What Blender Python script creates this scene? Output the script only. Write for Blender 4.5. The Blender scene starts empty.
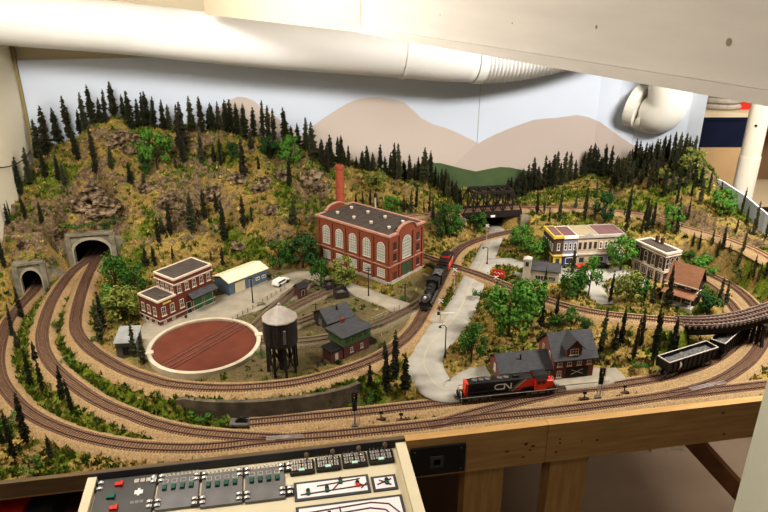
import bpy, bmesh, math, random
import numpy as np
from mathutils import Vector, Matrix, noise
random.seed(7)
R = math.radians
PI = math.pi
COL = bpy.context.scene.collection

# ------------------------------------------------------------------ survey of the layout
# camera station: used to turn sighted directions plus a known height or depth into points of the room
F = 660.0; TH = R(22.7); CH = 0.84
CT, ST = math.cos(TH), math.sin(TH)
DIRX, DIRY = 0.978, 0.2066            # the layout is turned a little against the camera

def ray(px, py):
    u = (px - 384) / F; v = (py - 256) / F
    return Vector((u, CT - v * ST, -(v * CT + ST)))
def at(px, py, z=0.0):
    d = ray(px, py); t = (z - CH) / d.z
    return Vector((d.x * t, d.y * t, z))
def atB(px, py, b):
    d = ray(px, py); t = b / (-DIRY * d.x + DIRX * d.y)
    return Vector((d.x * t, d.y * t, CH + d.z * t))
def atY(px, py, Y):
    d = ray(px, py); t = Y / d.y
    return Vector((d.x * t, Y, CH + d.z * t))
def ab(x, y): return DIRX * x + DIRY * y, -DIRY * x + DIRX * y
def xy(a, b): return DIRX * a - DIRY * b, DIRY * a + DIRX * b
def depth(p): return p.y * CT - (p.z - CH) * ST
BB, AL = 2.443, -0.724     # backdrop, left wall

# ------------------------------------------------------------------ materials
MATS = {}
def pm(name, c1, c2=None, scale=40.0, rough=0.75, metal=0.0, bump=0.0, spec=0.3, detail=4.0, stretch=None, lo=0.35, hi=0.65, coords='Object'):
    if name in MATS: return MATS[name]
    m = bpy.data.materials.new(name); m.use_nodes = True
    nt = m.node_tree; N = nt.nodes; L = nt.links
    b = N['Principled BSDF']
    b.inputs['Roughness'].default_value = rough; b.inputs['Metallic'].default_value = metal
    b.inputs['Specular IOR Level'].default_value = spec
    if c2 is None: c2 = tuple(min(1, c * 0.8) for c in c1)
    tc = N.new('ShaderNodeTexCoord'); no = N.new('ShaderNodeTexNoise'); ra = N.new('ShaderNodeValToRGB')
    no.inputs['Scale'].default_value = scale; no.inputs['Detail'].default_value = detail
    src = tc.outputs[coords]
    if stretch:
        mp = N.new('ShaderNodeMapping'); mp.inputs['Scale'].default_value = stretch
        L.new(src, mp.inputs['Vector']); src = mp.outputs['Vector']
    L.new(src, no.inputs['Vector'])
    ra.color_ramp.elements[0].position = lo; ra.color_ramp.elements[1].position = hi
    ra.color_ramp.elements[0].color = (*c1, 1); ra.color_ramp.elements[1].color = (*c2, 1)
    L.new(no.outputs['Fac'], ra.inputs['Fac']); L.new(ra.outputs['Color'], b.inputs['Base Color'])
    if bump:
        bp = N.new('ShaderNodeBump'); bp.inputs['Strength'].default_value = bump; bp.inputs['Distance'].default_value = 0.002
        L.new(no.outputs['Fac'], bp.inputs['Height']); L.new(bp.outputs['Normal'], b.inputs['Normal'])
    MATS[name] = m
    return m
def brick_mat(name, c1, c2, mortar):
    if name in MATS: return MATS[name]
    m = bpy.data.materials.new(name); m.use_nodes = True
    nt = m.node_tree; N = nt.nodes; L = nt.links; b = N['Principled BSDF']
    b.inputs['Roughness'].default_value = 0.85; b.inputs['Specular IOR Level'].default_value = 0.15
    tc = N.new('ShaderNodeTexCoord'); sp = N.new('ShaderNodeSeparateXYZ'); ad = N.new('ShaderNodeMath'); cb = N.new('ShaderNodeCombineXYZ')
    L.new(tc.outputs['Object'], sp.inputs[0]); L.new(sp.outputs['X'], ad.inputs[0]); L.new(sp.outputs['Y'], ad.inputs[1])
    L.new(ad.outputs[0], cb.inputs['X']); L.new(sp.outputs['Z'], cb.inputs['Y'])
    br = N.new('ShaderNodeTexBrick'); br.inputs['Scale'].default_value = 160
    br.inputs['Color1'].default_value = (*c1, 1); br.inputs['Color2'].default_value = (*c2, 1); br.inputs['Mortar'].default_value = (*mortar, 1)
    br.inputs['Mortar Size'].default_value = 0.012
    L.new(cb.outputs[0], br.inputs['Vector']); L.new(br.outputs['Color'], b.inputs['Base Color'])
    MATS[name] = m
    return m

M = dict(
    brick=brick_mat('red brick', (.225, .068, .036), (.18, .054, .030), (.24, .095, .06)),
    brick2=brick_mat('dark red brick', (.155, .045, .030), (.118, .036, .025), (.17, .07, .05)),
    brick3=brick_mat('brown brick', (.085, .05, .035), (.06, .035, .028), (.10, .07, .055)),
    cornice=pm('pale stone trim', (.62, .52, .42), (.52, .43, .34), 60),
    stone=pm('grey stone trim', (.42, .38, .33), (.34, .3, .26), 60),
    white=pm('white paint', (.72, .69, .62), (.62, .6, .54), 50),
    glass=pm('dark window glass', (.03, .035, .035), (.05, .055, .05), 30, 0.15, spec=.5),
    paleglass=pm('pale window glass', (.30, .31, .26), (.22, .24, .2), 60, 0.3),
    tar=pm('tar roof', (.075, .06, .05), (.055, .045, .04), 60, .9),
    slate=pm('grey slate roof', (.060, .060, .064), (.042, .042, .046), 80, .8, stretch=(1, 1, 4)),
    greendoor=pm('green door paint', (.035, .12, .04), (.028, .095, .032), 50),
    darkgreen=pm('faded green door paint', (.05, .085, .042), (.04, .068, .034), 50),
    bluesteel=pm('blue grey siding', (.10, .135, .17), (.085, .115, .145), 90, .7),
    creamroof=pm('cream metal roof', (.74, .64, .44), (.66, .56, .38), 50, .6),
    creamdoor=pm('cream door', (.55, .48, .32), (.48, .42, .28), 50),
    shedgrey=pm('weathered grey boards', (.13, .13, .12), (.09, .09, .085), 60, .9),
    shedroof=pm('pale grey roof', (.24, .245, .24), (.19, .19, .185), 60, .9),
    blackwood=pm('creosoted timber', (.022, .017, .014), (.035, .027, .022), 60, .85),
    tankroof=pm('tank roof metal', (.34, .31, .27), (.25, .22, .19), 40, .6),
    maroon=pm('maroon siding', (.10, .035, .028), (.075, .028, .022), 60),
    greensiding=pm('green siding', (.06, .10, .035), (.045, .08, .03), 60),
    black=pm('black enamel', (.0055, .0055, .006), (.008, .008, .008), 60, .42, spec=.5),
    blackmatte=pm('sooty black', (.008, .008, .008), (.018, .017, .017), 50, .6),
    steel=pm('grey steel', (.20, .19, .18), (.14, .135, .13), 60, .45, .5),
    red=pm('signal red', (.52, .035, .02), (.44, .028, .016), 50, .45),
    cnred=pm('bright red enamel', (.60, .045, .018), (.52, .04, .015), 50, .35),
    yellow=pm('yellow paint', (.55, .42, .08), (.48, .36, .07), 50),
    blue=pm('blue shopfront', (.04, .045, .17), (.03, .035, .13), 50),
    lilac=pm('grey violet brick', (.24, .22, .27), (.2, .18, .22), 70),
    beige=pm('beige brick', (.40, .31, .21), (.34, .26, .17), 70),
    tanpaint=pm('tan brick', (.50, .42, .30), (.42, .35, .25), 70),
    purpleroof=pm('faded purple roof', (.16, .085, .085), (.12, .07, .07), 60, .9),
    olivroof=pm('faded tan roof', (.33, .27, .17), (.27, .22, .14), 60, .9),
    brownroof=pm('brown shingle roof', (.20, .098, .052), (.155, .075, .042), 90, .9, stretch=(1, 1, 3)),
    concrete=pm('portal concrete', (.24, .215, .16), (.15, .135, .10), 50, .9, bump=.3),
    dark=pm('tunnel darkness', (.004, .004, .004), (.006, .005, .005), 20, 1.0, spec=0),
    turnred=pm('rust red turntable deck', (.125, .036, .019), (.10, .028, .016), 25, .85),
    pit=pm('pit wall concrete', (.47, .42, .32), (.39, .34, .26), 40, .9),
    road=pm('concrete road', (.335, .315, .275), (.275, .258, .225), 30, .9, detail=6),
    roadline=pm('yellow road line', (.42, .37, .25), (.37, .33, .23), 40, .9),
    lot=pm('gravel lot', (.30, .265, .205), (.235, .21, .165), 40, .95, detail=8),
    ballast=pm('tan ballast', (.34, .232, .122), (.195, .132, .07), 260, .95, bump=.6, detail=6, coords='Generated' if False else 'Object'),
    yardballast=pm('brown yard ballast', (.19, .155, .095), (.12, .10, .06), 200, .95, bump=.5, detail=6),
    tie=pm('brown tie wood', (.115, .062, .042), (.075, .042, .03), 120, .9),
    rail=pm('rusty rail', (.21, .125, .10), (.16, .095, .08), 60, .42, .35),
    railworn=pm('worn bridge rail', (.34, .24, .21), (.27, .19, .165), 60, .35, .5),
    railbright=pm('polished rail', (.75, .68, .66), (.6, .55, .55), 60, .3, .7),
    trunk=pm('tree bark', (.06, .04, .025), (.04, .028, .018), 90, .95),
    truss=pm('dark bridge iron', (.015, .011, .009), (.026, .018, .014), 50, .7),
    fencewood=pm('pale fence wood', (.34, .29, .22), (.27, .23, .17), 60),
    coal=pm('crushed coal load', (.12, .115, .11), (.05, .048, .046), 220, .8, bump=.6),
    pine=pm('pine board', (.42, .265, .11), (.33, .195, .075), 9, .55, stretch=(1.2, 12, 12), detail=6),
    pinedark=pm('pine leg wood', (.46, .29, .125), (.36, .215, .085), 9, .6, stretch=(12, 12, 1.2), detail=6),
    walnut=pm('reddish brown timber', (.27, .125, .055), (.20, .09, .04), 8, .5, stretch=(3, 3, 3)),
    cream=pm('cream painted board', (.52, .46, .325), (.49, .43, .305), 6, .6),
    postwhite=pm('cream white post', (.66, .61, .51), (.62, .575, .48), 6, .5),
    creampost=pm('pale painted post', (.60, .60, .50), (.55, .55, .46), 7, .6),
    valance=pm('whitewashed board', (.58, .54, .50), (.53, .495, .46), 5, .6, stretch=(1, 6, 6)),
    valance2=pm('cream valance board', (.66, .56, .43), (.63, .535, .41), 5, .6),
    duct=pm('white duct vinyl', (.80, .80, .79), (.76, .76, .755), 4, .4),
    ductcream=pm('white duct elbow', (.78, .76, .70), (.74, .72, .66), 4, .4),
    plate=pm('black control plate', (.05, .049, .049), (.04, .039, .039), 30, .36, spec=.6),
    plate2=pm('glossy control plate', (.16, .16, .165), (.12, .12, .125), 30, .32, .25, spec=.7),  # grey base colour stands in for light reflected off the black plates
    chrome=pm('bright screw metal', (.75, .73, .72), (.6, .58, .57), 60, .25, .8),
    greenbtn=pm('green button', (.02, .11, .075), (.016, .09, .06), 40, .4),
    panelwhite=pm('white diagram card', (.64, .60, .60), (.60, .565, .565), 10, .45),
    darkrail=pm('dark steel edging', (.055, .055, .06), (.045, .045, .05), 20, .5),
    navy=pm('navy plastic bin', (.012, .018, .045), (.01, .014, .036), 12, .4),
    cardboard=pm('cardboard', (.50, .34, .18), (.45, .30, .155), 6, .8),
    shelfwood=pm('pale shelf wood', (.62, .52, .36), (.55, .46, .31), 6, .6),
    floor=pm('basement concrete', (.30, .225, .165), (.25, .185, .135), 4, .9),
    wallcream=pm('cream wall', (.74, .69, .56), (.71, .66, .53), 3, .8),
    header=pm('beige header wall', (.56, .49, .36), (.53, .46, .34), 3, .8),
    tanwall=pm('tan wall', (.40, .26, .15), (.36, .23, .13), 3, .8),
    ceilingm=pm('white ceiling', (.78, .75, .68), (.75, .72, .65), 3, .9),
    sky=pm('painted pale sky', (.575, .635, .74), (.60, .655, .755), 1.5, .85),
    mount=pm('painted beige mountain', (.53, .46, .415), (.505, .44, .40), 3, .9),
    mount2=pm('painted pink mountain', (.49, .42, .385), (.47, .405, .37), 3, .9),
    greenhill=pm('painted green hill', (.085, .125, .055), (.065, .10, .045), 14, .9),
    sheetblue=pm('low backdrop panel', (.60, .67, .78), (.63, .69, .79), 2, .7),
    skin=pm('figure skin', (.5, .3, .2)), cloth=pm('figure clothes', (.03, .03, .045), (.05, .045, .05)),
)

# ------------------------------------------------------------------ mesh builder
class MB:
    def __init__(s): s.v = []; s.f = []; s.m = []; s.mats = []
    def mi(s, mat):
        mat = M[mat] if isinstance(mat, str) else mat
        if mat not in s.mats: s.mats.append(mat)
        return s.mats.index(mat)
    def add(s, vs, fs, mat, T=None):
        o = len(s.v); k = s.mi(mat)
        for p in vs:
            p = Vector(p)
            s.v.append(tuple(T @ p if T else p))
        for f in fs: s.f.append(tuple(i + o for i in f)); s.m.append(k)
    def box(s, x0, x1, y0, y1, z0, z1, mat, T=None):
        vs = [(x0, y0, z0), (x1, y0, z0), (x1, y1, z0), (x0, y1, z0), (x0, y0, z1), (x1, y0, z1), (x1, y1, z1), (x0, y1, z1)]
        s.add(vs, [(0, 3, 2, 1), (4, 5, 6, 7), (0, 1, 5, 4), (1, 2, 6, 5), (2, 3, 7, 6), (3, 0, 4, 7)], mat, T)
    def ext(s, poly, p, q, mat, T=None):
        """poly: list of 3-D points; extruded by vector from p to q (caps closed)"""
        n = len(poly); d = Vector(q) - Vector(p)
        vs = [Vector(a) for a in poly] + [Vector(a) + d for a in poly]
        fs = [tuple(range(n - 1, -1, -1)), tuple(range(n, 2 * n))] + [(i, (i + 1) % n, n + (i + 1) % n, n + i) for i in range(n)]
        s.add(vs, fs, mat, T)
    def px(s, yz, x0, x1, mat, T=None): s.ext([(x0, y, z) for y, z in yz], (0, 0, 0), (x1 - x0, 0, 0), mat, T)
    def py(s, xz, y0, y1, mat, T=None): s.ext([(x, y0, z) for x, z in xz], (0, 0, 0), (0, y1 - y0, 0), mat, T)
    def pz(s, xyl, z0, z1, mat, T=None): s.ext([(x, y, z0) for x, y in xyl], (0, 0, 0), (0, 0, z1 - z0), mat, T)
    def bar(s, p, q, w, mat, h=None, n=4):
        """straight bar of width w from p to q"""
        p = Vector(p); q = Vector(q); s.tube([p, q], w / 2, mat, n, True)
    def tube(s, pts, r, mat, n=8, caps=True, radii=None):
        pts = [Vector(p) for p in pts]; vs = []; fs = []; k = len(pts)
        up = None
        for i, p in enumerate(pts):
            t = (pts[min(i + 1, k - 1)] - pts[max(i - 1, 0)]).normalized()
            if up is None:
                up = Vector((0, 0, 1)) if abs(t.z) < .9 else Vector((1, 0, 0))
            x = up.cross(t).normalized(); y = t.cross(x).normalized(); up = y if abs(y.dot(t)) < .99 else up
            rr = radii[i] if radii else r
            for j in range(n):
                a = 2 * PI * (j + .5) / n
                vs.append(p + (x * math.cos(a) + y * math.sin(a)) * rr * (1.0 if n > 4 else 1.414))
        for i in range(k - 1):
            for j in range(n):
                fs.append((i * n + j, i * n + (j + 1) % n, (i + 1) * n + (j + 1) % n, (i + 1) * n + j))
        if caps: fs.append(tuple(range(n - 1, -1, -1))); fs.append(tuple(range((k - 1) * n, k * n)))
        s.add(vs, fs, mat)
    def lathe(s, prof, n, mat, T=None, cap=True):
        vs = []; fs = []; k = len(prof)
        for r, z in prof:
            for j in range(n):
                a = 2 * PI * j / n; vs.append((r * math.cos(a), r * math.sin(a), z))
        for i in range(k - 1):
            for j in range(n): fs.append((i * n + j, i * n + (j + 1) % n, (i + 1) * n + (j + 1) % n, (i + 1) * n + j))
        if cap: fs.append(tuple(range(n - 1, -1, -1))); fs.append(tuple(range((k - 1) * n, k * n)))
        s.add(vs, fs, mat, T)
    def mesh(s, name, smooth=False):
        me = bpy.data.meshes.new(name); me.from_pydata(s.v, [], s.f)
        for m in s.mats: me.materials.append(m)
        me.polygons.foreach_set('material_index', s.m)
        if smooth: me.polygons.foreach_set('use_smooth', [True] * len(s.f))
        me.update()
        return me
    def build(s, name, parent=None, loc=(0, 0, 0), rz=0.0, smooth=False, label=None):
        o = bpy.data.objects.new(name, s.mesh(name, smooth)); COL.objects.link(o)
        o.location = loc; o.rotation_euler = (0, 0, rz); o.parent = parent
        if label: o['label'] = label
        return o

def tag(o, label=None, cat=None, group=None, kind=None):
    if label: o['label'] = label
    if cat: o['category'] = cat
    if group: o['group'] = group
    if kind: o['kind'] = kind
    return o
def empty(name, loc=(0, 0, 0), rz=0.0):
    o = bpy.data.objects.new(name, None); COL.objects.link(o)
    o.location = loc; o.rotation_euler = (0, 0, rz); o.empty_display_size = .02
    return o
def thing(name, label, cat, loc=(0, 0, 0), rz=0.0, group=None): return tag(empty(name, loc, rz), label, cat, group)
def part(name, me, parent, loc=(0, 0, 0), rz=0.0, label=None):
    o = bpy.data.objects.new(name, me); COL.objects.link(o)
    o.location = loc; o.rotation_euler = (0, 0, rz); o.parent = parent
    if label: o['label'] = label
    return o
def copy_tree(o, parent=None):
    c = o.copy(); COL.objects.link(c); c.parent = parent
    for ch in o.children: copy_tree(ch, c)
    return c

def spline(pts, step=.006):
    """Catmull-Rom through pts, resampled evenly"""
    P = [Vector(p) for p in pts]; out = []
    Q = [2 * P[0] - P[1]] + P + [2 * P[-1] - P[-2]]
    for i in range(1, len(Q) - 2):
        p0, p1, p2, p3 = Q[i - 1:i + 3]; n = max(2, int((p2 - p1).length / step * 2))
        for k in range(n):
            t = k / n
            out.append(.5 * ((2 * p1) + (p2 - p0) * t + (2 * p0 - 5 * p1 + 4 * p2 - p3) * t * t + (3 * p1 - p0 - 3 * p2 + p3) * t ** 3))
    out.append(P[-1])
    res = [out[0]]; acc = 0.0
    for a, b in zip(out, out[1:]):
        d = (b - a).length
        while acc + d >= step and d > 0:
            a = a + (b - a) * ((step - acc) / d); d = (b - a).length; res.append(a); acc = 0.0
        acc += d
    return res
def tangents(pts):
    n = len(pts); T = []
    for i in range(n):
        t = pts[min(i + 1, n - 1)] - pts[max(i - 1, 0)]; t.z = 0; T.append(t.normalized())
    return T
def ordinal(n):
    u = ['', 'first', 'second', 'third', 'fourth', 'fifth', 'sixth', 'seventh', 'eighth', 'ninth', 'tenth', 'eleventh', 'twelfth', 'thirteenth', 'fourteenth', 'fifteenth', 'sixteenth', 'seventeenth', 'eighteenth', 'nineteenth']
    if n < 20: return u[n]
    tens = {2: 'twent', 3: 'thirt', 4: 'fort', 5: 'fift', 6: 'sixt'}[n // 10]
    return tens + 'ieth' if n % 10 == 0 else tens + 'y-' + u[n % 10]
# ------------------------------------------------------------------ alignment of tracks and roads (sighted points and heights)
TR = {}
TR['inner'] = [at(*p) for p in [(104, 246, .035), (95, 262, .035), (86, 280, .035), (78, 306, .035), (76, 329, .035), (88, 347, .035), (107, 360.5, .035), (127, 371, .035), (150, 379, .035), (172, 384.6, .035), (213, 388, .035), (255, 387, .035), (300, 382, .035), (342, 371, .035), (375, 358.5, .035), (397, 345, .035), (412, 331, .035), (422, 316, .035), (430, 300, .035), (439, 283, .035), (447, 267, .035), (456, 252, .035), (470, 243, .034), (492, 236, .033), (515, 231, .034)]]
TR['middle'] = [at(*p) for p in [(100, 243, .035), (90, 258, .035), (72, 272, .035), (54, 297, .034), (45, 319.5, .03), (42, 339, .026), (47, 357, .022), (58.6, 372, .018), (85, 393, .01), (108, 406, .006), (134, 416, .003), (151, 422.5, .001), (182, 430, 0), (213, 434, 0), (255, 437, 0), (285, 438, 0)]]
TR['outer'] = [at(*p) for p in [(44, 276, .0), (34, 291, 0), (20, 306, 0), (8, 322, 0), (1, 341, 0), (-2, 360, 0), (1, 379, 0), (10, 394, 0), (22, 407, 0), (39, 419, 0), (64, 430, 0), (90, 438, 0), (120, 444, 0), (151, 447, 0), (192, 448, 0), (224, 446, 0), (255, 442, 0), (301, 437, 0), (332, 434.6, 0), (364, 431.5, 0), (399, 428, 0), (430, 424.5, 0), (455, 421, 0), (490, 417, 0), (537, 412.5, 0), (572, 408.6, 0), (600, 405, 0), (623, 402, 0), (658, 397, 0), (686, 391, 0), (703, 386.5, 0), (719, 380.5, 0), (733, 373, 0), (750, 360, 0), (761, 345, 0), (765, 330, 0), (760, 314, 0), (751, 302, 0), (738, 290, 0), (723, 281, 0), (706, 273, .0), (688, 267, .0)]]
TR['siding'] = [at(*p) for p in [(250, 422.7, 0), (290, 419, 0), (332.5, 415, 0), (374, 410.6, 0), (430, 404.3, 0), (455, 401.5, 0), (505, 396, 0), (560, 390.5, 0), (600, 387, 0), (623, 384, 0), (656, 378.5, 0), (682, 372, 0), (706, 363, 0), (724, 353, 0), (736, 342, 0), (741.5, 330, 0), (740, 318, 0), (734, 308, 0), (726, 299, 0), (711, 287, 0), (697, 278, 0), (680, 271, 0)]]
TR['spur'] = [at(*p) for p in [(668, 396, 0), (690, 393.5, 0), (719, 390, 0), (745, 387, 0), (775, 383.5, 0)]]
TR['crossover'] = [at(*p) for p in [(430, 425, 0), (452, 419.5, 0), (478, 412, 0), (505, 405, 0), (532, 398.5, 0), (562, 391.5, 0), (585, 388.5, 0)]]
TR['upper'] = [at(*p) for p in [(385, 221, .1), (410, 216, .1), (434, 213.5, .1), (455, 211.5, .1), (490, 209, .1), (521, 207.3, .1), (562, 207.5, .1), (594, 209, .1), (625, 212, .1), (658, 217.5, .1), (684, 226.5, .1), (707, 232.6, .1), (732, 240.5, .1), (754, 249.5, .1), (775, 261, .1)]]
TR['town'] = [at(*p) for p in [(405, 250, .035), (423, 256, .036), (452, 266, .036), (480, 275, .04), (505, 285, .045), (546, 300, .055), (573, 308, .06), (604, 314, .068), (646, 318.5, .078), (683, 321, .085), (710, 321, .085), (740, 317, .085), (768, 309, .085), (800, 298, .085)]]
TR['yardA'] = [at(*p) for p in [(261, 341.5, .035), (300, 341, .035), (335, 336, .035), (375, 325.5, .035), (403, 312.5, .035), (420, 303, .035), (430, 296, .035)]]
TR['yardB'] = [at(*p) for p in [(256, 326, .035), (274, 309, .035), (296, 290, .035), (309, 280, .035)]]
TR['yardC'] = [at(*p) for p in [(259, 330, .035), (290, 309, .035), (325, 292, .035), (345, 284, .035)]]
TR['yardD'] = [at(*p) for p in [(262, 335, .035), (290, 325, .035), (320, 314, .035)]]
TS = {k: spline(v) for k, v in TR.items()}

RO = {}   # roads: centre line points and half widths
RO['main'] = [(at(496, 226, .03), .028), (at(495, 233, .03), .028), (at(490, 246, .032), .029), (at(483, 262, .034), .031), (at(473.5, 280, .034), .034), (at(464.5, 300, .033), .036), (at(456, 316, .032), .040), (at(443, 331, .03), .042), (at(429, 346, .026), .043), (at(424, 362, .02), .043), (at(430, 377, .014), .042), (at(441, 388, .009), .040), (at(458, 388, .007), .036), (at(474, 378, .007), .036), (at(492, 375, .008), .044)]
RO['works'] = [(at(134, 352, .035), .035), (at(150, 338, .035), .05), (at(180, 318, .035), .07), (at(215, 309, .035), .075), (at(245, 299, .035), .07), (at(275, 286, .035), .045), (at(302, 275, .035), .032), (at(330, 281, .035), .026), (at(360, 291, .035), .026), (at(392, 303, .035), .028), (at(420, 312, .034), .030), (at(448, 318, .0325), .032)]
RO['street'] = [(at(482, 263, .0335), .030), (at(506, 261, .04), .026), (at(530, 266, .047), .03), (at(556, 272, .05), .034), (at(590, 273, .05), .036), (at(625, 275, .05), .034), (at(645, 284, .05), .028)]
RO['lane'] = [(at(592, 275, .05), .024), (at(592, 285, .05), .026), (at(600, 297, .05), .026), (at(608, 304, .052), .018)]
RO['depotyard'] = [(at(560, 380, .006), .03), (at(596, 375, .007), .034), (at(622, 372, .006), .02)]
def road_spline(k):
    P = [Vector((p.x, p.y, p.z)) for p, w in RO[k]]
    W = [Vector((w, 0, 0)) for p, w in RO[k]]
    # interpolate centre and width together
    S = spline(P, .008); out = []
    for s in S:
        # width from the two nearest control points
        d = sorted((((s - p).length, w) for p, w in RO[k]), key=lambda q: q[0])[:2]
        t = d[0][0] / (d[0][0] + d[1][0] + 1e-9)
        out.append((s, d[0][1] * (1 - t) + d[1][1] * t))
    ws = [w for _, w in out]
    for _ in range(6): ws = [(ws[max(i - 1, 0)] + ws[i] + ws[min(i + 1, len(ws) - 1)]) / 3 for i in range(len(ws))]
    return [(s, w) for (s, _), w in zip(out, ws)]
RS = {k: road_spline(k) for k in RO}

# ------------------------------------------------------------------ ground heights
WALLTOP = [at(*p) for p in [(176, 397.5, .033), (195, 400.5, .033), (213, 402, .033), (240, 402.3, .033), (265, 401.3, .033), (290, 398.7, .033), (312, 396, .033), (335, 391.2, .033), (350, 387, .033), (363, 381.5, .033)]]
ctrl = []
def C(p): ctrl.append(tuple(p))
for k, S in TS.items():
    P = S[::7]
    if k == 'town': P = [p for p in P if proj_x(p) < 688] if False else P
    for p in P:
        if k == 'town' and p.x > .69: continue
        if k == 'upper' and .28 < p.x < .455: continue
        C((p.x, p.y, p.z - .006))
for k, S in RS.items():
    for p, w in S[::8]: C((p.x, p.y, p.z))
# columns of the two hills: crest sighting with its depth, foot sighting with height or depth
cols = [((30, 170), 2.36, (12, 255), 'b', 1.94), ((45, 152), 2.36, (32, 258), 'b', 1.955), ((72, 142), 2.36, (56, 256), 'b', 1.99), ((95, 126), 2.36, (94, 224), 'b', 2.085),
        ((117, 119), 2.36, (120, 226), 'b', 2.09), ((137, 129), 2.36, (138, 258), 'z', .05), ((160, 130), 2.36, (156, 262), 'z', .04), ((185, 131), 2.36, (182, 258), 'z', .036),
        ((210, 131), 2.36, (212, 251), 'z', .036), ((240, 137), 2.36, (242, 256), 'z', .036), ((268, 141), 2.36, (268, 266), 'z', .036), ((295, 146), 2.36, (300, 266), 'z', .036),
        ((320, 154), 2.36, (325, 258), 'z', .036), ((345, 163), 2.36, (345, 246), 'z', .04), ((370, 170), 2.36, (372, 236), 'z', .05), ((400, 176), 2.36, (404, 219), 'z', .1),
        ((430, 182), 2.36, (434, 215), 'z', .1), ((448, 192), 2.34, (452, 213), 'z', .1),
        ((520, 192), 2.35, (521, 208), 'z', .1), ((540, 188), 2.36, (540, 208), 'z', .1), ((562, 181), 2.36, (562, 208.5), 'z', .1), ((590, 174), 2.36, (594, 210), 'z', .1),
        ((615, 177), 2.33, (617, 212), 'z', .1), ((637, 167), 2.28, (637, 215), 'z', .1), ((658, 157), 2.2, (658, 219), 'z', .1), ((680, 151), 2.12, (684, 228), 'z', .1), ((697, 151), 2.05, (707, 234), 'z', .1)]
for (cx, cy), b, ft, mode, val in cols:
    top = atB(cx, cy, b)
    foot = at(*ft, val) if mode == 'z' else atB(*ft, val)
    for t in (.0, .2, .4, .6, .8, 1.0):
        p = foot.lerp(top, t); z = foot.z + (top.z - foot.z) * t ** .9
        C((p.x, p.y, z))
    if cx < 630:
        a_, b_ = ab(top.x, top.y)
        x, y = xy(a_, BB); C((x, y, top.z - .012))
for p in [(10, 470), (60, 462), (110, 457), (200, 455), (300, 445), (400, 440), (520, 425), (640, 410), (760, 392), (820, 385), (5, 440), (20, 380), (20, 350), (820, 350), (800, 370)]: C(at(*p, -.004))
for p in [(560, 292), (640, 297), (616, 263), (690, 302), (700, 288), (540, 262), (580, 258), (650, 270), (530, 278), (510, 272), (575, 290), (670, 310)]: C(at(*p, .048))
for p in [(160, 345), (230, 375), (300, 360), (350, 350), (395, 320), (350, 300), (140, 345), (125, 325), (120, 300), (290, 372), (200, 372), (340, 276), (380, 285), (420, 275), (330, 262), (205, 285), (260, 268)]: C(at(*p, .033))
for p in [(470, 330, .03), (500, 325, .035), (530, 320, .04), (475, 355, .015), (520, 345, .018), (600, 340, .035), (640, 345, .03), (670, 340, .035), (610, 362, .01), (645, 362, .012), (400, 385, .012), (385, 400, .003), (415, 392, .008), (395, 370, .024), (690, 345, .02), (460, 225, .05), (440, 235, .05), (450, 222, .075), (525, 228, .05), (535, 243, .045), (530, 218, .08), (560, 222, .07), (600, 226, .07), (640, 236, .07), (680, 246, .065), (720, 262, .04), (745, 275, .03), (768, 300, .02), (790, 280, .05)]: C(at(*p))
for p in [(482, 218), (495, 216), (508, 215)]:
    q = at(*p, .03); C(q)
x, y = xy(.9, 2.43); 
for a_ in (.86, .93, 1.0): C((*xy(a_, 2.42), .06))
for p in WALLTOP[1:]:
    C((p.x - .0, p.y + .010, .031)); C((p.x, p.y - .012, .0)); C((p.x, p.y - .03, -.002))
# raised foot along the low panel on the far side
for x, y, z in [(1.175, 1.70, .10), (1.17, 1.876, .112), (1.17, 1.985, .112), (1.185, 2.10, .125), (1.195, 2.26, .155), (1.16, 1.55, .06), (1.16, 2.42, .20), (1.0, 2.62, .2)]: C((x, y, z))
for p in [(478, 214), (490, 213), (502, 212), (512, 211)]:
    q = atB(*p, 2.16); C((q.x, q.y, .03))
K = np.array(ctrl)
KA = np.stack([DIRX * K[:, 0] + DIRY * K[:, 1], -DIRY * K[:, 0] + DIRX * K[:, 1]], 1)
# thin out near-duplicates
keep = []
for i in range(len(KA)):
    if not keep or np.min(np.sum((KA[keep] - KA[i]) ** 2, 1)) > .010 ** 2: keep.append(i)
KA = KA[keep]; KZ = K[keep, 2]
n = len(KA)
D = np.sqrt(((KA[:, None] - KA[None]) ** 2).sum(-1))
A_ = np.zeros((n + 3, n + 3)); A_[:n, :n] = D + np.eye(n) * -.004; A_[:n, n] = 1; A_[:n, n + 1:] = KA; A_[n, :n] = 1; A_[n + 1:, :n] = KA.T
sol = np.linalg.solve(A_, np.concatenate([KZ, np.zeros(3)]))
GA0, GA1, GB1, GS = AL, 1.76, BB, .0075
def bfront(a): return 1.069 - .0346 * (a + .485)
NA = int((GA1 - GA0) / GS) + 1; NB = int((GB1 - 1.02) / GS) + 1
ga = GA0 + np.arange(NA) * GS; gt = np.arange(NB) / (NB - 1)
PA, PT = np.meshgrid(ga, gt, indexing='ij'); PB = bfront(PA) + PT * (GB1 - bfront(PA)); Q = np.stack([PA.ravel(), PB.ravel()], 1)
H = np.empty(len(Q))
for i in range(0, len(Q), 4000):
    q = Q[i:i + 4000]; d = np.sqrt(((q[:, None] - KA[None]) ** 2).sum(-1))
    H[i:i + 4000] = d @ sol[:n] + sol[n] + q @ sol[n + 1:]
X = DIRX * Q[:, 0] - DIRY * Q[:, 1]; Y = DIRY * Q[:, 0] + DIRX * Q[:, 1]
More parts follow.
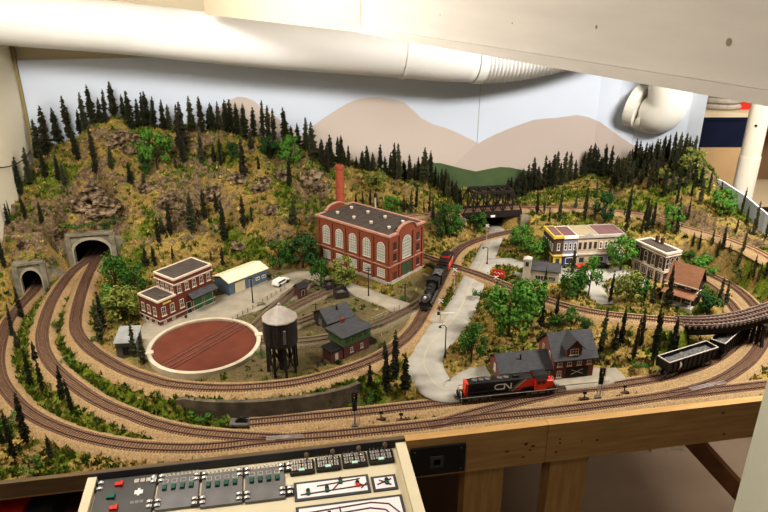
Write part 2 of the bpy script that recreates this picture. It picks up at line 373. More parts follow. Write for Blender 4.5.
# rough ground: rocky on the hills, gentle on the flat
NZ = np.array([noise.fractal(Vector((x * 11, y * 11, 3.1)), 1.0, 2.0, 5) for x, y in zip(X, Y)])
NR = np.array([noise.ridged_multi_fractal(Vector((x * 9 + 4, y * 9, h * 14)), 1.0, 2.1, 5, 1.0, 2.0) for x, y, h in zip(X, Y, H)])
NL = np.array([noise.noise(Vector((x * 5.5, y * 5.5, 9.0))) for x, y in zip(X, Y)])
HB = H.copy()
hill = np.clip((HB - .06) / .07, 0, 1)
rocky = np.clip((NL + .12) * 3.0, 0, 1) * hill
NM = np.array([noise.noise(Vector((x * 14 + 7, y * 14, 2.0))) for x, y in zip(X, Y)])
H = H + (.0022 + .015 * hill) * NZ + hill * NM * .014 + rocky * (NR - 1.0) * .022
# seats for tracks, roads and buildings
def seat(S, inner, outer, dz):
    global H
    arr = np.array([(p.x, p.y, p.z) for p in S])
    best = np.full(len(X), 9.0); bz = np.zeros(len(X))
    lo = arr.min(0) - outer; hi = arr.max(0) + outer
    sel = np.where((X > lo[0]) & (X < hi[0]) & (Y > lo[1]) & (Y < hi[1]))[0]
    for i in range(0, len(sel), 3000):
        s = sel[i:i + 3000]
        d = (X[s, None] - arr[None, :, 0]) ** 2 + (Y[s, None] - arr[None, :, 1]) ** 2
        j = d.argmin(1); best[s] = np.sqrt(d[np.arange(len(s)), j]); bz[s] = arr[j, 2]
    w = np.clip((outer - best) / (outer - inner), 0, 1); w = w * w * (3 - 2 * w)
    H = H * (1 - w) + (bz + dz) * w
def pad(pts, z, m=.02):
    """level ground under a building footprint (world corner list)"""
    global H
    c = np.mean([(p[0], p[1]) for p in pts], 0); r = max(math.dist(c, p[:2]) for p in pts)
    d = np.hypot(X - c[0], Y - c[1]); w = np.clip((r + m - d) / m, 0, 1); H = H * (1 - w) + z * w
def pxpad(pl, z, r):
    for p in pl:
        q = at(*p, z); d = np.hypot(X - q.x, Y - q.y); w = np.clip((r + .02 - d) / .02, 0, 1)
        globals()['H'] = globals()['H'] * (1 - w) + z * w
# flat yard inside the inner loop
pxpad([(204, 345)], .033, .19); pxpad([(160, 318), (190, 300), (235, 288), (255, 280)], .033, .09)
pxpad([(300, 350), (340, 340), (280, 360), (320, 365), (360, 335), (350, 305), (320, 320), (300, 300), (335, 290), (385, 312)], .033, .09)
pxpad([(355, 255), (385, 262), (400, 262), (355, 270)], .034, .10)
pxpad([(540, 274), (555, 258), (580, 260), (605, 260), (560, 254), (600, 252), (655, 270), (645, 265), (688, 295), (680, 290)], .049, .075)
pxpad([(520, 372), (560, 370), (585, 368)], .007, .06)
for k in ('main', 'works', 'street', 'lane', 'depotyard'):
    for p, w in RS[k][::3]: pass
for k, S in RS.items():
    seat([p for p, w in S], max(w for p, w in S) * .85, max(w for p, w in S) + .035, -.0035)
seat([p for p in TS['town'] if p.x < .700], .030, .05, -.010)
for k in ('inner', 'middle', 'outer', 'siding', 'spur', 'crossover', 'upper', 'yardA', 'yardB', 'yardC', 'yardD'):
    S = TS[k]
    if k == 'upper':
        S1 = [p for p in S if p.x < .27]; S2 = [p for p in S if p.x > .46]
        seat(S1, .030, .052, -.010); seat(S2, .030, .052, -.010)
    else: seat(S, .034, .052, -.010)
# step of the retaining wall
wp = np.array([(p.x, p.y) for p in spline(WALLTOP, .006)])
for i in range(0, len(X), 3000):
    xx, yy = X[i:i + 3000], Y[i:i + 3000]
    d = np.hypot(xx[:, None] - wp[None, :, 0], yy[:, None] - wp[None, :, 1]); j = d.argmin(1); dm = d[np.arange(len(xx)), j]
    front = yy < wp[j, 1]; inside = (j > 2) & (j < len(wp) - 3)
    h = H[i:i + 3000]
    h = np.where(inside & front & (dm < .022), np.minimum(h, -.003), h)
    h = np.where(inside & ~front & (dm < .02), np.maximum(np.minimum(h, .030), .028), h)
    H[i:i + 3000] = h
# cliff faces over the two tunnel mouths
PORT = []; PROCK = np.zeros(len(X))
def portal_frame(pl, pr, z):
    l = at(*pl, z); r = at(*pr, z); c = (l + r) / 2; u = (r - l).normalized(); v = Vector((-u.y, u.x, 0))
    return c, u, v, (r - l).length
def cut_portal(name, pl, pr, z, ztop, wide):
    global H
    c, u, v, w = portal_frame(pl, pr, z); PORT.append((name, c, u, v, w, z, ztop))
    U = (X - c.x) * u.x + (Y - c.y) * u.y; V = (X - c.x) * v.x + (Y - c.y) * v.y
    m = (V > 0.004) & (V < .16) & (np.abs(U) < wide); H[:] = np.where(m, np.maximum(H, ztop - .003 + np.maximum(0, np.minimum(V, .06) - .014) * 1.9 - np.maximum(0, V - .05) * 2 - np.maximum(0, np.abs(U) - wide * .40) * 2.2 + .004 * NZ), H)
    PROCK[:] = np.maximum(PROCK, np.clip(1 - np.abs(U) / wide, 0, 1) ** .5 * np.clip((V + .01) / .01, 0, 1) * np.clip((.13 - V) / .05, 0, 1))
    m = (np.abs(U) < wide / 2) & (V <= 0.004) & (V > -.10); f = np.clip(1 - (-V - .07) / .03, 0, 1)
    lim = z - .010
    H[:] = np.where(m, np.where(H > lim, H * (1 - f) + lim * f, H), H)
cut_portal('upper', (71, 263), (119, 259), .035, .132, .150)
cut_portal('lower', (22, 292), (47, 288.5), .0, .094, .095)
HG = H.reshape(NA, NB)
def ground(x, y):
    a, b = ab(x, y)
    i = (a - GA0) / GS; j = (b - bfront(a)) / (GB1 - bfront(a)) * (NB - 1)
    i = min(max(i, 0), NA - 1.001); j = min(max(j, 0), NB - 1.001)
    i0, j0 = int(i), int(j); fi, fj = i - i0, j - j0
    return HG[i0, j0] * (1 - fi) * (1 - fj) + HG[i0 + 1, j0] * fi * (1 - fj) + HG[i0, j0 + 1] * (1 - fi) * fj + HG[i0 + 1, j0 + 1] * fi * fj
def land(px, py, bmax=2.42):
    """where a sight line meets the ground (or, over a crest, the place it passes closest above)"""
    d = ray(px, py); best = None; t = 1.0
    while True:
        p = Vector((d.x * t, d.y * t, CH + d.z * t)); a, b = ab(p.x, p.y)
        if b > bmax or a > 1.69 or a < AL - .01 or p.y > 2.75: break
        if b > bfront(a):
            g = p.z - ground(p.x, p.y)
            if g <= 0: return Vector((p.x, p.y, ground(p.x, p.y)))
            if best is None or g < best[0]: best = (g, Vector((p.x, p.y, ground(p.x, p.y))))
        t += .004
    return best[1]

# outline of the table on the far side: low panel, then the coved corner of the tall backdrop
PANEL = [(1.197, 1.345), (1.175, 1.62), (1.170, 1.80), (1.172, 1.92), (1.19, 2.08), (1.19, 2.24), (1.160, 2.40)]
COVE = [(1.160, 2.40), (1.135, 2.465), (1.10, 2.525), (1.055, 2.585), (1.0, 2.632), (.935, 2.663), (.86, 2.6797)]
# ------------------------------------------------------------------ the ground itself
def inpoly(poly, x, y):
    r = np.zeros(len(x), bool); n = len(poly)
    for i in range(n):
        x0, y0 = poly[i][:2]; x1, y1 = poly[(i + 1) % n][:2]
        c = ((y0 > y) != (y1 > y)) & (x < (x1 - x0) * (y - y0) / (y1 - y0 + 1e-12) + x0)
        r ^= c
    return r
YARD = [at(*p, .035) for p in [(128, 345), (150, 330), (190, 305), (240, 278), (268, 268), (300, 266), (335, 274), (375, 290), (420, 304), (424, 312), (405, 330), (380, 347), (340, 362), (290, 374), (230, 380), (170, 377), (135, 362)]]
yard = inpoly(YARD, X, Y).astype(float)
yard = np.maximum(yard, inpoly([at(*p, .035) for p in [(390, 290), (424, 269), (434, 272), (428, 290), (418, 300), (402, 301)]], X, Y).astype(float))
yg = yard.reshape(NA, NB)
for _ in range(2):
    yg = (yg + np.roll(yg, 1, 0) + np.roll(yg, -1, 0) + np.roll(yg, 1, 1) + np.roll(yg, -1, 1)) / 5
TOWN = [at(*p, .05) for p in [(505, 262), (530, 258), (560, 262), (625, 264), (650, 285), (630, 292), (600, 290), (560, 282), (520, 284)]]
tg = inpoly(TOWN, X, Y).astype(float).reshape(NA, NB)
gx, gy = np.gradient(HG); slope = np.hypot(gx, gy) / GS
rockm = (np.clip((slope - .75) / .5, 0, 1) * .8 + rocky.reshape(NA, NB) * .75) * np.clip((HB.reshape(NA, NB) - .05) / .04, 0, 1)
rockm = np.clip(np.maximum(rockm, PROCK.reshape(NA, NB) * .75), 0, 1)
GNZ = np.array([noise.fractal(Vector((x * 7 + 30, y * 7, 1.0)), 1.0, 2.0, 4) for x, y in zip(X, Y)]).reshape(NA, NB)
green = np.clip(GNZ * 1.6 + .05, 0, 1)
# greener strips between the curved tracks and along their outer side
GR = [at(*p, .0) for p in [(0, 330), (60, 300), (78, 320), (75, 350), (120, 380), (200, 410), (250, 430), (150, 440), (60, 425), (10, 390)]]
green = np.clip(green + inpoly(GR, X, Y).reshape(NA, NB) * .62, 0, 1)

me = bpy.data.meshes.new('terrain')
OUT = [(-5, -5), (1.197, -5)] + PANEL + COVE[1:] + [(-5, xy(-5, BB)[1])]
inside = inpoly(OUT, X, Y)
idx = np.arange(NA * NB).reshape(NA, NB)
f = np.stack([idx[:-1, :-1], idx[1:, :-1], idx[1:, 1:], idx[:-1, 1:]], -1).reshape(-1, 4)
f = f[inside[f].any(1)]
# leave the tunnel mouths open
cx = X[f].mean(1); cy = Y[f].mean(1); rng = H[f].max(1) - H[f].min(1); mid = H[f].max(1)
kill = np.zeros(len(f), bool)
for nm, c, u, v, w, z, zt in PORT:
    U = (cx - c.x) * u.x + (cy - c.y) * u.y; V = (cx - c.x) * v.x + (cy - c.y) * v.y
    kill |= (np.abs(U) < w * .42) & (np.abs(V) < .015) & (rng > .045)
f = f[~kill]
me.from_pydata(np.stack([X, Y, H], 1).tolist(), [], f.tolist())
me.polygons.foreach_set('use_smooth', [True] * len(f))
att = me.color_attributes.new('zone', 'FLOAT_COLOR', 'POINT')
zc = np.stack([yg.ravel(), green.ravel(), rockm.ravel(), np.clip(tg, 0, 1).ravel()], 1).astype(np.float32)
att.data.foreach_set('color', zc.ravel())

def ground_mat():
    m = bpy.data.materials.new('scenic ground cover'); m.use_nodes = True
    nt = m.node_tree; N = nt.nodes; L = nt.links; b = N['Principled BSDF']
    b.inputs['Roughness'].default_value = .95; b.inputs['Specular IOR Level'].default_value = .08
    g = N.new('ShaderNodeNewGeometry')
    va = N.new('ShaderNodeVertexColor'); va.layer_name = 'zone'
    sep = N.new('ShaderNodeSeparateColor'); L.new(va.outputs['Color'], sep.inputs[0])
    def nz(scale, det=6, rough=.6):
        n = N.new('ShaderNodeTexNoise'); n.inputs['Scale'].default_value = scale; n.inputs['Detail'].default_value = det; n.inputs['Roughness'].default_value = rough
        L.new(g.outputs['Position'], n.inputs['Vector']); return n.outputs['Fac']
    def ramp(fac, stops):
        r = N.new('ShaderNodeValToRGB'); e = r.color_ramp.elements
        e[0].position, e[0].color = stops[0][0], (*stops[0][1], 1); e[1].position, e[1].color = stops[-1][0], (*stops[-1][1], 1)
        for p, c in stops[1:-1]:
            k = e.new(p); k.color = (*c, 1)
        L.new(fac, r.inputs['Fac']); return r.outputs['Color']
    def math_(op, a, b_=None, v=None, clamp=False):
        n = N.new('ShaderNodeMath'); n.operation = op; n.use_clamp = clamp
        L.new(a, n.inputs[0])
        if b_ is not None: L.new(b_, n.inputs[1])
        if v is not None: n.inputs[1].default_value = v
        return n.outputs[0]
    def mix(fac, a, c):
        n = N.new('ShaderNodeMix'); n.data_type = 'RGBA'
        L.new(fac, n.inputs['Factor']); L.new(a, n.inputs['A']); L.new(c, n.inputs['B']); return n.outputs['Result']
    fine = nz(170, 8, .7); midn = nz(38, 6, .65); big = nz(9, 4)
    straw = ramp(fine, [(.3, (.115, .08, .024)), (.5, (.285, .20, .062)), (.7, (.46, .335, .12))])
    dirt = ramp(fine, [(.3, (.12, .08, .035)), (.7, (.26, .18, .075))])
    grn = ramp(fine, [(.3, (.040, .062, .008)), (.55, (.13, .16, .020)), (.72, (.24, .27, .045))])
    rk2 = nz(95, 7, .75)
    rock = ramp(rk2, [(.30, (.022, .016, .011)), (.43, (.095, .066, .04)), (.56, (.19, .138, .085)), (.72, (.32, .25, .165))])
    yrd = ramp(fine, [(.3, (.075, .062, .032)), (.7, (.165, .135, .075))])
    col = mix(math_('MULTIPLY', math_('SUBTRACT', big, None, .42), None, 4.5, True), straw, dirt)
    gm = math_('ADD', sep.outputs['Green'], math_('MULTIPLY', math_('SUBTRACT', nz(24, 7, .7), None, .47), None, 2.6))
    col = mix(math_('MULTIPLY', math_('SUBTRACT', gm, None, .30), None, 3.0, True), col, grn)
    rm = math_('ADD', sep.outputs['Blue'], math_('MULTIPLY', math_('SUBTRACT', midn, None, .54), None, 3.2))
    col = mix(math_('MULTIPLY', math_('SUBTRACT', rm, None, .38), None, 4.0, True), col, rock)
    col = mix(math_('MULTIPLY', sep.outputs['Red'], None, .92), col, yrd)
    lot = ramp(fine, [(.3, (.22, .20, .16)), (.7, (.33, .30, .24))])
    col = mix(va.outputs['Alpha'], col, lot)
    L.new(col, b.inputs['Base Color'])
    bp = N.new('ShaderNodeBump'); bp.inputs['Strength'].default_value = .9; bp.inputs['Distance'].default_value = .004
    L.new(math_('ADD', fine, midn), bp.inputs['Height']); L.new(bp.outputs['Normal'], b.inputs['Normal'])
    return m
me.materials.append(ground_mat()); me.update()
o = bpy.data.objects.new('terrain', me); COL.objects.link(o); tag(o, kind='structure')

# ------------------------------------------------------------------ loose ground cover: straw tufts and green clumps, beyond counting
def near_path(margin=.0):
    pts = np.array([(p.x, p.y, .031) for S in TS.values() for p in S[::2]] + [(p.x, p.y, w + .004) for S in RS.values() for p, w in S[::2]])
    return pts
NP = near_path()
BPADS = []     # building footprints, filled before the cover is laid
def clear(x, y):
    d = np.hypot(NP[:, 0] - x, NP[:, 1] - y)
    if (d < NP[:, 2]).any(): return False
    for (bx, by, br) in BPADS:
        if math.hypot(x - bx, y - by) < br: return False
    return True
def cover(name, label, n, cols, kindf, seed, size, blades):
    rnd = random.Random(seed); vs = []; fs = []; cs = []
    tries = 0; made = 0
    flat_in = idx[1:-1, 1:-1].ravel(); ok = flat_in[inside[flat_in]]
    while made < n and tries < n * 8:
        tries += 1
        k = ok[rnd.randrange(len(ok))]; x = X[k] + rnd.uniform(-.004, .004); y = Y[k] + rnd.uniform(-.004, .004)
        if rnd.random() > kindf(k): continue
        if not clear(x, y): continue
        z = ground(x, y) - .001; made += 1
        s = size * rnd.uniform(.5, 1.5); c = cols[rnd.randrange(len(cols))]; j = rnd.uniform(.75, 1.25)
        for q in range(blades):
            a = rnd.uniform(0, 2 * PI); r0 = s * rnd.uniform(0, .6); px_, py_ = x + r0 * math.cos(a), y + r0 * math.sin(a)
            h = s * rnd.uniform(.4, 1.1); a2 = rnd.uniform(0, 2 * PI); w = s * .35; lean = s * rnd.uniform(-.5, .5)
            o_ = len(vs)
            vs += [(px_ - w * math.cos(a2), py_ - w * math.sin(a2), z), (px_ + w * math.cos(a2), py_ + w * math.sin(a2), z), (px_ + lean, py_ + lean * .5, z + h)]
            fs.append((o_, o_ + 1, o_ + 2)); jj = j * rnd.uniform(.8, 1.2); cs += [(c[0] * jj, c[1] * jj, c[2] * jj, 1)] * 3
    me = bpy.data.meshes.new(name); me.from_pydata(vs, [], fs)
    at_ = me.color_attributes.new('tint', 'FLOAT_COLOR', 'POINT'); at_.data.foreach_set('color', np.array(cs, np.float32).ravel())
    m = bpy.data.materials.new(name + ' flock'); m.use_nodes = True; N = m.node_tree.nodes; L = m.node_tree.links; b = N['Principled BSDF']
    v = N.new('ShaderNodeVertexColor'); v.layer_name = 'tint'; L.new(v.outputs['Color'], b.inputs['Base Color']); b.inputs['Roughness'].default_value = .95; b.inputs['Specular IOR Level'].default_value = .05
    me.materials.append(m); o = bpy.data.objects.new(name, me); COL.objects.link(o); tag(o, label, 'grass', kind='stuff')
gflat, rflat, yflat = green.ravel(), rockm.ravel(), yg.ravel()
def lay_cover():
    cover('dry_grass_tufts', 'straw-coloured dry grass tufts scattered over hills and banks', 12000, [(.36, .265, .09), (.29, .21, .065), (.43, .33, .13), (.20, .155, .045), (.17, .16, .035), (.13, .14, .026), (.10, .11, .022)], lambda k: (.9 - .8 * yflat[k]) * (1 - .6 * gflat[k]) * (1 - .75 * rflat[k]), 5, .0085, 5)
    cover('green_ground_foliage', 'small green foliage clumps scattered over hills and banks', 8500, [(.07, .11, .015), (.12, .16, .025), (.18, .20, .04), (.05, .075, .012)], lambda k: (.12 + .9 * gflat[k]) * (1 - .9 * yflat[k]), 6, .010, 9)

# ------------------------------------------------------------------ tracks
def ribbon(mb, S, prof, mat, jit=0.0, dz=0.0):
    """sweep an open cross profile [(offset, z)] along S"""
    T = tangents(S); n = len(prof); vs = []; fs = []
    for p, t in zip(S, T):
        r = Vector((t.y, -t.x, 0))
        for k, (o_, z) in enumerate(prof):
            jj = random.uniform(-jit, jit) if (k in (0, n - 1)) else 0
            vs.append(p + r * (o_ + jj) + Vector((0, 0, z + dz)))
    for i in range(len(S) - 1):
        for k in range(n - 1): fs.append((i * n + k, (i + 1) * n + k, (i + 1) * n + k + 1, i * n + k + 1))
    mb.add(vs, fs, mat)
def lay_track(key, label, zoff, ballast='ballast', bottom=.036, rng=None, noballast=False, name='railway_track', tie='tie'):
    S = [p + Vector((0, 0, zoff)) for p in TS[key]]
    if rng: S = S[rng[0]:rng[1]]
    T = tangents(S)
    root = thing(name, label, 'railway track', S[len(S) // 2] * 1.0)
    inv = -root.location
    L_ = [p + inv for p in S]
    if not noballast:
        mb = MB(); ribbon(mb, L_[::2] + [L_[-1]], [(-bottom, -.012), (-.023, -.0008), (-.0165, 0), (0, .0002), (.0165, 0), (.023, -.0008), (bottom, -.012)], ballast, .003)
        mb.build('ballast', root, smooth=True)
    mb = MB(); acc = 0
    for i in range(0, len(L_), 1):
        p, t = L_[i], T[i]; r = Vector((t.y, -t.x, 0)); w = .0152; hl = .0016
        c = [p + r * sx * w + t * sy * hl for sx, sy in ((-1, -1), (1, -1), (1, 1), (-1, 1))]
        lo = [(q.x, q.y, q.z - .001) for q in c]; hi = [(q.x, q.y, q.z + .0012) for q in c]
        mb.add(lo + hi, [(4, 5, 6, 7), (0, 1, 5, 4), (1, 2, 6, 5), (2, 3, 7, 6), (3, 0, 4, 7)], tie)
    tag(mb.build('tie', root), kind='stuff')
    for s in (-1, 1):
        mb = MB(); o_ = s * .0086
        ribbon(mb, L_, [(o_ - .0009, .001), (o_ - .0008, .0036), (o_ + .0008, .0036), (o_ + .0009, .001)], 'rail'); mb.build('rail', root)
    return root
YT = pm('yard tie wood', (.115, .085, .055), (.085, .062, .042), 120, .9)
lay_track('inner', 'inner main line track curving from the tunnel past the turntable', 0)
lay_track('middle', 'middle curved track dropping from the tunnel to the front junction', -.0003)
lay_track('outer', 'outermost main line track looping round the whole layout front', -.0001)
lay_track('siding', 'track under the red and black diesel, passing below the trestle', -.0004)
lay_track('spur', 'straight spur track running off the front edge behind the pale post', -.0007)
lay_track('crossover', 'diagonal crossover track below the red and black diesel', -.0010)
lay_track('upper', 'high hillside track crossing the dark truss bridge', 0, rng=None, bottom=.034, tie=pm('dusty tie wood', (.34, .22, .125), (.26, .165, .095), 120, .9))
lay_track('town', 'branch track below the town running on to the curved trestle', .0004, bottom=.030, rng=(0, [i for i, p in enumerate(TS['town']) if p.x > .700][0] + 3))
lay_track('yardA', 'yard track from the turntable passing behind the signal tower', -.0002, 'yardballast', .026, tie=YT)
lay_track('yardB', 'yard track from the turntable nearest the blue grey shed', -.0005, 'yardballast', .024, tie=YT)
lay_track('yardC', 'yard track from the turntable toward the coal bins', -.0008, 'yardballast', .024, tie=YT)
lay_track('yardD', 'short yard stub track ending by the dark gabled shed', -.0011, 'yardballast', .024, tie=YT)
# shiny turnout points
for pts, lab in (([(266, 439.5), (285, 437.8), (304, 436.6)], 'bright metal turnout frog where the two curved tracks join'), ([(690, 389.8), (708, 386), (726, 382.5)], 'bright metal turnout frog where the spur leaves the outer track')):
    S = spline([at(*p, .0012) for p in pts], .006); mb = MB()
    for o_ in (-.0045, 0, .0045): ribbon(mb, S, [(o_ - .0008, 0), (o_ - .0008, .0027), (o_ + .0008, .0027), (o_ + .0008, 0)], 'railbright')
    ribbon(mb, S[len(S) // 2 - 2:len(S) // 2 + 3], [(-.0045, .0), (-.0045, .0017), (.0045, .0017), (.0045, 0)], 'steel')
    o = mb.build('turnout_frog'); tag(o, lab, 'turnout')

# ------------------------------------------------------------------ roads
def lay_road(key, mat, line=False, dz=0.0, nm='road'):
    S = RS[key]; P = [p for p, w in S]; T = tangents(P); mb = MB(); vs = []; fs = []
    for (p, w), t in zip(S, T):
        r = Vector((t.y, -t.x, 0))
        for o_, z in ((-w - .003, -.006), (-w, 0), (-w * .5, .0006), (0, .0008), (w * .5, .0006), (w, 0), (w + .003, -.006)): vs.append(p + r * o_ + Vector((0, 0, z + dz)))
    for i in range(len(P) - 1):
        for k in range(6): fs.append((i * 7 + k, (i + 1) * 7 + k, (i + 1) * 7 + k + 1, i * 7 + k + 1))
    mb.add(vs, fs, mat); o = mb.build(nm, smooth=True); tag(o, kind='structure')
    if line:
        mb = MB(); ribbon(mb, P[2:], [(-.0012, .0012 + dz), (.0012, .0012 + dz)], 'roadline'); q = mb.build('centre_line', o)
lay_road('works', 'lot', dz=-.0004); lay_road('main', 'road', True); lay_road('street', 'road', dz=-.0006); lay_road('lane', 'road', dz=-.0009); lay_road('depotyard', 'lot', dz=-.0012)

# retaining wall below the yard
S = spline(WALLTOP, .01); T = tangents(S); mb = MB(); vs = []; fs = []
for i, (p, t) in enumerate(zip(S, T)):
    r = Vector((t.y, -t.x, 0)); e = min(1, (i + 1) / 3) if i < len(S) / 2 else 1
    for o_, z in ((.006, -.006), (.002, .034 * (.75 + .25 * e)), (-.008, .034 * (.75 + .25 * e)), (-.010, -.006)): vs.append((p.x + r.x * o_, p.y + r.y * o_, z))
for i in range(len(S) - 1):
    for k in range(3): fs.append((i * 4 + k, (i + 1) * 4 + k, (i + 1) * 4 + k + 1, i * 4 + k + 1))
fs += [(0, 1, 2, 3), tuple(len(vs) - 4 + k for k in (3, 2, 1, 0))]
mb.add(vs, fs, pm('mottled retaining wall', (.135, .11, .078), (.06, .048, .034), 30, .9, bump=.5, detail=7)); o = mb.build('retaining_wall'); tag(o, 'long low weathered concrete retaining wall below the turntable yard', 'retaining wall')
# ------------------------------------------------------------------ tunnel portals
def portal(i, label, arch_w, arch_h, wall_w, wall_h):
    nm, c, u, v, w, z, zt = PORT[i]
    rz = math.atan2(u.y, u.x); root = thing('tunnel_portal', label, 'tunnel portal', Vector((c.x, c.y, z - .008)), rz)
    hw = arch_w / 2; mb = MB(); sp = arch_h * .55; n = 14
    arch = [(-hw, 0), (-hw, sp)] + [(-hw * math.cos(PI * k / n), sp + (arch_h - sp) * math.sin(PI * k / n)) for k in range(1, n)] + [(hw, sp), (hw, 0)]
    W = wall_w / 2
    for y0, y1 in ((-.012, .010),):
        # headwall as strips round the arch
        pts = arch
        for k in range(len(pts) - 1):
            (x0, z0), (x1, z1) = pts[k], pts[k + 1]
            if abs(x0 - x1) < 1e-6: continue
            mb.py([(x0, z0), (x1, z1), (x1, wall_h), (x0, wall_h)], y0, y1, 'concrete')
        mb.box(-W, -hw, y0, y1, -.01, wall_h, 'concrete'); mb.box(hw, W, y0, y1, -.01, wall_h, 'concrete')
    mb.build('headwall', root)
    mb = MB(); ring = [(x * 1.0, zz) for x, zz in arch]; outr = [(x * 1.14, zz * 1.10 if zz > 0 else zz) for x, zz in arch]
    for k in range(len(arch) - 1): mb.py([ring[k], ring[k + 1], outr[k + 1], outr[k]], -.016, -.012, pm('portal arch ring', (.36, .33, .26), (.27, .245, .19), 50, .9))
    mb.build('arch_ring', root)
    mb = MB(); mb.box(-W - .004, W + .004, -.018, .012, wall_h, wall_h + .006, 'concrete'); mb.build('coping', root)
    for s in (-1, 1):
        mb = MB(); mb.box(s * W - .007, s * W + .007, -.017, .010, -.01, wall_h - .001, 'concrete'); mb.build('pilaster', root)
        mb = MB(); x0 = s * (W + .004)
        mb.ext([(x0, -.004, -.012), (x0 + s * .05, .016, -.012), (x0 + s * .05, .016, wall_h * .45), (x0, -.004, wall_h * .92)], (0, 0, 0), (0, .008, 0), 'concrete'); mb.build('wing_wall', root)
    mb = MB()   # liner running back under the hill, tunnel shade put into its near-black colour
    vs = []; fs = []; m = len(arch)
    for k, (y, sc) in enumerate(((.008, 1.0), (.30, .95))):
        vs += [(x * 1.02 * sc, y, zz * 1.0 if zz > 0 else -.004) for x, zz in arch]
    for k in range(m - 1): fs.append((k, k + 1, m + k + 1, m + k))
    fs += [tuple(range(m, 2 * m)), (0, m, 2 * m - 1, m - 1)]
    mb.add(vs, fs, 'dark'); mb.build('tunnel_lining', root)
portal(0, 'wide grey concrete tunnel portal higher up the left hill, two tracks entering', .104, .084, .126, .098)
portal(1, 'small grey concrete tunnel portal low beside the left wall', .052, .078, .072, .095)

# ------------------------------------------------------------------ truss bridge over the road
def truss_bridge():
    S = TS['upper']; pl = at(460.5, 211, .1); pr = at(518, 207.7, .1)
    mid_ = (pl + pr) / 2; d = (pr - pl); L_ = d.length; rz = math.atan2(d.y, d.x)
    root = thing('truss_bridge', 'dark iron through-truss railway bridge spanning the concrete road', 'bridge', Vector((mid_.x, mid_.y, .1)), rz)
    h = .075; hw = .034; n = 6; dx = L_ / n
    for s in (-1, 1):
        mb = MB(); y = s * hw
        X_ = [-L_ / 2 + k * dx for k in range(n + 1)]
        mb.box(X_[0], X_[-1], y - .003, y + .003, -.018, .004, 'truss'); mb.box(X_[1], X_[-2], y - .0035, y + .0035, h - .007, h, 'truss')
        mb.bar((X_[0], y, 0), (X_[1], y, h - .002), .004, 'truss'); mb.bar((X_[-1], y, 0), (X_[-2], y, h - .002), .004, 'truss')
        for k in range(1, n): mb.bar((X_[k], y, 0), (X_[k], y, h - .003), .0042, 'truss')
        for k in range(1, n - 1):
            a, b = (k, k + 1); mb.bar((X_[a], y, h - .003 if k < n / 2 else 0), (X_[b], y, 0 if k < n / 2 else h - .003), .0042, 'truss'); mb.bar((X_[a], y, 0 if k < n / 2 else h - .003), (X_[b], y, h - .003 if k < n / 2 else 0), .003, 'truss')
        mb.build('truss_side', root)
    mb = MB()
    X_ = [-L_ / 2 + k * dx for k in range(n + 1)]
    for k in range(1, n):
        mb.box(X_[k] - .003, X_[k] + .003, -hw, hw, h - .006, h, 'truss')
        if k < n - 1: mb.bar((X_[k], -hw, h - .002), (X_[k + 1], hw, h - .002), .0036, 'truss'); mb.bar((X_[k], hw, h - .002), (X_[k + 1], -hw, h - .002), .0036, 'truss')
    mb.build('top_bracing', root)
    mb = MB(); mb.box(-L_ / 2, L_ / 2, -hw + .004, hw - .004, -.022, -.012, 'truss')
    for k in range(n * 3 + 1): x = -L_ / 2 + k * dx / 3; mb.box(x - .0015, x + .0015, -hw - .003, hw + .003, -.014, -.005, 'truss')
    mb.build('deck', root)
    for s in (-1, 1):
        mb = MB(); mb.ext([(s * L_ / 2 - s * .006, -.05, -.09), (s * L_ / 2 + s * .03, -.05, -.09), (s * L_ / 2 + s * .03, -.05, -.013), (s * L_ / 2 - s * .006, -.05, -.013)], (0, 0, 0), (0, .10, 0), 'concrete'); mb.build('abutment', root)
    mb = MB(); mb.box(-.008, .008, -hw - .006, -hw - .0045, -.016, -.008, 'white'); mb.build('clearance_sign', root, label='small white clearance plate')
    # black sheet added to stand in for the shade under the bridge
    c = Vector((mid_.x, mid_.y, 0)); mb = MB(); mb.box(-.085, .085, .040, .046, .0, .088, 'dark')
    o = mb.build('underpass_shade_sheet', None, c, rz); tag(o, 'added black sheet standing in for shade beneath the truss bridge', 'wall', kind='structure')
truss_bridge()

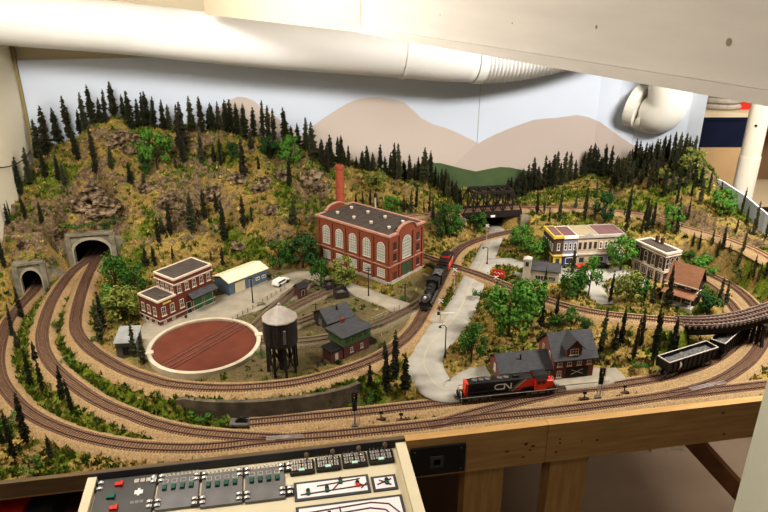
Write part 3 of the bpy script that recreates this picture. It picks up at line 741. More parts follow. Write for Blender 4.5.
# ------------------------------------------------------------------ curved timber trestle on the right
def trestle():
    S = TS['town']; i0 = [i for i, p in enumerate(S) if p.x > .698][0]; P = S[i0:]; T = tangents(P)
    org = P[0]; root = thing('curved_trestle', 'curved timber deck trestle carrying a track over the loop tracks', 'bridge', org)
    Lc = [p - org for p in P]
    mb = MB(); ribbon(mb, Lc, [(-.016, -.006), (-.016, -.016), (.016, -.016), (.016, -.006)], 'truss'); mb.build('deck', root)
    for s in (-1, 1):
        mb = MB(); ribbon(mb, Lc, [(s * .0215 - .0016, -.002), (s * .0215 - .0016, .0032), (s * .0215 + .0016, .0032), (s * .0215 + .0016, -.002)], pm('weathered guard timber', (.17, .125, .10), (.11, .08, .065), 60)); mb.build('guard_timber', root)
        mb = MB(); ribbon(mb, Lc, [(s * .014 - .003, -.012), (s * .014 - .003, -.028), (s * .014 + .003, -.028), (s * .014 + .003, -.012)], 'truss'); mb.build('girder', root)
    mb = MB(); BT = pm('weathered bridge tie', (.20, .15, .125), (.13, .095, .08), 120, .9)
    acc = 0.0; last = None
    for p, t in zip(Lc, T):
        if last is not None and (p - last).length < .0088: continue
        last = p; r = Vector((t.y, -t.x, 0)); c = [p + r * a * .0255 + t * b * .0021 for a, b in ((-1, -1), (1, -1), (1, 1), (-1, 1))]
        mb.ext([(q.x, q.y, -.006) for q in c], (0, 0, 0), (0, 0, .0065), BT)
    tag(mb.build('tie', root), kind='stuff')
    for s, nm, mt in ((-1, 'rail', 'railworn'), (1, 'rail', 'railworn'), (-.62, 'guard_rail', 'rail'), (.62, 'guard_rail', 'rail')):
        mb = MB(); o_ = s * .0086; ribbon(mb, Lc, [(o_ - .0009, .001), (o_ - .0008, .0040), (o_ + .0008, .0040), (o_ + .0009, .001)], mt); mb.build(nm, root)
    # bents: left of the siding track, and a pier between the two loop tracks
    for px_, py_ in ((752, 343),):
        g = at(px_, py_, 0.0); k = min(range(len(P)), key=lambda k: (P[k].x - g.x) ** 2 + (P[k].y - g.y) ** 2)
        p, t = P[k] - org, T[k]; r = Vector((t.y, -t.x, 0)); zb = -org.z - .004; mb = MB()
        for a in (-.022, -.011, 0, .011, .022):
            q = p + r * a; mb.bar((q.x, q.y, -.026), (q.x + r.x * a * .3, q.y + r.y * a * .3, zb), .006, 'blackwood')
        a, b = p + r * .027, p - r * .027; mb.bar((a.x, a.y, -.027), (b.x, b.y, -.027), .007, 'blackwood')
        a2, b2 = p + r * .03, p - r * .03; mb.bar((a2.x, a2.y, zb + .012), (b2.x, b2.y, -.034), .003, 'blackwood'); mb.bar((b2.x, b2.y, zb + .012), (a2.x, a2.y, -.034), .003, 'blackwood')
        mb.build('bent', root)
    # timber cribbed abutment where the bank ends
    p, t = Lc[0], T[0]; r = Vector((t.y, -t.x, 0)); mb = MB(); c = [p + r * a * .045 + t * b for a, b in ((-1, -.012), (1, -.012), (1, .004), (-1, .004))]
    mb.ext([(q.x, q.y, -org.z - .01) for q in c], (0, 0, 0), (0, 0, org.z - .006), 'blackwood'); mb.build('abutment', root)
trestle()
# ------------------------------------------------------------------ buildings
def site(A, B, z):
    a, b = at(*A, z), at(*B, z); d = b - a
    return a, math.atan2(d.y, d.x), d.length
def footprint(a, rz, L_, D_, off=(0, 0)):
    c, s = math.cos(rz), math.sin(rz); cx, cy = L_ / 2 + off[0], D_ / 2 + off[1]
    q = (a.x + c * cx - s * cy, a.y + s * cx + c * cy)
    n = max(1, int(L_ / max(D_, .01) + .5))
    for k in range(n):
        x = L_ * (k + .5) / n + off[0]
        BPADS.append((a.x + c * x - s * cy, a.y + s * x + c * cy, math.hypot(L_ / n, D_) / 2 + .004))
WCACHE = {}
def window_mesh(w, h, frame='white', glass='glass', nx=2, ny=2, arch=False, sill=True, bar=.0009, fr=.0013):
    key = (round(w, 4), round(h, 4), frame, glass, nx, ny, arch, sill)
    if key in WCACHE: return WCACHE[key]
    mb = MB(); r = w / 2; n = 10
    if arch: out = [(-r, 0), (r, 0)] + [(r * math.cos(PI * k / n), h - r + r * math.sin(PI * k / n)) for k in range(n + 1)]
    else: out = [(-r, 0), (r, 0), (r, h), (-r, h)]
    mb.py(out, -.0004, .0010, glass)
    m = len(out); k_ = 1 - 2 * fr / w; inn = [(x * k_, fr + (z - fr) * (1 - fr / h * 1.2) if z > 0 else fr) for x, z in out]
    for i in range(m):
        j = (i + 1) % m; mb.ext([(out[i][0], -.0012, out[i][1]), (out[j][0], -.0012, out[j][1]), (inn[j][0], -.0012, inn[j][1]), (inn[i][0], -.0012, inn[i][1])], (0, 0, 0), (0, .0014, 0), frame)
    for i in range(1, nx): x = -r + w * i / nx; mb.box(x - bar / 2, x + bar / 2, -.0010, 0, fr, (h - fr) if not arch else h - r + math.sqrt(max(r * r - x * x, 0)) - fr, frame)
    for i in range(1, ny):
        z = h * i / ny; xx = r if not arch or z < h - r else math.sqrt(max(r * r - (z - h + r) ** 2, 0)); mb.box(-xx + fr * .5, xx - fr * .5, -.0010, 0, z - bar / 2, z + bar / 2, frame)
    if sill: mb.box(-r - .0015, r + .0015, -.0022, .0005, -.0018, 0, 'stone' if frame != 'cornice' else 'cornice')
    WCACHE[key] = mb.mesh('window')
    return WCACHE[key]
def on_face(root, face, L_, D_, name, me, u, z, ox=0, oy=0, label=None):
    loc, r = {'front': ((ox + u, oy, z), 0), 'right': ((ox + L_, oy + u, z), PI / 2), 'left': ((ox, oy + D_ - u, z), -PI / 2), 'back': ((ox + L_ - u, oy + D_, z), PI)}[face]
    return part(name, me, root, loc, r, label)
def door_mesh(w, h, mat, frame='stone', panels=2):
    mb = MB(); mb.box(-w / 2, w / 2, -.0006, .001, 0, h, mat)
    for i in range(panels + 1): x = -w / 2 + w * i / panels; mb.box(x - .0006, x + .0006, -.0012, 0, 0, h, mat)
    mb.box(-w / 2 - .001, -w / 2, -.0014, .001, 0, h + .001, frame); mb.box(w / 2, w / 2 + .001, -.0014, .001, 0, h + .001, frame); mb.box(-w / 2, w / 2, -.0014, .001, h, h + .001, frame)
    return mb.mesh('door')
def flat_roof(root, L_, D_, h, roofmat, trim, over=.0015, par=.0022, ox=0, oy=0, name='roof'):
    mb = MB(); mb.box(ox + .002, ox + L_ - .002, oy + .002, oy + D_ - .002, h - .004, h + .0008, roofmat); mb.build(name, root)
    mb = MB()
    for x0, x1, y0, y1 in ((-over, L_ + over, -over, .0026), (-over, L_ + over, D_ - .0026, D_ + over), (-over, .0026, .0026, D_ - .0026), (L_ - .0026, L_ + over, .0026, D_ - .0026)): mb.box(ox + x0, ox + x1, oy + y0, oy + y1, h - .003, h + par, trim)
    mb.build('cornice', root)
def gable_roof(root, L_, D_, h, rise, mat, over=.006, thick=.0025, ox=0, oy=0, name='roof', tag_=None):
    mb = MB(); y0, y1 = oy - over, oy + D_ + over; zr = h + rise; ze = h - rise * over / (D_ / 2); ym = oy + D_ / 2
    mb.px([(y0, ze), (ym, zr), (y1, ze), (y1, ze + thick), (ym, zr + thick), (y0, ze + thick)], ox - over, ox + L_ + over, mat); return mb.build(name, root)
def gable_walls(root, L_, D_, h, rise, mat, ox=0, oy=0, z0=-.012, name='walls'):
    mb = MB(); mb.px([(oy, z0), (oy + D_, z0), (oy + D_, h), (oy + D_ / 2, h + rise), (oy, h)], ox, ox + L_, mat); return mb.build(name, root)

# -- brick power house with arched windows
def power_house():
    a, rz, L_ = site((319, 259), (389, 284), .035); D_ = .158; Hh = .146
    root = thing('power_house', 'large red brick power house with tall arched windows and flat dark roof', 'building', a, rz); footprint(a, rz, L_, D_)
    mb = MB(); mb.box(0, L_, 0, D_, -.01, Hh, 'brick')
    hump = [(D_ * .22, Hh), (D_ * .78, Hh), (D_ * .78, Hh + .004)] + [(D_ * (.5 + .24 * math.cos(PI * k / 8)), Hh + .004 + .014 * math.sin(PI * k / 8)) for k in range(9)] + [(D_ * .22, Hh + .004)]
    for x0 in (0, L_ - .005): mb.px(hump, x0, x0 + .005, 'brick')
    for k in range(6):
        x = .002 + (L_ - .012) * k / 5; mb.box(x, x + .008, -.003, 0, -.01, Hh - .012, 'brick')
    for y in (0, D_ * .27, D_ * .67, D_ - .008): mb.box(L_, L_ + .003, y, y + .008, -.01, Hh - .012, 'brick')
    mb.build('walls', root)
    trimm = pm('pink stone trim', (.44, .24, .18), (.36, .19, .14), 60)
    mb = MB(); mb.box(-.004, L_ + .004, -.004, D_ + .004, .051, .0535, trimm); mb.build('string_course', root)
    mb = MB(); mb.box(-.004, L_ + .004, -.004, D_ + .004, -.01, .006, 'stone'); mb.build('plinth', root)
    mb = MB(); mb.box(-.005, L_ + .005, -.005, .003, Hh - .0035, Hh + .002, trimm); mb.box(-.005, L_ + .005, D_ - .003, D_ + .005, Hh - .0035, Hh + .002, trimm)
    for x0 in (-.004, L_ - .005):
        top = hump[2:]
        for i in range(len(top) - 1): mb.ext([(x0, top[i][0], top[i][1]), (x0, top[i + 1][0], top[i + 1][1]), (x0, top[i + 1][0], top[i + 1][1] + .003), (x0, top[i][0], top[i][1] + .003)], (0, 0, 0), (.009, 0, 0), trimm)
        mb.box(x0, x0 + .009, .003, D_ * .24, Hh - .0035, Hh + .002, trimm); mb.box(x0, x0 + .009, D_ * .76, D_ - .003, Hh - .0035, Hh + .002, trimm)
    mb.build('cornice', root)
    mb = MB(); mb.box(.004, L_ - .004, .003, D_ - .003, Hh - .004, Hh + .0006, 'tar')
    for k in range(1, 9): mb.box(.006 + (L_ - .012) * k / 9, .0068 + (L_ - .012) * k / 9, .004, D_ - .004, Hh, Hh + .0013, 'tar')
    mb.build('roof', root)
    big = window_mesh(.030, .058, 'white', 'paleglass', 4, 7, True); low = window_mesh(.029, .026, 'white', 'paleglass', 4, 4)
    for k in range(5):
        u = .010 + (L_ - .012) * (k + .5) / 5; on_face(root, 'front', L_, D_, 'arched_window', big, u, .064); on_face(root, 'front', L_, D_, 'window', low, u, .015)
    on_face(root, 'right', L_, D_, 'arched_window', window_mesh(.040, .068, 'white', 'paleglass', 4, 7, True), D_ * .5, .060)
    sm = window_mesh(.013, .024, 'maroon', 'glass', 1, 2)
    for u in (.16, .84):
        for z in (.064, .098): on_face(root, 'right', L_, D_, 'window', sm, D_ * u, z)
    on_face(root, 'right', L_, D_, 'window', sm, D_ * .84, .018)
    on_face(root, 'right', L_, D_, 'loading_door', door_mesh(.042, .044, 'darkgreen', 'brick', 2), D_ * .5, .002, label='large green double loading door')
    on_face(root, 'right', L_, D_, 'side_door', door_mesh(.014, .030, 'maroon', 'brick', 1), D_ * .16, .0)
    mb = MB(); mb.lathe([(.004, 0), (.004, .005), (.0055, .005), (.0055, .0075), (.001, .0085)], 10, 'cornice'); vm = mb.mesh('roof vent')
    for i in range(4):
        for j in (.30, .70): part('roof_vent', vm, root, (L_ * (.14 + .24 * i), D_ * j, Hh))
    # the detached stack behind its far left corner
    c, s = math.cos(rz), math.sin(rz)
    def loc(x, y): return Vector((a.x + c * x - s * y, a.y + s * x + c * y, .034))
    best = min(((abs(proj(loc(x, D_ + .022))[0] - 341), x) for x in [i * .002 - .08 for i in range(90)]))
    p = loc(best[1], D_ + .022); lo, hi = .05, .4
    for _ in range(30):
        m_ = (lo + hi) / 2
        if proj(p + Vector((0, 0, m_)))[1] > 165: lo = m_
        else: hi = m_
    t = thing('brick_chimney', 'tall round red brick chimney stack behind the power house', 'chimney', p)
    BPADS.append((p.x, p.y, .03))
    mb = MB(); mb.lathe([(.0165, -.01), (.0155, lo * .4), (.0128, lo - .014)], 18, pm('terracotta brick', (.33, .085, .045), (.27, .07, .04), 120)); mb.build('stack', t, smooth=False)
    mb = MB(); mb.lathe([(.0128, lo - .014), (.0155, lo - .011), (.0155, lo - .002), (.013, lo), (.008, lo), (.008, lo - .01)], 18, pm('terracotta cap', (.30, .075, .04), (.25, .06, .035), 120), cap=False); mb.build('cap', t)
    # small pale smoke pipe on the roof side
    p2 = loc(L_ * .33, D_ + .004); t = thing('exhaust_pipe', 'thin grey exhaust pipe with dark cap behind the power house roof', 'pipe', p2); mb = MB(); mb.tube([(0, 0, -.004), (0, 0, .185)], .003, 'stone', 8); mb.build('pipe', t); mb = MB(); mb.lathe([(.0045, .183), (.0045, .194), (.002, .198)], 10, 'blackmatte'); mb.build('cap', t)
def proj(p):
    zz = p.z - CH; dep = p.y * CT - zz * ST
    return 384 + F * p.x / dep, 256 - F * (p.y * ST + zz * CT) / dep
power_house()

# -- two-storey brick shop beside the turntable
def brick_shop():
    a, rz, L_ = site((161, 327), (215, 302), .035); D_ = .080
    root = thing('brick_shop', 'two-storey dark red brick railway shop with low front end beside the turntable', 'building', a, rz); footprint(a, rz, L_, D_)
    x1 = L_ * .31; h1, h2 = .069, .110
    mb = MB(); mb.box(0, x1, 0, D_, -.01, h1, 'brick2'); mb.box(x1, L_, 0, D_, -.01, h2, 'brick2'); mb.build('walls', root)
    flat_roof(root, x1, D_, h1, 'tar', 'cornice', name='low_roof'); flat_roof(root, L_ - x1, D_, h2, 'tar', 'cornice', ox=x1, name='high_roof')
    mb = MB(); mb.box(x1 - .002, L_ + .002, -.002, D_ + .002, h2 - .016, h2 - .013, 'cornice'); mb.build('string_course', root)
    mb = MB(); mb.box(-.002, L_ + .002, -.002, D_ + .002, .014, .0165, 'stone'); mb.box(-.0015, L_ + .0015, -.0015, D_ + .0015, -.01, .003, 'stone'); mb.build('stone_bands', root)
    w1 = window_mesh(.0125, .024, 'cornice', 'glass', 2, 2); w2 = window_mesh(.0115, .022, 'cornice', 'glass', 2, 2); bw = window_mesh(.009, .007, 'cornice', 'glass', 2, 1, False, False)
    for u in (.26, .74): on_face(root, 'front', x1, D_, 'window', w1, x1 * u, .027); on_face(root, 'front', x1, D_, 'basement_window', bw, x1 * u, .005)
    for u in (.2, .5, .8): on_face(root, 'left', x1, D_, 'window', w1, D_ * u, .027); on_face(root, 'left', x1, D_, 'basement_window', bw, D_ * u, .005)
    for k in range(5): on_face(root, 'front', L_ - x1, D_, 'window', w2, (L_ - x1) * (.11 + .195 * k), .070, ox=x1)
    for k in range(4): on_face(root, 'left', L_ - x1, D_, 'window', w2, D_ * (.14 + .24 * k), .0735, ox=x1)
    on_face(root, 'front', L_ - x1, D_, 'window', w1, (L_ - x1) * .13, .027, ox=x1)
    on_face(root, 'front', L_ - x1, D_, 'side_door', door_mesh(.013, .032, 'blackmatte', 'stone', 1), (L_ - x1) * .30, .002, ox=x1)
    dm = door_mesh(.028, .040, 'greendoor', 'stone', 2)
    for u in (.54, .83): on_face(root, 'front', L_ - x1, D_, 'loading_door', dm, (L_ - x1) * u, .002, ox=x1)
    mb = MB(); X0 = x1 + (L_ - x1) * .30; mb.px([(0, .056), (-.020, .046), (-.020, .048), (0, .058)], X0, L_, 'slate'); mb.build('awning', root, label='grey sloping awning over the doors')
    mb = MB(); mb.box(x1 * .25, x1 * .7, -.0022, -.0002, .057, .061, 'yellow'); mb.build('sign_board', root, label='small yellow name board')
    mb = MB(); mb.box(x1 * .4, x1 * .6, D_ * .1, D_ * .3, h1, h1 + .003, 'tar'); mb.build('roof_hatch', root)
brick_shop()

# -- blue grey steel shed
def blue_shed():
    a, rz, L_ = site((230, 296), (267.5, 281), .035); D_ = .068; h, rise = .040, .010
    root = thing('steel_shed', 'blue grey steel shed with cream metal roof behind the turntable', 'building', a, rz); footprint(a, rz, L_, D_)
    gable_walls(root, L_, D_, h, rise, 'bluesteel')
    mb = MB(); mb.px([(-.004, h - .0012), (D_ / 2, h + rise), (D_ + .004, h - .0012), (D_ + .004, h + .0012), (D_ / 2, h + rise + .0024), (-.004, h + .0012)], -.004, L_ + .004, 'creamroof')
    for k in range(9):
        x = -.003 + (L_ + .006) * k / 8; mb.px([(-.004, h + .0010), (D_ / 2, h + rise + .0022), (D_ + .004, h + .0010), (D_ + .004, h + .002), (D_ / 2, h + rise + .0032), (-.004, h + .002)], x, x + .001, 'creamroof')
    mb.build('roof', root)
    mb = MB(); mb.box(-.0008, L_ + .0008, -.0008, 0, -.01, .002, 'stone'); mb.build('footing', root)
    on_face(root, 'front', L_, D_, 'garage_door', door_mesh(.032, .030, 'creamdoor', 'creamdoor', 4), L_ * .27, .001, label='cream roll-up garage door')
    wm = window_mesh(.013, .009, 'white', 'glass', 2, 1, False, False)
    for u in (.74, .90): on_face(root, 'front', L_, D_, 'window', wm, L_ * u, .015)
    on_face(root, 'front', L_, D_, 'side_door', door_mesh(.010, .024, 'bluesteel', 'stone', 1), L_ * .55, .001)
blue_shed()

def grey_shed():
    a, rz, L_ = site((117, 355.5), (137, 354.5), .035); D_ = .056
    root = thing('storage_shed', 'small dark storage shed with pale sloping roof left of the turntable', 'building', a, rz); footprint(a, rz, L_, D_)
    mb = MB(); mb.px([(0, -.01), (D_, -.01), (D_, .042), (0, .034)], 0, L_, 'shedgrey'); mb.build('walls', root)
    mb = MB(); mb.px([(-.006, .0333), (D_ + .004, .043), (D_ + .004, .045), (-.006, .0353)], -.003, L_ + .003, 'shedroof'); mb.build('roof', root)
    on_face(root, 'front', L_, D_, 'shed_door', door_mesh(.016, .022, 'blackwood', 'shedgrey', 2), L_ * .5, 0)
    on_face(root, 'right', L_, D_, 'window', window_mesh(.012, .012, 'white', 'glass', 2, 2), D_ * .5, .012)
grey_shed()

# -- turntable
def turntable():
    l, r = at(149.5, 344, .04), at(260, 344, .04); Rr = (r - l).length / 2; c = (l + r) / 2; c.z = .033
    root = thing('turntable', 'round railway turntable with rust red deck and pale concrete rim', 'turntable', c)
    BPADS.append((c.x, c.y, Rr + .004))
    n = 64; ri = Rr - .0095
    mb = MB(); mb.lathe([(Rr, -.01), (Rr, .009), (ri, .0095), (ri, .003)], n, 'pit', cap=False); mb.build('rim', root)
    mb = MB(); mb.lathe([(ri - .001, .0), (ri - .001, .0050)], n, 'turnred')
    mb.build('deck', root)
    dA, dB = at(172, 360, .038), at(241, 321, .038); d = (dB - dA); d.z = 0; d.normalize(); q = Vector((d.y, -d.x, 0)); e = ri - .002
    mb = MB()
    c4 = [q * s1 * .021 + d * s2 * e for s1, s2 in ((-1, -1), (1, -1), (1, 1), (-1, 1))]; mb.ext([(p.x, p.y, .0045) for p in c4], (0, 0, 0), (0, 0, .0012), 'turnred'); mb.build('bridge', root)
    for s in (-.0086, .0086):
        mb = MB(); mb.ext([((q * (s + w) + d * k * e).x, (q * (s + w) + d * k * e).y, .0055) for w, k in ((-.0009, -1), (.0009, -1), (.0009, 1), (-.0009, 1))], (0, 0, 0), (0, 0, .0022), 'rail'); mb.build('rail', root)
    mb = MB()
    for s in (-.021, .021): mb.ext([((q * (s + w) + d * k * e).x, (q * (s + w) + d * k * e).y, .0055) for w, k in ((-.0006, -1), (.0006, -1), (.0006, 1), (-.0006, 1))], (0, 0, 0), (0, 0, .0012), 'tie')
    mb.build('edge_beams', root)
    for px_, py_ in ((259, 337.5), (150, 356)):
        p = at(px_, py_, .033) - c; p.z = 0; u = p.normalized(); v = Vector((-u.y, u.x, 0)); f = [p * 1.0 + u * a * .009 + v * b * .008 for a, b in ((-1, -1), (1, -1), (1, 1), (-1, 1))]
        mb = MB(); mb.ext([(k.x, k.y, -.006) for k in f], (0, 0, 0), (0, 0, .0165), 'pit'); mb.build('approach_block', root)
turntable()

# -- water tower
def water_tower():
    p = at(283, 368, .034); dp = depth(p); R_ = 16.3 / F * dp
    def zof(py):
        lo, hi = 0, .4
        for _ in range(30):
            m_ = (lo + hi) / 2
            if proj(p + Vector((0, 0, m_)))[1] > py: lo = m_
            else: hi = m_
        return lo
    zb, zt, za = zof(340), zof(317), zof(305)
    root = thing('water_tower', 'black timber railway water tower with pale conical roof beside the turntable', 'water tower', p); BPADS.append((p.x, p.y, R_ + .004))
    mb = MB(); mb.lathe([(R_, zb), (R_ * 1.0, zt)], 28, pm('black tank staves', (.02, .016, .014), (.042, .033, .028), 60, .7, stretch=(6, 6, .4)))
    mb.build('tank', root)
    mb = MB()
    for k in range(6): z = zb + (zt - zb) * (k + .4) / 6; mb.lathe([(R_ + .0008, z), (R_ + .0008, z + .0012)], 28, 'blackmatte', cap=False)
    mb.build('hoops', root)
    mb = MB(); mb.lathe([(R_ * 1.07, zt - .001), (R_ * 1.05, zt + .0015), (.003, za), (.003, za + .004), (.0005, za + .005)], 12, 'tankroof'); mb.build('roof', root)
    mb = MB(); mb.lathe([(R_ * .98, zb - .004), (R_ * .98, zb)], 16, 'blackwood'); mb.bar((-R_ * .9, 0, zb - .006), (R_ * .9, 0, zb - .006), .005, 'blackwood'); mb.bar((0, -R_ * .9, zb - .006), (0, R_ * .9, zb - .006), .005, 'blackwood'); mb.build('floor_frame', root)
    for k in range(8):
        a = 2 * PI * (k + .5) / 8; r = R_ * .86; mb = MB(); mb.bar((r * math.cos(a) * 1.04, r * math.sin(a) * 1.04, -.006), (r * math.cos(a), r * math.sin(a), zb - .003), .0055, 'blackwood'); mb.build('leg', root)
    mb = MB()
    for k in range(8):
        a, b = 2 * PI * (k + .5) / 8, 2 * PI * (k + 1.5) / 8; r = R_ * .88
        mb.bar((r * math.cos(a), r * math.sin(a), .006), (r * math.cos(b), r * math.sin(b), zb - .012), .0025, 'blackwood'); mb.bar((r * math.cos(b), r * math.sin(b), .006), (r * math.cos(a), r * math.sin(a), zb - .012), .0025, 'blackwood')
    mb.build('cross_bracing', root)
    mb = MB(); mb.tube([(0, 0, -.004), (0, 0, zb)], .008, 'blackwood', 10); mb.build('riser_pipe', root)
    mb = MB(); d = Vector((.35, -.94, 0)); mb.tube([d * (R_ + .004) + Vector((0, 0, zb + .012)), d * (R_ + .008) + Vector((0, 0, zb + .045))], .003, 'steel', 8); mb.build('spout', root)
    mb = MB(); d2 = Vector((-.5, -.86, 0)); q = Vector((.86, -.5, 0))
    for s in (-.003, .003): mb.bar(d2 * (R_ + .003) + q * s + Vector((0, 0, 0.0)), d2 * (R_ + .003) + q * s + Vector((0, 0, zt)), .001, 'blackwood')
    for k in range(18): z = zt * k / 18; mb.bar(d2 * (R_ + .003) - q * .003 + Vector((0, 0, z)), d2 * (R_ + .003) + q * .003 + Vector((0, 0, z)), .0008, 'blackwood')
    mb.build('ladder', root)
water_tower()

# -- interlocking tower with annex, and the gabled shed behind it
def signal_tower():
    a, rz, L_ = site((344, 358), (369, 347), .034); D_ = .052; h1, h2 = .030, .057
    root = thing('signal_tower', 'railway signal tower, maroon below and green above with grey hipped roof', 'building', a, rz); footprint(a, rz, L_, D_)
    mb = MB(); mb.box(0, L_, 0, D_, -.01, h1, 'maroon'); mb.build('lower_walls', root)
    mb = MB(); mb.box(-.003, L_ + .003, -.003, D_ + .003, h1, h2, 'greensiding'); mb.build('upper_walls', root)
    mb = MB(); o_ = .009; vs = [(-o_, -o_, h2), (L_ + o_, -o_, h2), (L_ + o_, D_ + o_, h2), (-o_, D_ + o_, h2), (L_ * .32, D_ / 2, h2 + .018), (L_ * .68, D_ / 2, h2 + .018)]
    mb.add(vs, [(0, 1, 5, 4), (1, 2, 5), (2, 3, 4, 5), (3, 0, 4), (3, 2, 1, 0)], 'slate'); mb.build('roof', root)
    mb = MB(); mb.box(L_ * .3 - .004, L_ * .3 + .004, D_ * .55, D_ * .7, h2 + .010, h2 + .026, 'brick2'); mb.build('flue', root)
    wm = window_mesh(.010, .013, 'greensiding', 'glass', 2, 2, False, False)
    for k in range(4): on_face(root, 'front', L_, D_ , 'window', wm, L_ * (.14 + .24 * k), h1 + .008, oy=-.003)
    for k in range(3): on_face(root, 'left', L_, D_, 'window', wm, D_ * (.2 + .3 * k), h1 + .008, ox=-.003)
    w2 = window_mesh(.008, .012, 'stone', 'glass', 1, 2)
    for u in (.3, .7): on_face(root, 'front', L_, D_, 'window', w2, L_ * u, .008)
    mb = MB(); ax, bx = -.034, -.0005; mb.box(ax, bx, .002, .036, -.01, .026, 'maroon'); w = mb.build('annex', root)
    mb = MB(); mb.box(ax - .003, bx, -.001, .039, .026, .029, 'blackmatte'); mb.build('annex_roof', w)
    mb = MB(); mb.box(ax + .010, ax + .019, -.0005 + .002, .003, 0, .02, 'stone'); mb.build('annex_door', w)
    mb = MB()
    for k in range(7): mb.box(L_ + .003 + .004 * k, L_ + .007 + .004 * k, .006, .018, -.004, h1 - .003 - .0035 * k, 'blackwood')
    mb.build('stair', root)
    a, rz, L_ = site((328, 331), (353, 323), .034); D_ = .072
    root = thing('gabled_shed', 'dark timber shed with grey gabled roof behind the signal tower', 'building', a, rz); footprint(a, rz, L_, D_)
    gable_walls(root, L_, D_, .022, .022, 'blackwood'); gable_roof(root, L_, D_, .022, .022, 'slate', .004)
    on_face(root, 'left', L_, D_, 'shed_door', door_mesh(.018, .020, 'shedgrey', 'blackwood', 2), D_ * .5, 0)
    mb = MB(); mb.tube([(L_ * .55, D_ * .32, .034), (L_ * .55, D_ * .32, .050)], .002, 'blackmatte', 8); mb.build('stovepipe', root)
signal_tower()

def yard_bits():
    a, rz, L_ = site((299, 297), (307, 294), .034); D_ = .022
    r = thing('sand_house', 'tiny maroon hut with dark gabled roof among the yard tracks', 'hut', a, rz); footprint(a, rz, L_, D_)
    gable_walls(r, L_, D_, .024, .010, 'maroon'); gable_roof(r, L_, D_, .024, .010, 'blackmatte', .003)
    on_face(r, 'front', L_, D_, 'hut_door', door_mesh(.008, .016, 'blackwood', 'stone', 1), L_ * .5, 0)
    for A, B, lab in (((336, 299), (349, 297), 'dark timber coal bin under the olive tree by the yard'), ((327, 291), (335, 289.5), 'smaller dark timber coal bin behind the other bin')):
        a, rz, L_ = site(A, B, .034); D_ = .028; r = thing('coal_bin', lab, 'bin', a, rz); footprint(a, rz, L_, D_)
        mb = MB(); mb.box(0, L_, 0, .003, -.006, .016, 'blackwood'); mb.box(0, L_, D_ - .003, D_, -.006, .020, 'blackwood'); mb.box(0, .003, .003, D_ - .003, -.006, .018, 'blackwood'); mb.box(L_ - .003, L_, .003, D_ - .003, -.006, .018, 'blackwood'); mb.build('bin_walls', r)
        mb = MB(); vs = [(.003, .003, .010), (L_ - .003, .003, .010), (L_ - .003, D_ - .003, .010), (.003, D_ - .003, .010), (L_ / 2, D_ / 2, .020)]; mb.add(vs, [(0, 1, 4), (1, 2, 4), (2, 3, 4), (3, 0, 4)], 'coal'); mb.build('coal_heap', r)
    # rough low fence along the yard
    for pts, lab in (([(233, 322), (247, 313), (262, 304), (276, 295), (289, 287)], 'low pale post fence between the gravel lot and the yard tracks'), ([(372, 322), (383, 317), (394, 312), (402, 308)], 'short pale post fence between yard track and street')):
        P = [at(*p, .034) for p in pts]; S = spline(P, .02); r = thing('post_fence', lab, 'fence', P[0]); org = P[0]
        for p in S:
            mb = MB(); q = p - org; mb.bar((q.x, q.y, -.004), (q.x, q.y, .014), .002, 'fencewood'); mb.build('post', r)
        for z in (.006, .012):
            mb = MB(); mb.tube([p - org + Vector((0, 0, z)) for p in S], .0005, 'fencewood', 4); mb.build('fence_rail', r)
yard_bits()

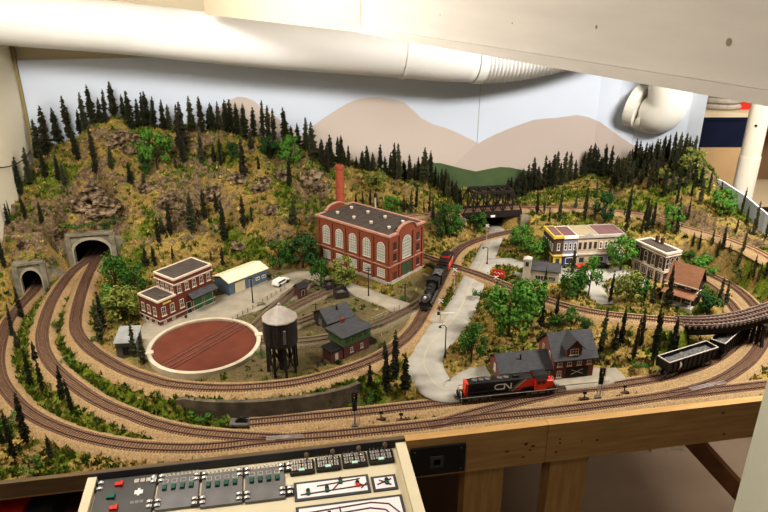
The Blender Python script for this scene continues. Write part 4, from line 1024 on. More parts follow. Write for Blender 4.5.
# -- shopfront row
def shops():
    A, B = (552, 265), (622, 261.5); a0, rz, L_ = site(A, B, .05); D_ = .090
    c, s = math.cos(rz), math.sin(rz)
    spec = [('corner_shop', 'dark brick corner shop with yellow cornice at the near end of the shop row', 0, .13, 'brick3', 'yellow', 'purpleroof', 'yellow', .090, 1), ('blue_shop', 'narrow shop with lilac upper wall and deep blue shopfront', .13, .33, 'lilac', 'white', 'purpleroof', 'blue', .088, 3), ('beige_shop', 'wide beige brick shop with gabled parapet and tan roof', .33, .62, 'tanpaint', 'stone', 'olivroof', 'beige', .088, 4), ('end_shop', 'tan shop with violet ground floor at the right end of the row', .62, 1.0, 'beige', 'stone', 'purpleroof', 'lilac', .088, 5)]
    for nm, lab, f0, f1, wall, trim, roof, front, h, nw in spec:
        x0, w = L_ * f0, L_ * (f1 - f0) - .0006; o = Vector((a0.x + c * x0, a0.y + s * x0, .049))
        r = thing(nm, lab, 'shop', o, rz, 'shops of the town row'); footprint(o, rz, w, D_)
        mb = MB(); mb.box(0, w, 0, D_, -.01, h, wall); mb.build('walls', r)
        mb = MB(); mb.box(.002, w - .002, .004, D_ - .002, h - .0005, h + .0015, roof); mb.build('roof', r)
        mb = MB(); mb.box(0, w, -.004, .004, h - .004, h + .004, trim); mb.box(0, .002, .004, D_, h - .004, h + .003, trim); mb.box(w - .002, w, .004, D_, h - .004, h + .003, trim); mb.box(0, w, D_ - .002, D_, h - .004, h + .003, trim)
        if nm == 'beige_shop': mb.py([(w * .25, h + .004), (w * .75, h + .004), (w * .5, h + .012)], -.004, .002, trim)
        mb.build('cornice', r)
        mb = MB(); mb.box(0.001, w - .001, -.0025, .0005, -.01, .030, front); mb.box(0, w, -.006, .0005, .030, .034, trim); mb.build('shopfront', r)
        n = max(1, int(w / .022)); dw = window_mesh(w / n * .55, .020, trim, 'glass', 1, 1, False, False)
        for k in range(n): on_face(r, 'front', w, D_, 'display_window', dw, w * (k + .5) / n, .004, oy=-.0025)
        wm = window_mesh(.0085, .022, 'white' if wall != 'tanpaint' else 'maroon', 'glass', 1, 2)
        for k in range(nw): on_face(r, 'front', w, D_, 'window', wm, w * (k + .5) / nw, .048)
        if nm == 'corner_shop':
            mb = MB(); mb.box(-.004, 0, -.004, D_, h - .005, h + .004, 'yellow'); mb.build('side_cornice', r); mb = MB(); mb.box(-.003, 0, -.003, D_, .030, .0335, 'yellow'); mb.build('side_band', r)
            for k in range(5): on_face(r, 'left', w, D_, 'window', wm, D_ * (.12 + .19 * k), .044)
            for k in range(3): on_face(r, 'left', w, D_, 'display_window', window_mesh(.012, .016, 'yellow', 'glass', 1, 1, False, False), D_ * (.2 + .3 * k), .006)
shops()

def hotel():
    a, rz, L_ = site((632.5, 268.5), (661.5, 283), .05); D_ = .052; h = .088
    r = thing('corner_hotel', 'brown brick hotel with cream double cornice and arched window hoods', 'building', a, rz); footprint(a, rz, L_, D_)
    mb = MB(); mb.box(0, L_, 0, D_, -.01, h, 'brick3'); mb.build('walls', r); flat_roof(r, L_, D_, h, 'tar', 'cornice', .004, .003)
    mb = MB(); mb.box(-.004, L_ + .004, -.004, D_ + .004, h - .010, h - .007, 'cornice'); mb.build('lower_cornice', r)
    mb = MB(); mb.box(-.002, L_ + .002, -.003, 0, .030, .036, 'cornice'); mb.box(L_, L_ + .003, -.003, D_, .030, .036, 'cornice')
    for k in range(5): x = (L_ - .004) * k / 4; mb.box(x, x + .004, -.002, 0, -.01, .030, 'cornice')
    mb.build('shopfront_trim', r)
    wm = window_mesh(.0135, .034, 'cornice', 'glass', 1, 2, True); dw = window_mesh(.016, .024, 'cornice', 'glass', 2, 1, False, False)
    for k in range(4): on_face(r, 'front', L_, D_, 'arched_window', wm, L_ * (k + .5) / 4, .040); on_face(r, 'front', L_, D_, 'display_window', dw, L_ * (k + .5) / 4, .002)
    for k in range(3): on_face(r, 'right', L_, D_, 'arched_window', wm, D_ * (k + .5) / 3, .040)
    on_face(r, 'right', L_, D_, 'side_door', door_mesh(.012, .024, 'maroon', 'cornice', 1), D_ * .5, 0)
    for x in (.25, .42):
        mb = MB(); mb.box(L_ * x, L_ * x + .007, D_ - .010, D_ - .002, h + .002, h + .020, 'brick3'); mb.build('chimney', r)
hotel()

def brown_house():
    a, rz, L_ = site((665, 299), (692.5, 307.5), .05); D_ = .052; h, rise = .062, .040
    r = thing('brown_house', 'dark timber house with broad brown shingle roof and porch', 'house', a, rz); footprint(a, rz, L_, D_)
    gable_walls(r, L_, D_, h, rise, 'blackwood'); gable_roof(r, L_, D_, h, rise, 'brownroof', .006)
    mb = MB(); mb.px([(0, .040), (-.026, .028), (-.026, .0305), (0, .0425)], -.006, L_ + .006, 'brownroof'); mb.build('porch_roof', r)
    mb = MB(); mb.box(-.004, L_ + .004, -.025, 0, -.01, .004, 'stone'); mb.build('porch_floor', r)
    for k in range(4):
        mb = MB(); x = L_ * k / 3; mb.bar((x, -.023, .002), (x, -.023, .029), .0022, 'cornice'); mb.build('porch_post', r)
    mb = MB(); mb.box(-.008, L_ + .008, -.0075, -.006, h - .0075, h - .0045, 'cornice'); mb.build('fascia', r)
    wm = window_mesh(.014, .012, 'cornice', 'glass', 3, 1, False, False)
    for u in (.25, .72): on_face(r, 'front', L_, D_, 'window', wm, L_ * u, .046)
    for u in (.2, .8): on_face(r, 'front', L_, D_, 'window', window_mesh(.014, .014, 'cornice', 'glass', 2, 2), L_ * u, .010)
    on_face(r, 'front', L_, D_, 'front_door', door_mesh(.010, .020, 'maroon', 'cornice', 1), L_ * .5, .004)
    for u in (.3, .7): on_face(r, 'right', L_, D_, 'window', wm, D_ * u, .026)
brown_house()

def gas_station():
    a, rz, L_ = site((522, 279.5), (558, 283.5), .049); D_ = .060; h = .033
    r = thing('gas_station', 'pale grey gas station with square corner tower and grey roof', 'building', a, rz); footprint(a, rz, L_, D_)
    pale = pm('pale stucco', (.40, .36, .28), (.34, .30, .23), 60); tw = L_ * .22
    mb = MB(); mb.box(tw, L_, 0, D_, -.01, h, pale); mb.build('walls', r)
    mb = MB(); mb.px([(-.004, h), (D_ * .5, h + .012), (D_ + .004, h), (D_ + .004, h + .0022), (D_ * .5, h + .0142), (-.004, h + .0022)], tw, L_ + .004, 'slate'); mb.px([(0, h), (D_, h), (D_ / 2, h + .012)], L_ - .002, L_, pale); mb.build('roof', r)
    mb = MB(); mb.box(0, tw, -.004, tw - .004, -.01, .066, pale); t = mb.build('corner_tower', r)
    mb = MB(); mb.box(-.0015, tw + .0015, -.0055, tw - .0025, .062, .0645, 'stone'); x, y = tw / 2, tw / 2 - .004; mb.add([(0, -.004, .066), (tw, -.004, .066), (tw, tw - .004, .066), (0, tw - .004, .066), (x, y, .072)], [(0, 1, 4), (1, 2, 4), (2, 3, 4), (3, 0, 4)], 'stone'); mb.build('tower_cap', t)
    mb = MB(); mb.box(tw * .3, tw * .7, -.0046, -.003, .044, .057, 'glass'); mb.build('tower_window', t)
    for u, w in ((.47, .024), (.82, .020)): on_face(r, 'front', L_, D_, 'bay_window', window_mesh(w, .015, 'stone', 'glass', 3, 1, False, False), L_ * u, .004)
    on_face(r, 'front', L_, D_, 'side_door', door_mesh(.009, .019, 'maroon', 'stone', 1), L_ * .645, 0)
    # billboard
    p, q = at(492, 279, .04), at(504, 281.5, .04); d = q - p; r = thing('billboard', 'small red billboard on posts beside the road and gas station', 'billboard', p, math.atan2(d.y, d.x)); w = d.length; BPADS.append((p.x + d.x / 2, p.y + d.y / 2, .012))
    mb = MB(); mb.box(0, w, -.001, .001, .012, .032, 'red'); mb.build('board', r)
    mb = MB(); mb.tube([(w * .12, -.0016, .021), (w * .25, -.0016, .026), (w * .35, -.0016, .020), (w * .5, -.0016, .025), (w * .62, -.0016, .020), (w * .78, -.0016, .025), (w * .9, -.0016, .022)], .0007, 'white', 5); mb.build('white_script', r, label='pale flowing script stroke')
    for x in (.15, .85):
        mb = MB(); mb.bar((w * x, .002, -.008), (w * x, .002, .014), .0016, 'blackwood'); mb.build('post', r)
gas_station()

def depot():
    a, rz, L_ = site((553, 380), (592, 376), .006); D_ = .088; h, rise = .056, .040
    r = thing('brick_depot', 'brick depot house with grey gabled roof, dormer and long low wing', 'building', a, rz); footprint(a, rz, L_, D_)
    bk = brick_mat('old rose brick', (.22, .085, .06), (.17, .065, .05), (.24, .12, .09))
    gable_walls(r, L_, D_, h, rise, 'brick2'); gable_roof(r, L_, D_, h, rise, 'slate', .007)
    mb = MB(); mb.px([(0, -.0), (D_, -.0), (D_, h), (D_ / 2, h + rise), (0, h)], -.0012, 0, bk); mb.build('end_gable', r, label='end gable in rose brick lightened for the light on it')  # lighter brick than the front: light on this gable painted into its colour
    # dormer
    x0, x1, xm = L_ * .27, L_ * .65, L_ * .46; zt = h + .042; mb = MB(); mb.py([(x0, h - .004), (x1, h - .004), (x1, h + .024), (xm, zt), (x0, h + .024)], .000, D_ * .5, 'brick2'); d = mb.build('dormer', r)
    mb = MB(); o_ = .005; mb.py([(x0 - o_, h + .0195), (xm, zt + .001), (x1 + o_, h + .0195), (x1 + o_, h + .022), (xm, zt + .004), (x0 - o_, h + .022)], -.006, D_ * .52, 'slate'); mb.build('dormer_roof', d)
    part('dormer_window', window_mesh(.020, .015, 'cornice', 'glass', 3, 2), d, (xm, 0, h + .006))
    wm = window_mesh(.0105, .017, 'cornice', 'glass', 2, 2)
    for u in (.13, .37, .62, .87): on_face(r, 'front', L_, D_, 'window', wm, L_ * u, .034)
    on_face(r, 'front', L_, D_, 'window', wm, L_ * .13, .006); 
    mb = MB(); mb.box(-L_ * .28, L_ * .28, -.0006, .001, 0, .029, 'blackwood')
    for s in (-1, 1): mb.bar((-.014, -.001, .016 - s * .006), (.014, -.001, .016 + s * .006), .0012, 'cornice')
    me_ = mb.mesh('freight door'); on_face(r, 'front', L_, D_, 'freight_door', me_, L_ * .58, .001)
    for u in (.3, .7): on_face(r, 'left', L_, D_, 'window', wm, D_ * u, .042, ox=-.0012)
    # wing
    W_ = .124; wx = -W_; D2 = .074; h2, r2 = .030, .026; oy = .004
    gable_walls(r, W_ - .002, D2, h2, r2, bk, ox=wx, oy=oy, name='wing_walls'); gable_roof(r, W_ - .008, D2, h2, r2, 'slate', .005, ox=wx, oy=oy, name='wing_roof')
    on_face(r, 'left', W_, D2, 'window', window_mesh(.012, .017, 'white', 'paleglass', 2, 3), D2 * .5, .014, ox=wx, oy=oy)
    for u in (.2, .45, .7, .9): on_face(r, 'front', W_, D2, 'window', wm, W_ * u, .006, ox=wx, oy=oy)
    mb = MB(); mb.tube([(wx + W_ * .42, oy + D2 * .28, h2 + .008), (wx + W_ * .42, oy + D2 * .28, h2 + .030)], .0016, 'blackmatte', 8); mb.build('stovepipe', r)
    mb = MB(); mb.tube([(wx + W_ * .55, oy + D2 * .62, h2 + .010), (wx + W_ * .55, oy + D2 * .62, h2 + .034)], .0012, 'blackmatte', 8); mb.build('vent_pipe', r)
    mb = MB(); mb.box(wx - .004, L_ + .03, -.026, 0, -.012, .0015, 'lot'); mb.build('platform', r)
    c, s = math.cos(rz), math.sin(rz); footprint(a, rz, W_, D2, (wx, oy))
depot()
# ------------------------------------------------------------------ rolling stock
def near_i(key, px, py):
    g = at(px, py, TS[key][0].z); return min(range(len(TS[key])), key=lambda i: (proj(TS[key][i])[0] - px) ** 2 + (proj(TS[key][i])[1] - py) ** 2)
def on_track(key, i, j, zoff=.0036):
    P, Q_ = TS[key][i], TS[key][j]; m = (P + Q_) / 2; d = Q_ - P
    return Vector((m.x, m.y, TS[key][(i + j) // 2].z + zoff)), math.atan2(d.y, d.x), math.hypot(d.x, d.y)
def wheel_mesh(r, w=.003, spokes=False):
    mb = MB(); T = Matrix.Rotation(PI / 2, 4, 'X')
    mb.lathe([(r * .3, -w / 2), (r, -w / 2), (r, w / 2), (r * .3, w / 2)], 18, 'blackmatte', T); mb.lathe([(r * 1.12, -w / 2), (r * 1.12, -w / 4)], 18, 'steel', T)
    return mb.mesh('wheel')
WH = wheel_mesh(.0055); WHB = wheel_mesh(.0085)
def truck(parent, x, n, wb, h=.010):
    mb = MB()
    for s in (-1, 1):
        y = s * .0125; L_ = wb * (n - 1) / 2 + .007
        mb.py([(x - L_, .004), (x + L_, .004), (x + L_, .0075), (x + L_ * .5, .0095), (x - L_ * .5, .0095), (x - L_, .0075)], y - .0012, y + .0012, 'steel')
        for k in range(n): xx = x + (k - (n - 1) / 2) * wb; mb.box(xx - .002, xx + .002, y - .002, y + .002, .0035, .008, 'blackmatte')
    mb.box(x - .004, x + .004, -.012, .012, .006, h, 'blackmatte'); t = mb.build('truck', parent)
    for k in range(n):
        for s in (-1, 1): part('wheel', WH, t, (x + (k - (n - 1) / 2) * wb, s * .0085, .0055))
def coupler(parent, x, s):
    mb = MB(); mb.box(min(x, x + s * .009), max(x, x + s * .009), -.0015, .0015, .008, .0105, 'blackmatte'); mb.box(min(x + s * .006, x + s * .010), max(x + s * .006, x + s * .010), -.003, .003, .0075, .012, 'steel'); mb.build('coupler', parent)

def stroke(mb, pts, w, y, mat, to):
    """flat painted stroke of width w in the xz plane"""
    P = [Vector((x, 0, z)) for x, z in pts]
    for a, b in zip(P, P[1:]):
        d = (b - a).normalized(); nrm = Vector((-d.z, 0, d.x)) * w / 2; e = d * w * .35
        q = [a - e - nrm, b + e - nrm, b + e + nrm, a - e + nrm]
        mb.add([to(k.x, k.z) for k in q], [(0, 1, 2, 3)], mat)

def diesel():
    i, j = near_i('siding', 455, 401.5), near_i('siding', 557, 391.5); p, rz, L_ = on_track('siding', i, j)
    r = thing('diesel_locomotive', 'black and red diesel locomotive with white CN lettering on the front track', 'locomotive', p, rz)
    H2 = L_ / 2
    mb = MB(); mb.box(-H2 + .004, H2 - .004, -.0165, .0165, .0115, .0150, 'black'); mb.build('frame', r)
    for s in (-1, 1):
        mb = MB(); mb.box(-H2 + .004, H2 - .004, s * .0167 - .0003, s * .0167 + .0003, .0133, .0146, 'cornice'); mb.build('sill_stripe', r, label='pale stripe along the frame edge')
    xr = -H2 + .016; xh = H2 * .50   # rear of hood, back of cab
    mb = MB(); mb.px([(-.0105, .015), (.0105, .015), (.0105, .0435), (.0085, .0455), (-.0085, .0455), (-.0105, .0435)], xr + .006, xh, 'black')
    for k in range(14): x = xr + .016 + k * .0095; mb.box(x, x + .006, -.0108, .0108, .019, .030, 'black')
    mb.build('long_hood', r)
    mb = MB(); mb.px([(-.0106, .015), (.0106, .015), (.0106, .0437), (.0086, .0457), (-.0086, .0457), (-.0106, .0437)], xr, xr + .006, 'cnred'); mb.build('hood_end', r, label='red rear end of the hood')
    mb = MB(); mb.px([(-.0118, .036), (.0118, .036), (.0118, .0445), (-.0118, .0445)], xr + .014, xr + .055, 'blackmatte'); mb.build('radiator', r)
    mb = MB(); mb.lathe([(.0062, 0), (.0062, .0022), (.005, .0026), (.0045, .0012), (.001, .0012)], 16, 'steel'); fm = mb.mesh('fan')
    for k in range(3): part('radiator_fan', fm, r, (xr + .022 + k * .0145, 0, .0455))
    for k in range(2): part('brake_fan', fm, r, (xr + .078 + k * .0145, 0, .0455))
    mb = MB(); mb.box(xr + .108, xr + .122, -.004, .004, .0455, .049, 'blackmatte'); mb.build('exhaust_stack', r)
    # cab, nose
    mb = MB(); mb.px([(-.0165, .015), (.0165, .015), (.0165, .041), (.011, .0485), (-.011, .0485), (-.0165, .041)], xh, xh + .026, 'cnred'); c = mb.build('cab', r, label='red driver cab')
    mb = MB(); mb.px([(-.0168, .0412), (-.0112, .0488), (.0112, .0488), (.0168, .0412), (.0172, .0412), (.0114, .0496), (-.0114, .0496), (-.0172, .0412)], xh - .0015, xh + .028, 'blackmatte'); mb.build('cab_roof', c)
    for s in (-1, 1):
        mb = MB(); y = s * .0166
        mb.box(xh + .004, xh + .012, y - .0003, y + .0003, .030, .038, 'glass'); mb.box(xh + .014, xh + .022, y - .0003, y + .0003, .030, .038, 'glass'); mb.build('side_window', c)
    mb = MB(); mb.box(xh + .0258, xh + .0263, -.0125, -.002, .033, .040, 'glass'); mb.box(xh + .0258, xh + .0263, .002, .0125, .033, .040, 'glass'); mb.build('windshield', c)
    mb = MB(); mb.px([(-.010, .015), (.010, .015), (.010, .031), (.007, .033), (-.007, .033), (-.010, .031)], xh + .026, H2 - .014, 'cnred'); mb.build('nose', r, label='red short nose')
    mb = MB(); mb.lathe([(.002, 0), (.002, .002)], 10, 'white', Matrix.Translation((H2 - .014, 0, .029)) @ Matrix.Rotation(PI / 2, 4, 'Y')); mb.build('headlight', r)
    # diagonal grey and red stripes on both hood sides, and the lettering
    for s in (-1, 1):
        y = s * .0112; to = lambda x, z: (x, y, z)
        mb = MB(); x0 = xh - .060
        for a, w, mt in ((0, .006, 'steel'), (.008, .003, 'cornice'), (.012, .049, 'cnred')):
            mb.add([to(x0 + a, .0165), to(x0 + a + w, .0165), to(min(x0 + a + w + .030, xh), .0430), to(min(x0 + a + .030, xh), .0430)], [(0, 1, 2, 3)], mt)
        mb.add([to(xh - .03, .0165), to(xh, .0165), to(xh, .024), to(xh - .024, .024)], [(0, 1, 2, 3)], 'black')
        mb.build('stripe', r, label='diagonal grey and red stripes')
        mb = MB(); W_, Hh = .038, .0118; ox, oz = -.033, .0245; y = s * .0114; m = s * -1   # mirrored on the far side so that it reads from there
        def to2(x, z): return ((ox + W_ / 2 + (x - W_ / 2) * (1 if s < 0 else -1)), y, oz + z)
        C_ = [(.019, Hh), (.0055, Hh), (.0015, Hh * .82), (0, Hh * .5), (.0015, Hh * .18), (.0055, 0), (.019, 0), (.0205, .002)]
        N_ = [(.0215, 0), (.0215, Hh), (.0235, Hh), (.034, 0), (.0365, 0), (.0365, Hh)]
        stroke(mb, C_, .0028, 0, 'white', to2); stroke(mb, N_, .0028, 0, 'white', to2); mb.build('lettering', r, label='white CN lettering')
    mb = MB(); mb.px([(-.013, .004), (.013, .004), (.015, .009), (.015, .0115), (-.015, .0115), (-.015, .009)], -.022, .024, 'blackmatte'); mb.build('fuel_tank', r)
    truck(r, -H2 + .048, 3, .0185); truck(r, H2 - .048, 3, .0185)
    for s in (-1, 1):
        mb = MB(); x = s * (H2 - .006)
        mb.box(min(x, x + s * .002), max(x, x + s * .002), -.016, .016, .004, .0150, 'black'); mb.build('pilot', r)
        mb = MB()
        for y in (-.015, -.006, .006, .015): mb.tube([(x, y, .0115), (x, y, .027)], .0006, 'white', 5)
        mb.tube([(x, -.015, .027), (x, -.006, .027)], .0006, 'white', 5); mb.tube([(x, .006, .027), (x, .015, .027)], .0006, 'white', 5)
        for y in (-.013, .013):
            for k in range(3): z = .005 + .0035 * k; mb.box(x - .002, x + .002, y - .003, y + .003, z, z + .0007, 'white')
        mb.build('end_railing', r, label='white end railing and steps')
        coupler(r, s * (H2 - .005), s)
        mb = MB(); xs = [-H2 + .008 + k * .0165 for k in range(14) if -H2 + .008 + k * .0165 < xh]
        for xx in xs: mb.tube([(xx, s * .0162, .015), (xx, s * .0162, .0255)], .0004, 'blackmatte', 4)
        mb.tube([(xs[0], s * .0162, .0255), (xs[-1], s * .0162, .0255)], .0004, 'blackmatte', 4); mb.build('side_railing', r)
diesel()

def hopper(key, pa, pb, label, logo):
    i, j = near_i(key, *pa), near_i(key, *pb); p, rz, L_ = on_track(key, i, j)
    r = thing('coal_hopper', label, 'freight car', p, rz, 'coal hopper cars'); H2 = L_ / 2; w = .0165; h = .045
    mb = MB()
    for s in (-1, 1):
        y = s * w; mb.py([(-H2, .0215), (-H2 * .62, .0125), (H2 * .62, .0125), (H2, .0215), (H2, h), (-H2, h)], min(y, y - s * .0012), max(y, y - s * .0012), 'black')
    for s in (-1, 1):
        x = s * H2; mb.box(min(x, x - s * .0012), max(x, x - s * .0012), -w, w, .0215, h, 'black')
    mb.ext([(-H2, -w, .0215), (-H2 * .62, -w, .0125), (H2 * .62, -w, .0125), (H2, -w, .0215), (H2, -w, .024), (-H2, -w, .024)], (0, 0, 0), (0, 2 * w, 0), 'black'); mb.build('body', r)
    mb = MB()
    for s in (-1, 1):
        mb.box(-H2 - .001, H2 + .001, s * w - .0012, s * w + .0012, h - .001, h + .0012, 'stone'); mb.box(s * H2 - .0012, s * H2 + .0012, -w, w, h - .001, h + .0012, 'stone')
    mb.build('top_rim', r, label='pale worn top rim')
    for s in (-1, 1):
        mb = MB(); n = 10
        for k in range(n + 1): x = -H2 + L_ * k / n; z0 = .0125 if abs(x) < H2 * .62 else .020; mb.box(x - .0009, x + .0009, s * w - .002, s * w + .002, z0, h, 'black')
        mb.build('side_ribs', r)
    rnd = random.Random(int(pa[0])); mb = MB(); nx, ny = 24, 7; vs = []
    for a in range(nx + 1):
        for b in range(ny + 1):
            u, v = a / nx, b / ny; z = h - .010 + .011 * math.sin(PI * u) ** .4 * math.sin(PI * v) ** .6 * (.8 + .2 * math.sin(u * 19)) + rnd.uniform(-.0012, .0012); vs.append((-H2 + .0015 + (L_ - .003) * u, -w + .0014 + (2 * w - .0028) * v, z))
    mb.add(vs, [(a * (ny + 1) + b, (a + 1) * (ny + 1) + b, (a + 1) * (ny + 1) + b + 1, a * (ny + 1) + b + 1) for a in range(nx) for b in range(ny)], 'coal'); mb.build('coal_load', r)
    for x in (-.3, 0, .3):
        mb = MB(); mb.ext([(x * L_ - .014, -.010, .0125), (x * L_ + .014, -.010, .0125), (x * L_ + .007, -.010, .005), (x * L_ - .007, -.010, .005)], (0, 0, 0), (0, .020, 0), 'blackmatte'); mb.build('discharge_chute', r)
    truck(r, -H2 + .022, 2, .019, .015); truck(r, H2 - .022, 2, .019, .015); coupler(r, -H2, -1); coupler(r, H2, 1)
    if logo:
        for s in (-1, 1):
            mb = MB(); c = Vector((-s * -1 * 0 - H2 * .62, s * (w + .0022), .030)); R_ = .0105; n = 12
            arc = [(R_ * math.sin(PI * k / n), R_ * math.cos(PI * k / n)) for k in range(n + 1)]; inn = [(R_ * .55 * math.sin(PI * k / n) - .001, R_ * math.cos(PI * k / n)) for k in range(n + 1)]
            for k in range(n): mb.add([(c.x + q[0], c.y, c.z + q[1]) for q in (arc[k], arc[k + 1], inn[k + 1], inn[k])], [(0, 1, 2, 3)], 'white' if k < 8 else 'cnred')
            mb.build('crescent_emblem', r, label='white and red crescent emblem')
hopper('siding', (659.5, 377.7), (709, 361.5), 'black coal hopper with pale rim and crescent emblem left of the trestle', True)
hopper('siding', (714, 359), (740, 336), 'black coal hopper half hidden under the curved trestle', False)

def steam():
    K = 'inner'; i0 = near_i(K, 424, 312); step = .006
    def seg(a, b): return on_track(K, i0 + int(a / step), i0 + int(b / step))
    p, rz, L_ = seg(.0, .142); rz += PI
    r = thing('steam_locomotive', 'black steam locomotive heading toward the water tower beside the power house', 'locomotive', p, rz)
    H2 = .071
    BX = Matrix.Rotation(PI / 2, 4, 'Y')
    def cylx(mb, x0, x1, rr, z, mat, y=0, n=20): mb.lathe([(rr * .2, 0), (rr, 0), (rr, x1 - x0), (rr * .2, x1 - x0)], n, mat, Matrix.Translation((x0, y, z)) @ BX)
    mb = MB(); cylx(mb, -.028, .040, .0118, .030, 'blackmatte'); mb.build('boiler', r)
    mb = MB(); cylx(mb, .040, .058, .0123, .030, pm('graphite grey', (.06, .06, .062), (.04, .04, .042), 50, .5)); cylx(mb, .058, .0595, .0095, .030, 'steel'); mb.build('smokebox', r)
    mb = MB(); cylx(mb, .0595, .064, .0035, .036, 'white'); mb.build('headlight', r)
    mb = MB(); mb.lathe([(.0045, .040), (.0038, .047), (.0048, .051), (.003, .051)], 14, 'blackmatte', Matrix.Translation((.048, 0, 0))); mb.build('smoke_stack', r)
    for x, rr, h in ((.020, .0055, .046), (-.004, .006, .0455)):
        mb = MB(); mb.lathe([(rr, .040), (rr, h - .001), (rr * .5, h + .002), (.001, h + .003)], 14, 'blackmatte', Matrix.Translation((x, 0, 0))); mb.build('dome', r)
    mb = MB(); cx0, cx1 = -.052, -.028
    mb.box(cx0, cx1, -.0165, -.0155, .015, .043, 'black'); mb.box(cx0, cx1, .0155, .0165, .015, .043, 'black'); mb.box(cx1 - .001, cx1, -.0165, .0165, .015, .043, 'black'); c = mb.build('cab', r)
    mb = MB(); n = 8; arc = [(.0185 * math.cos(PI * k / n), .043 + .006 * math.sin(PI * k / n)) for k in range(n + 1)]; mb.px(arc, cx0 - .003, cx1 + .003, 'blackmatte'); mb.build('cab_roof', c)
    for s in (-1, 1):
        mb = MB(); mb.box(cx0 + .005, cx1 - .005, s * .0167 - .0003, s * .0167 + .0003, .031, .039, 'glass'); mb.build('cab_window', c)
    mb = MB(); mb.box(-.054, .060, -.010, .010, .012, .016, 'black')
    for s in (-1, 1): mb.box(-.03, .056, s * .0150 - .002, s * .0150 + .002, .0185, .0198, 'steel')
    mb.build('frame', r)
    for s in (-1, 1):
        mb = MB(); cylx(mb, .040, .056, .0048, .012, 'blackmatte', s * .0135); mb.build('cylinder', r)
        mb = MB(); mb.box(-.034, .042, s * .0138 - .0007, s * .0138 + .0007, .0085, .0100, 'steel'); mb.build('side_rod', r)
        for k in range(4): part('driving_wheel', WHB, r, (-.030 + k * .0195, s * .0095, .0085))
        part('pony_wheel', WH, r, (.060, s * .0085, .0055)); part('trailing_wheel', WH, r, (-.048, s * .0085, .0055))
    mb = MB(); mb.ext([(.062, -.013, .003), (.071, 0, .003), (.062, .013, .003)], (0, 0, 0), (0, 0, .009), 'blackmatte'); mb.box(.060, .063, -.015, .015, .011, .015, 'black'); mb.build('pilot', r)
    # tender
    p, rz, L_ = seg(.150, .232); rz += PI; r = thing('locomotive_tender', 'black coal tender coupled behind the steam locomotive', 'tender', p, rz)
    mb = MB(); mb.box(-.041, .041, -.016, .016, .012, .036, 'black'); mb.box(-.041, -.038, -.016, .016, .036, .040, 'black'); mb.box(-.010, .041, -.016, -.0145, .036, .041, 'black'); mb.box(-.010, .041, .0145, .016, .036, .041, 'black'); mb.build('tank', r)
    mb = MB(); rnd = random.Random(3); vs = [(-.010 + .05 * a / 10, -.0143 + .0286 * b / 6, .0365 + .006 * math.sin(PI * b / 6) * (a / 10) + rnd.uniform(0, .0015)) for a in range(11) for b in range(7)]; mb.add(vs, [(a * 7 + b, (a + 1) * 7 + b, (a + 1) * 7 + b + 1, a * 7 + b + 1) for a in range(10) for b in range(6)], 'coal'); mb.build('coal_load', r)
    mb = MB(); mb.lathe([(.005, .036), (.005, .039), (.001, .0395)], 12, 'blackmatte', Matrix.Translation((-.026, 0, 0))); mb.build('water_hatch', r)
    truck(r, -.026, 2, .016, .012); truck(r, .026, 2, .016, .012); coupler(r, -.041, -1)
    # caboose
    p, rz, L_ = seg(.242, .332); rz += PI; r = thing('red_caboose', 'bright red caboose with black roof behind the coal tender', 'caboose', p, rz)
    mb = MB(); mb.box(-.036, .036, -.0155, .0155, .012, .038, 'cnred'); mb.build('body', r)
    mb = MB(); mb.px([(-.0172, .038), (.0172, .038), (.010, .0415), (-.010, .0415)], -.043, .043, 'blackmatte'); mb.build('roof', r)
    mb = MB(); mb.box(-.010, .012, -.012, .012, .041, .050, 'cnred'); mb.build('cupola', r)
    mb = MB(); mb.px([(-.0135, .050), (.0135, .050), (.006, .0525), (-.006, .0525)], -.012, .014, 'blackmatte'); mb.build('cupola_roof', r)
    wm = window_mesh(.006, .008, 'white', 'glass', 1, 2, False, False)
    for s, rr in ((-1, 0), (1, PI)):
        for x in (-.024, .024): part('window', wm, r, (x, s * .0155, .024), rr)
    for s in (-1, 1):
        mb = MB(); mb.box(min(s * .036, s * .044), max(s * .036, s * .044), -.0155, .0155, .012, .0135, 'black'); mb.tube([(s * .0435, -.015, .0135), (s * .0435, -.015, .024), (s * .0435, .015, .024), (s * .0435, .015, .0135)], .0006, 'black', 5); mb.build('end_platform', r)
        coupler(r, s * .043, s)
    truck(r, -.024, 2, .016, .012); truck(r, .024, 2, .016, .012)
steam()

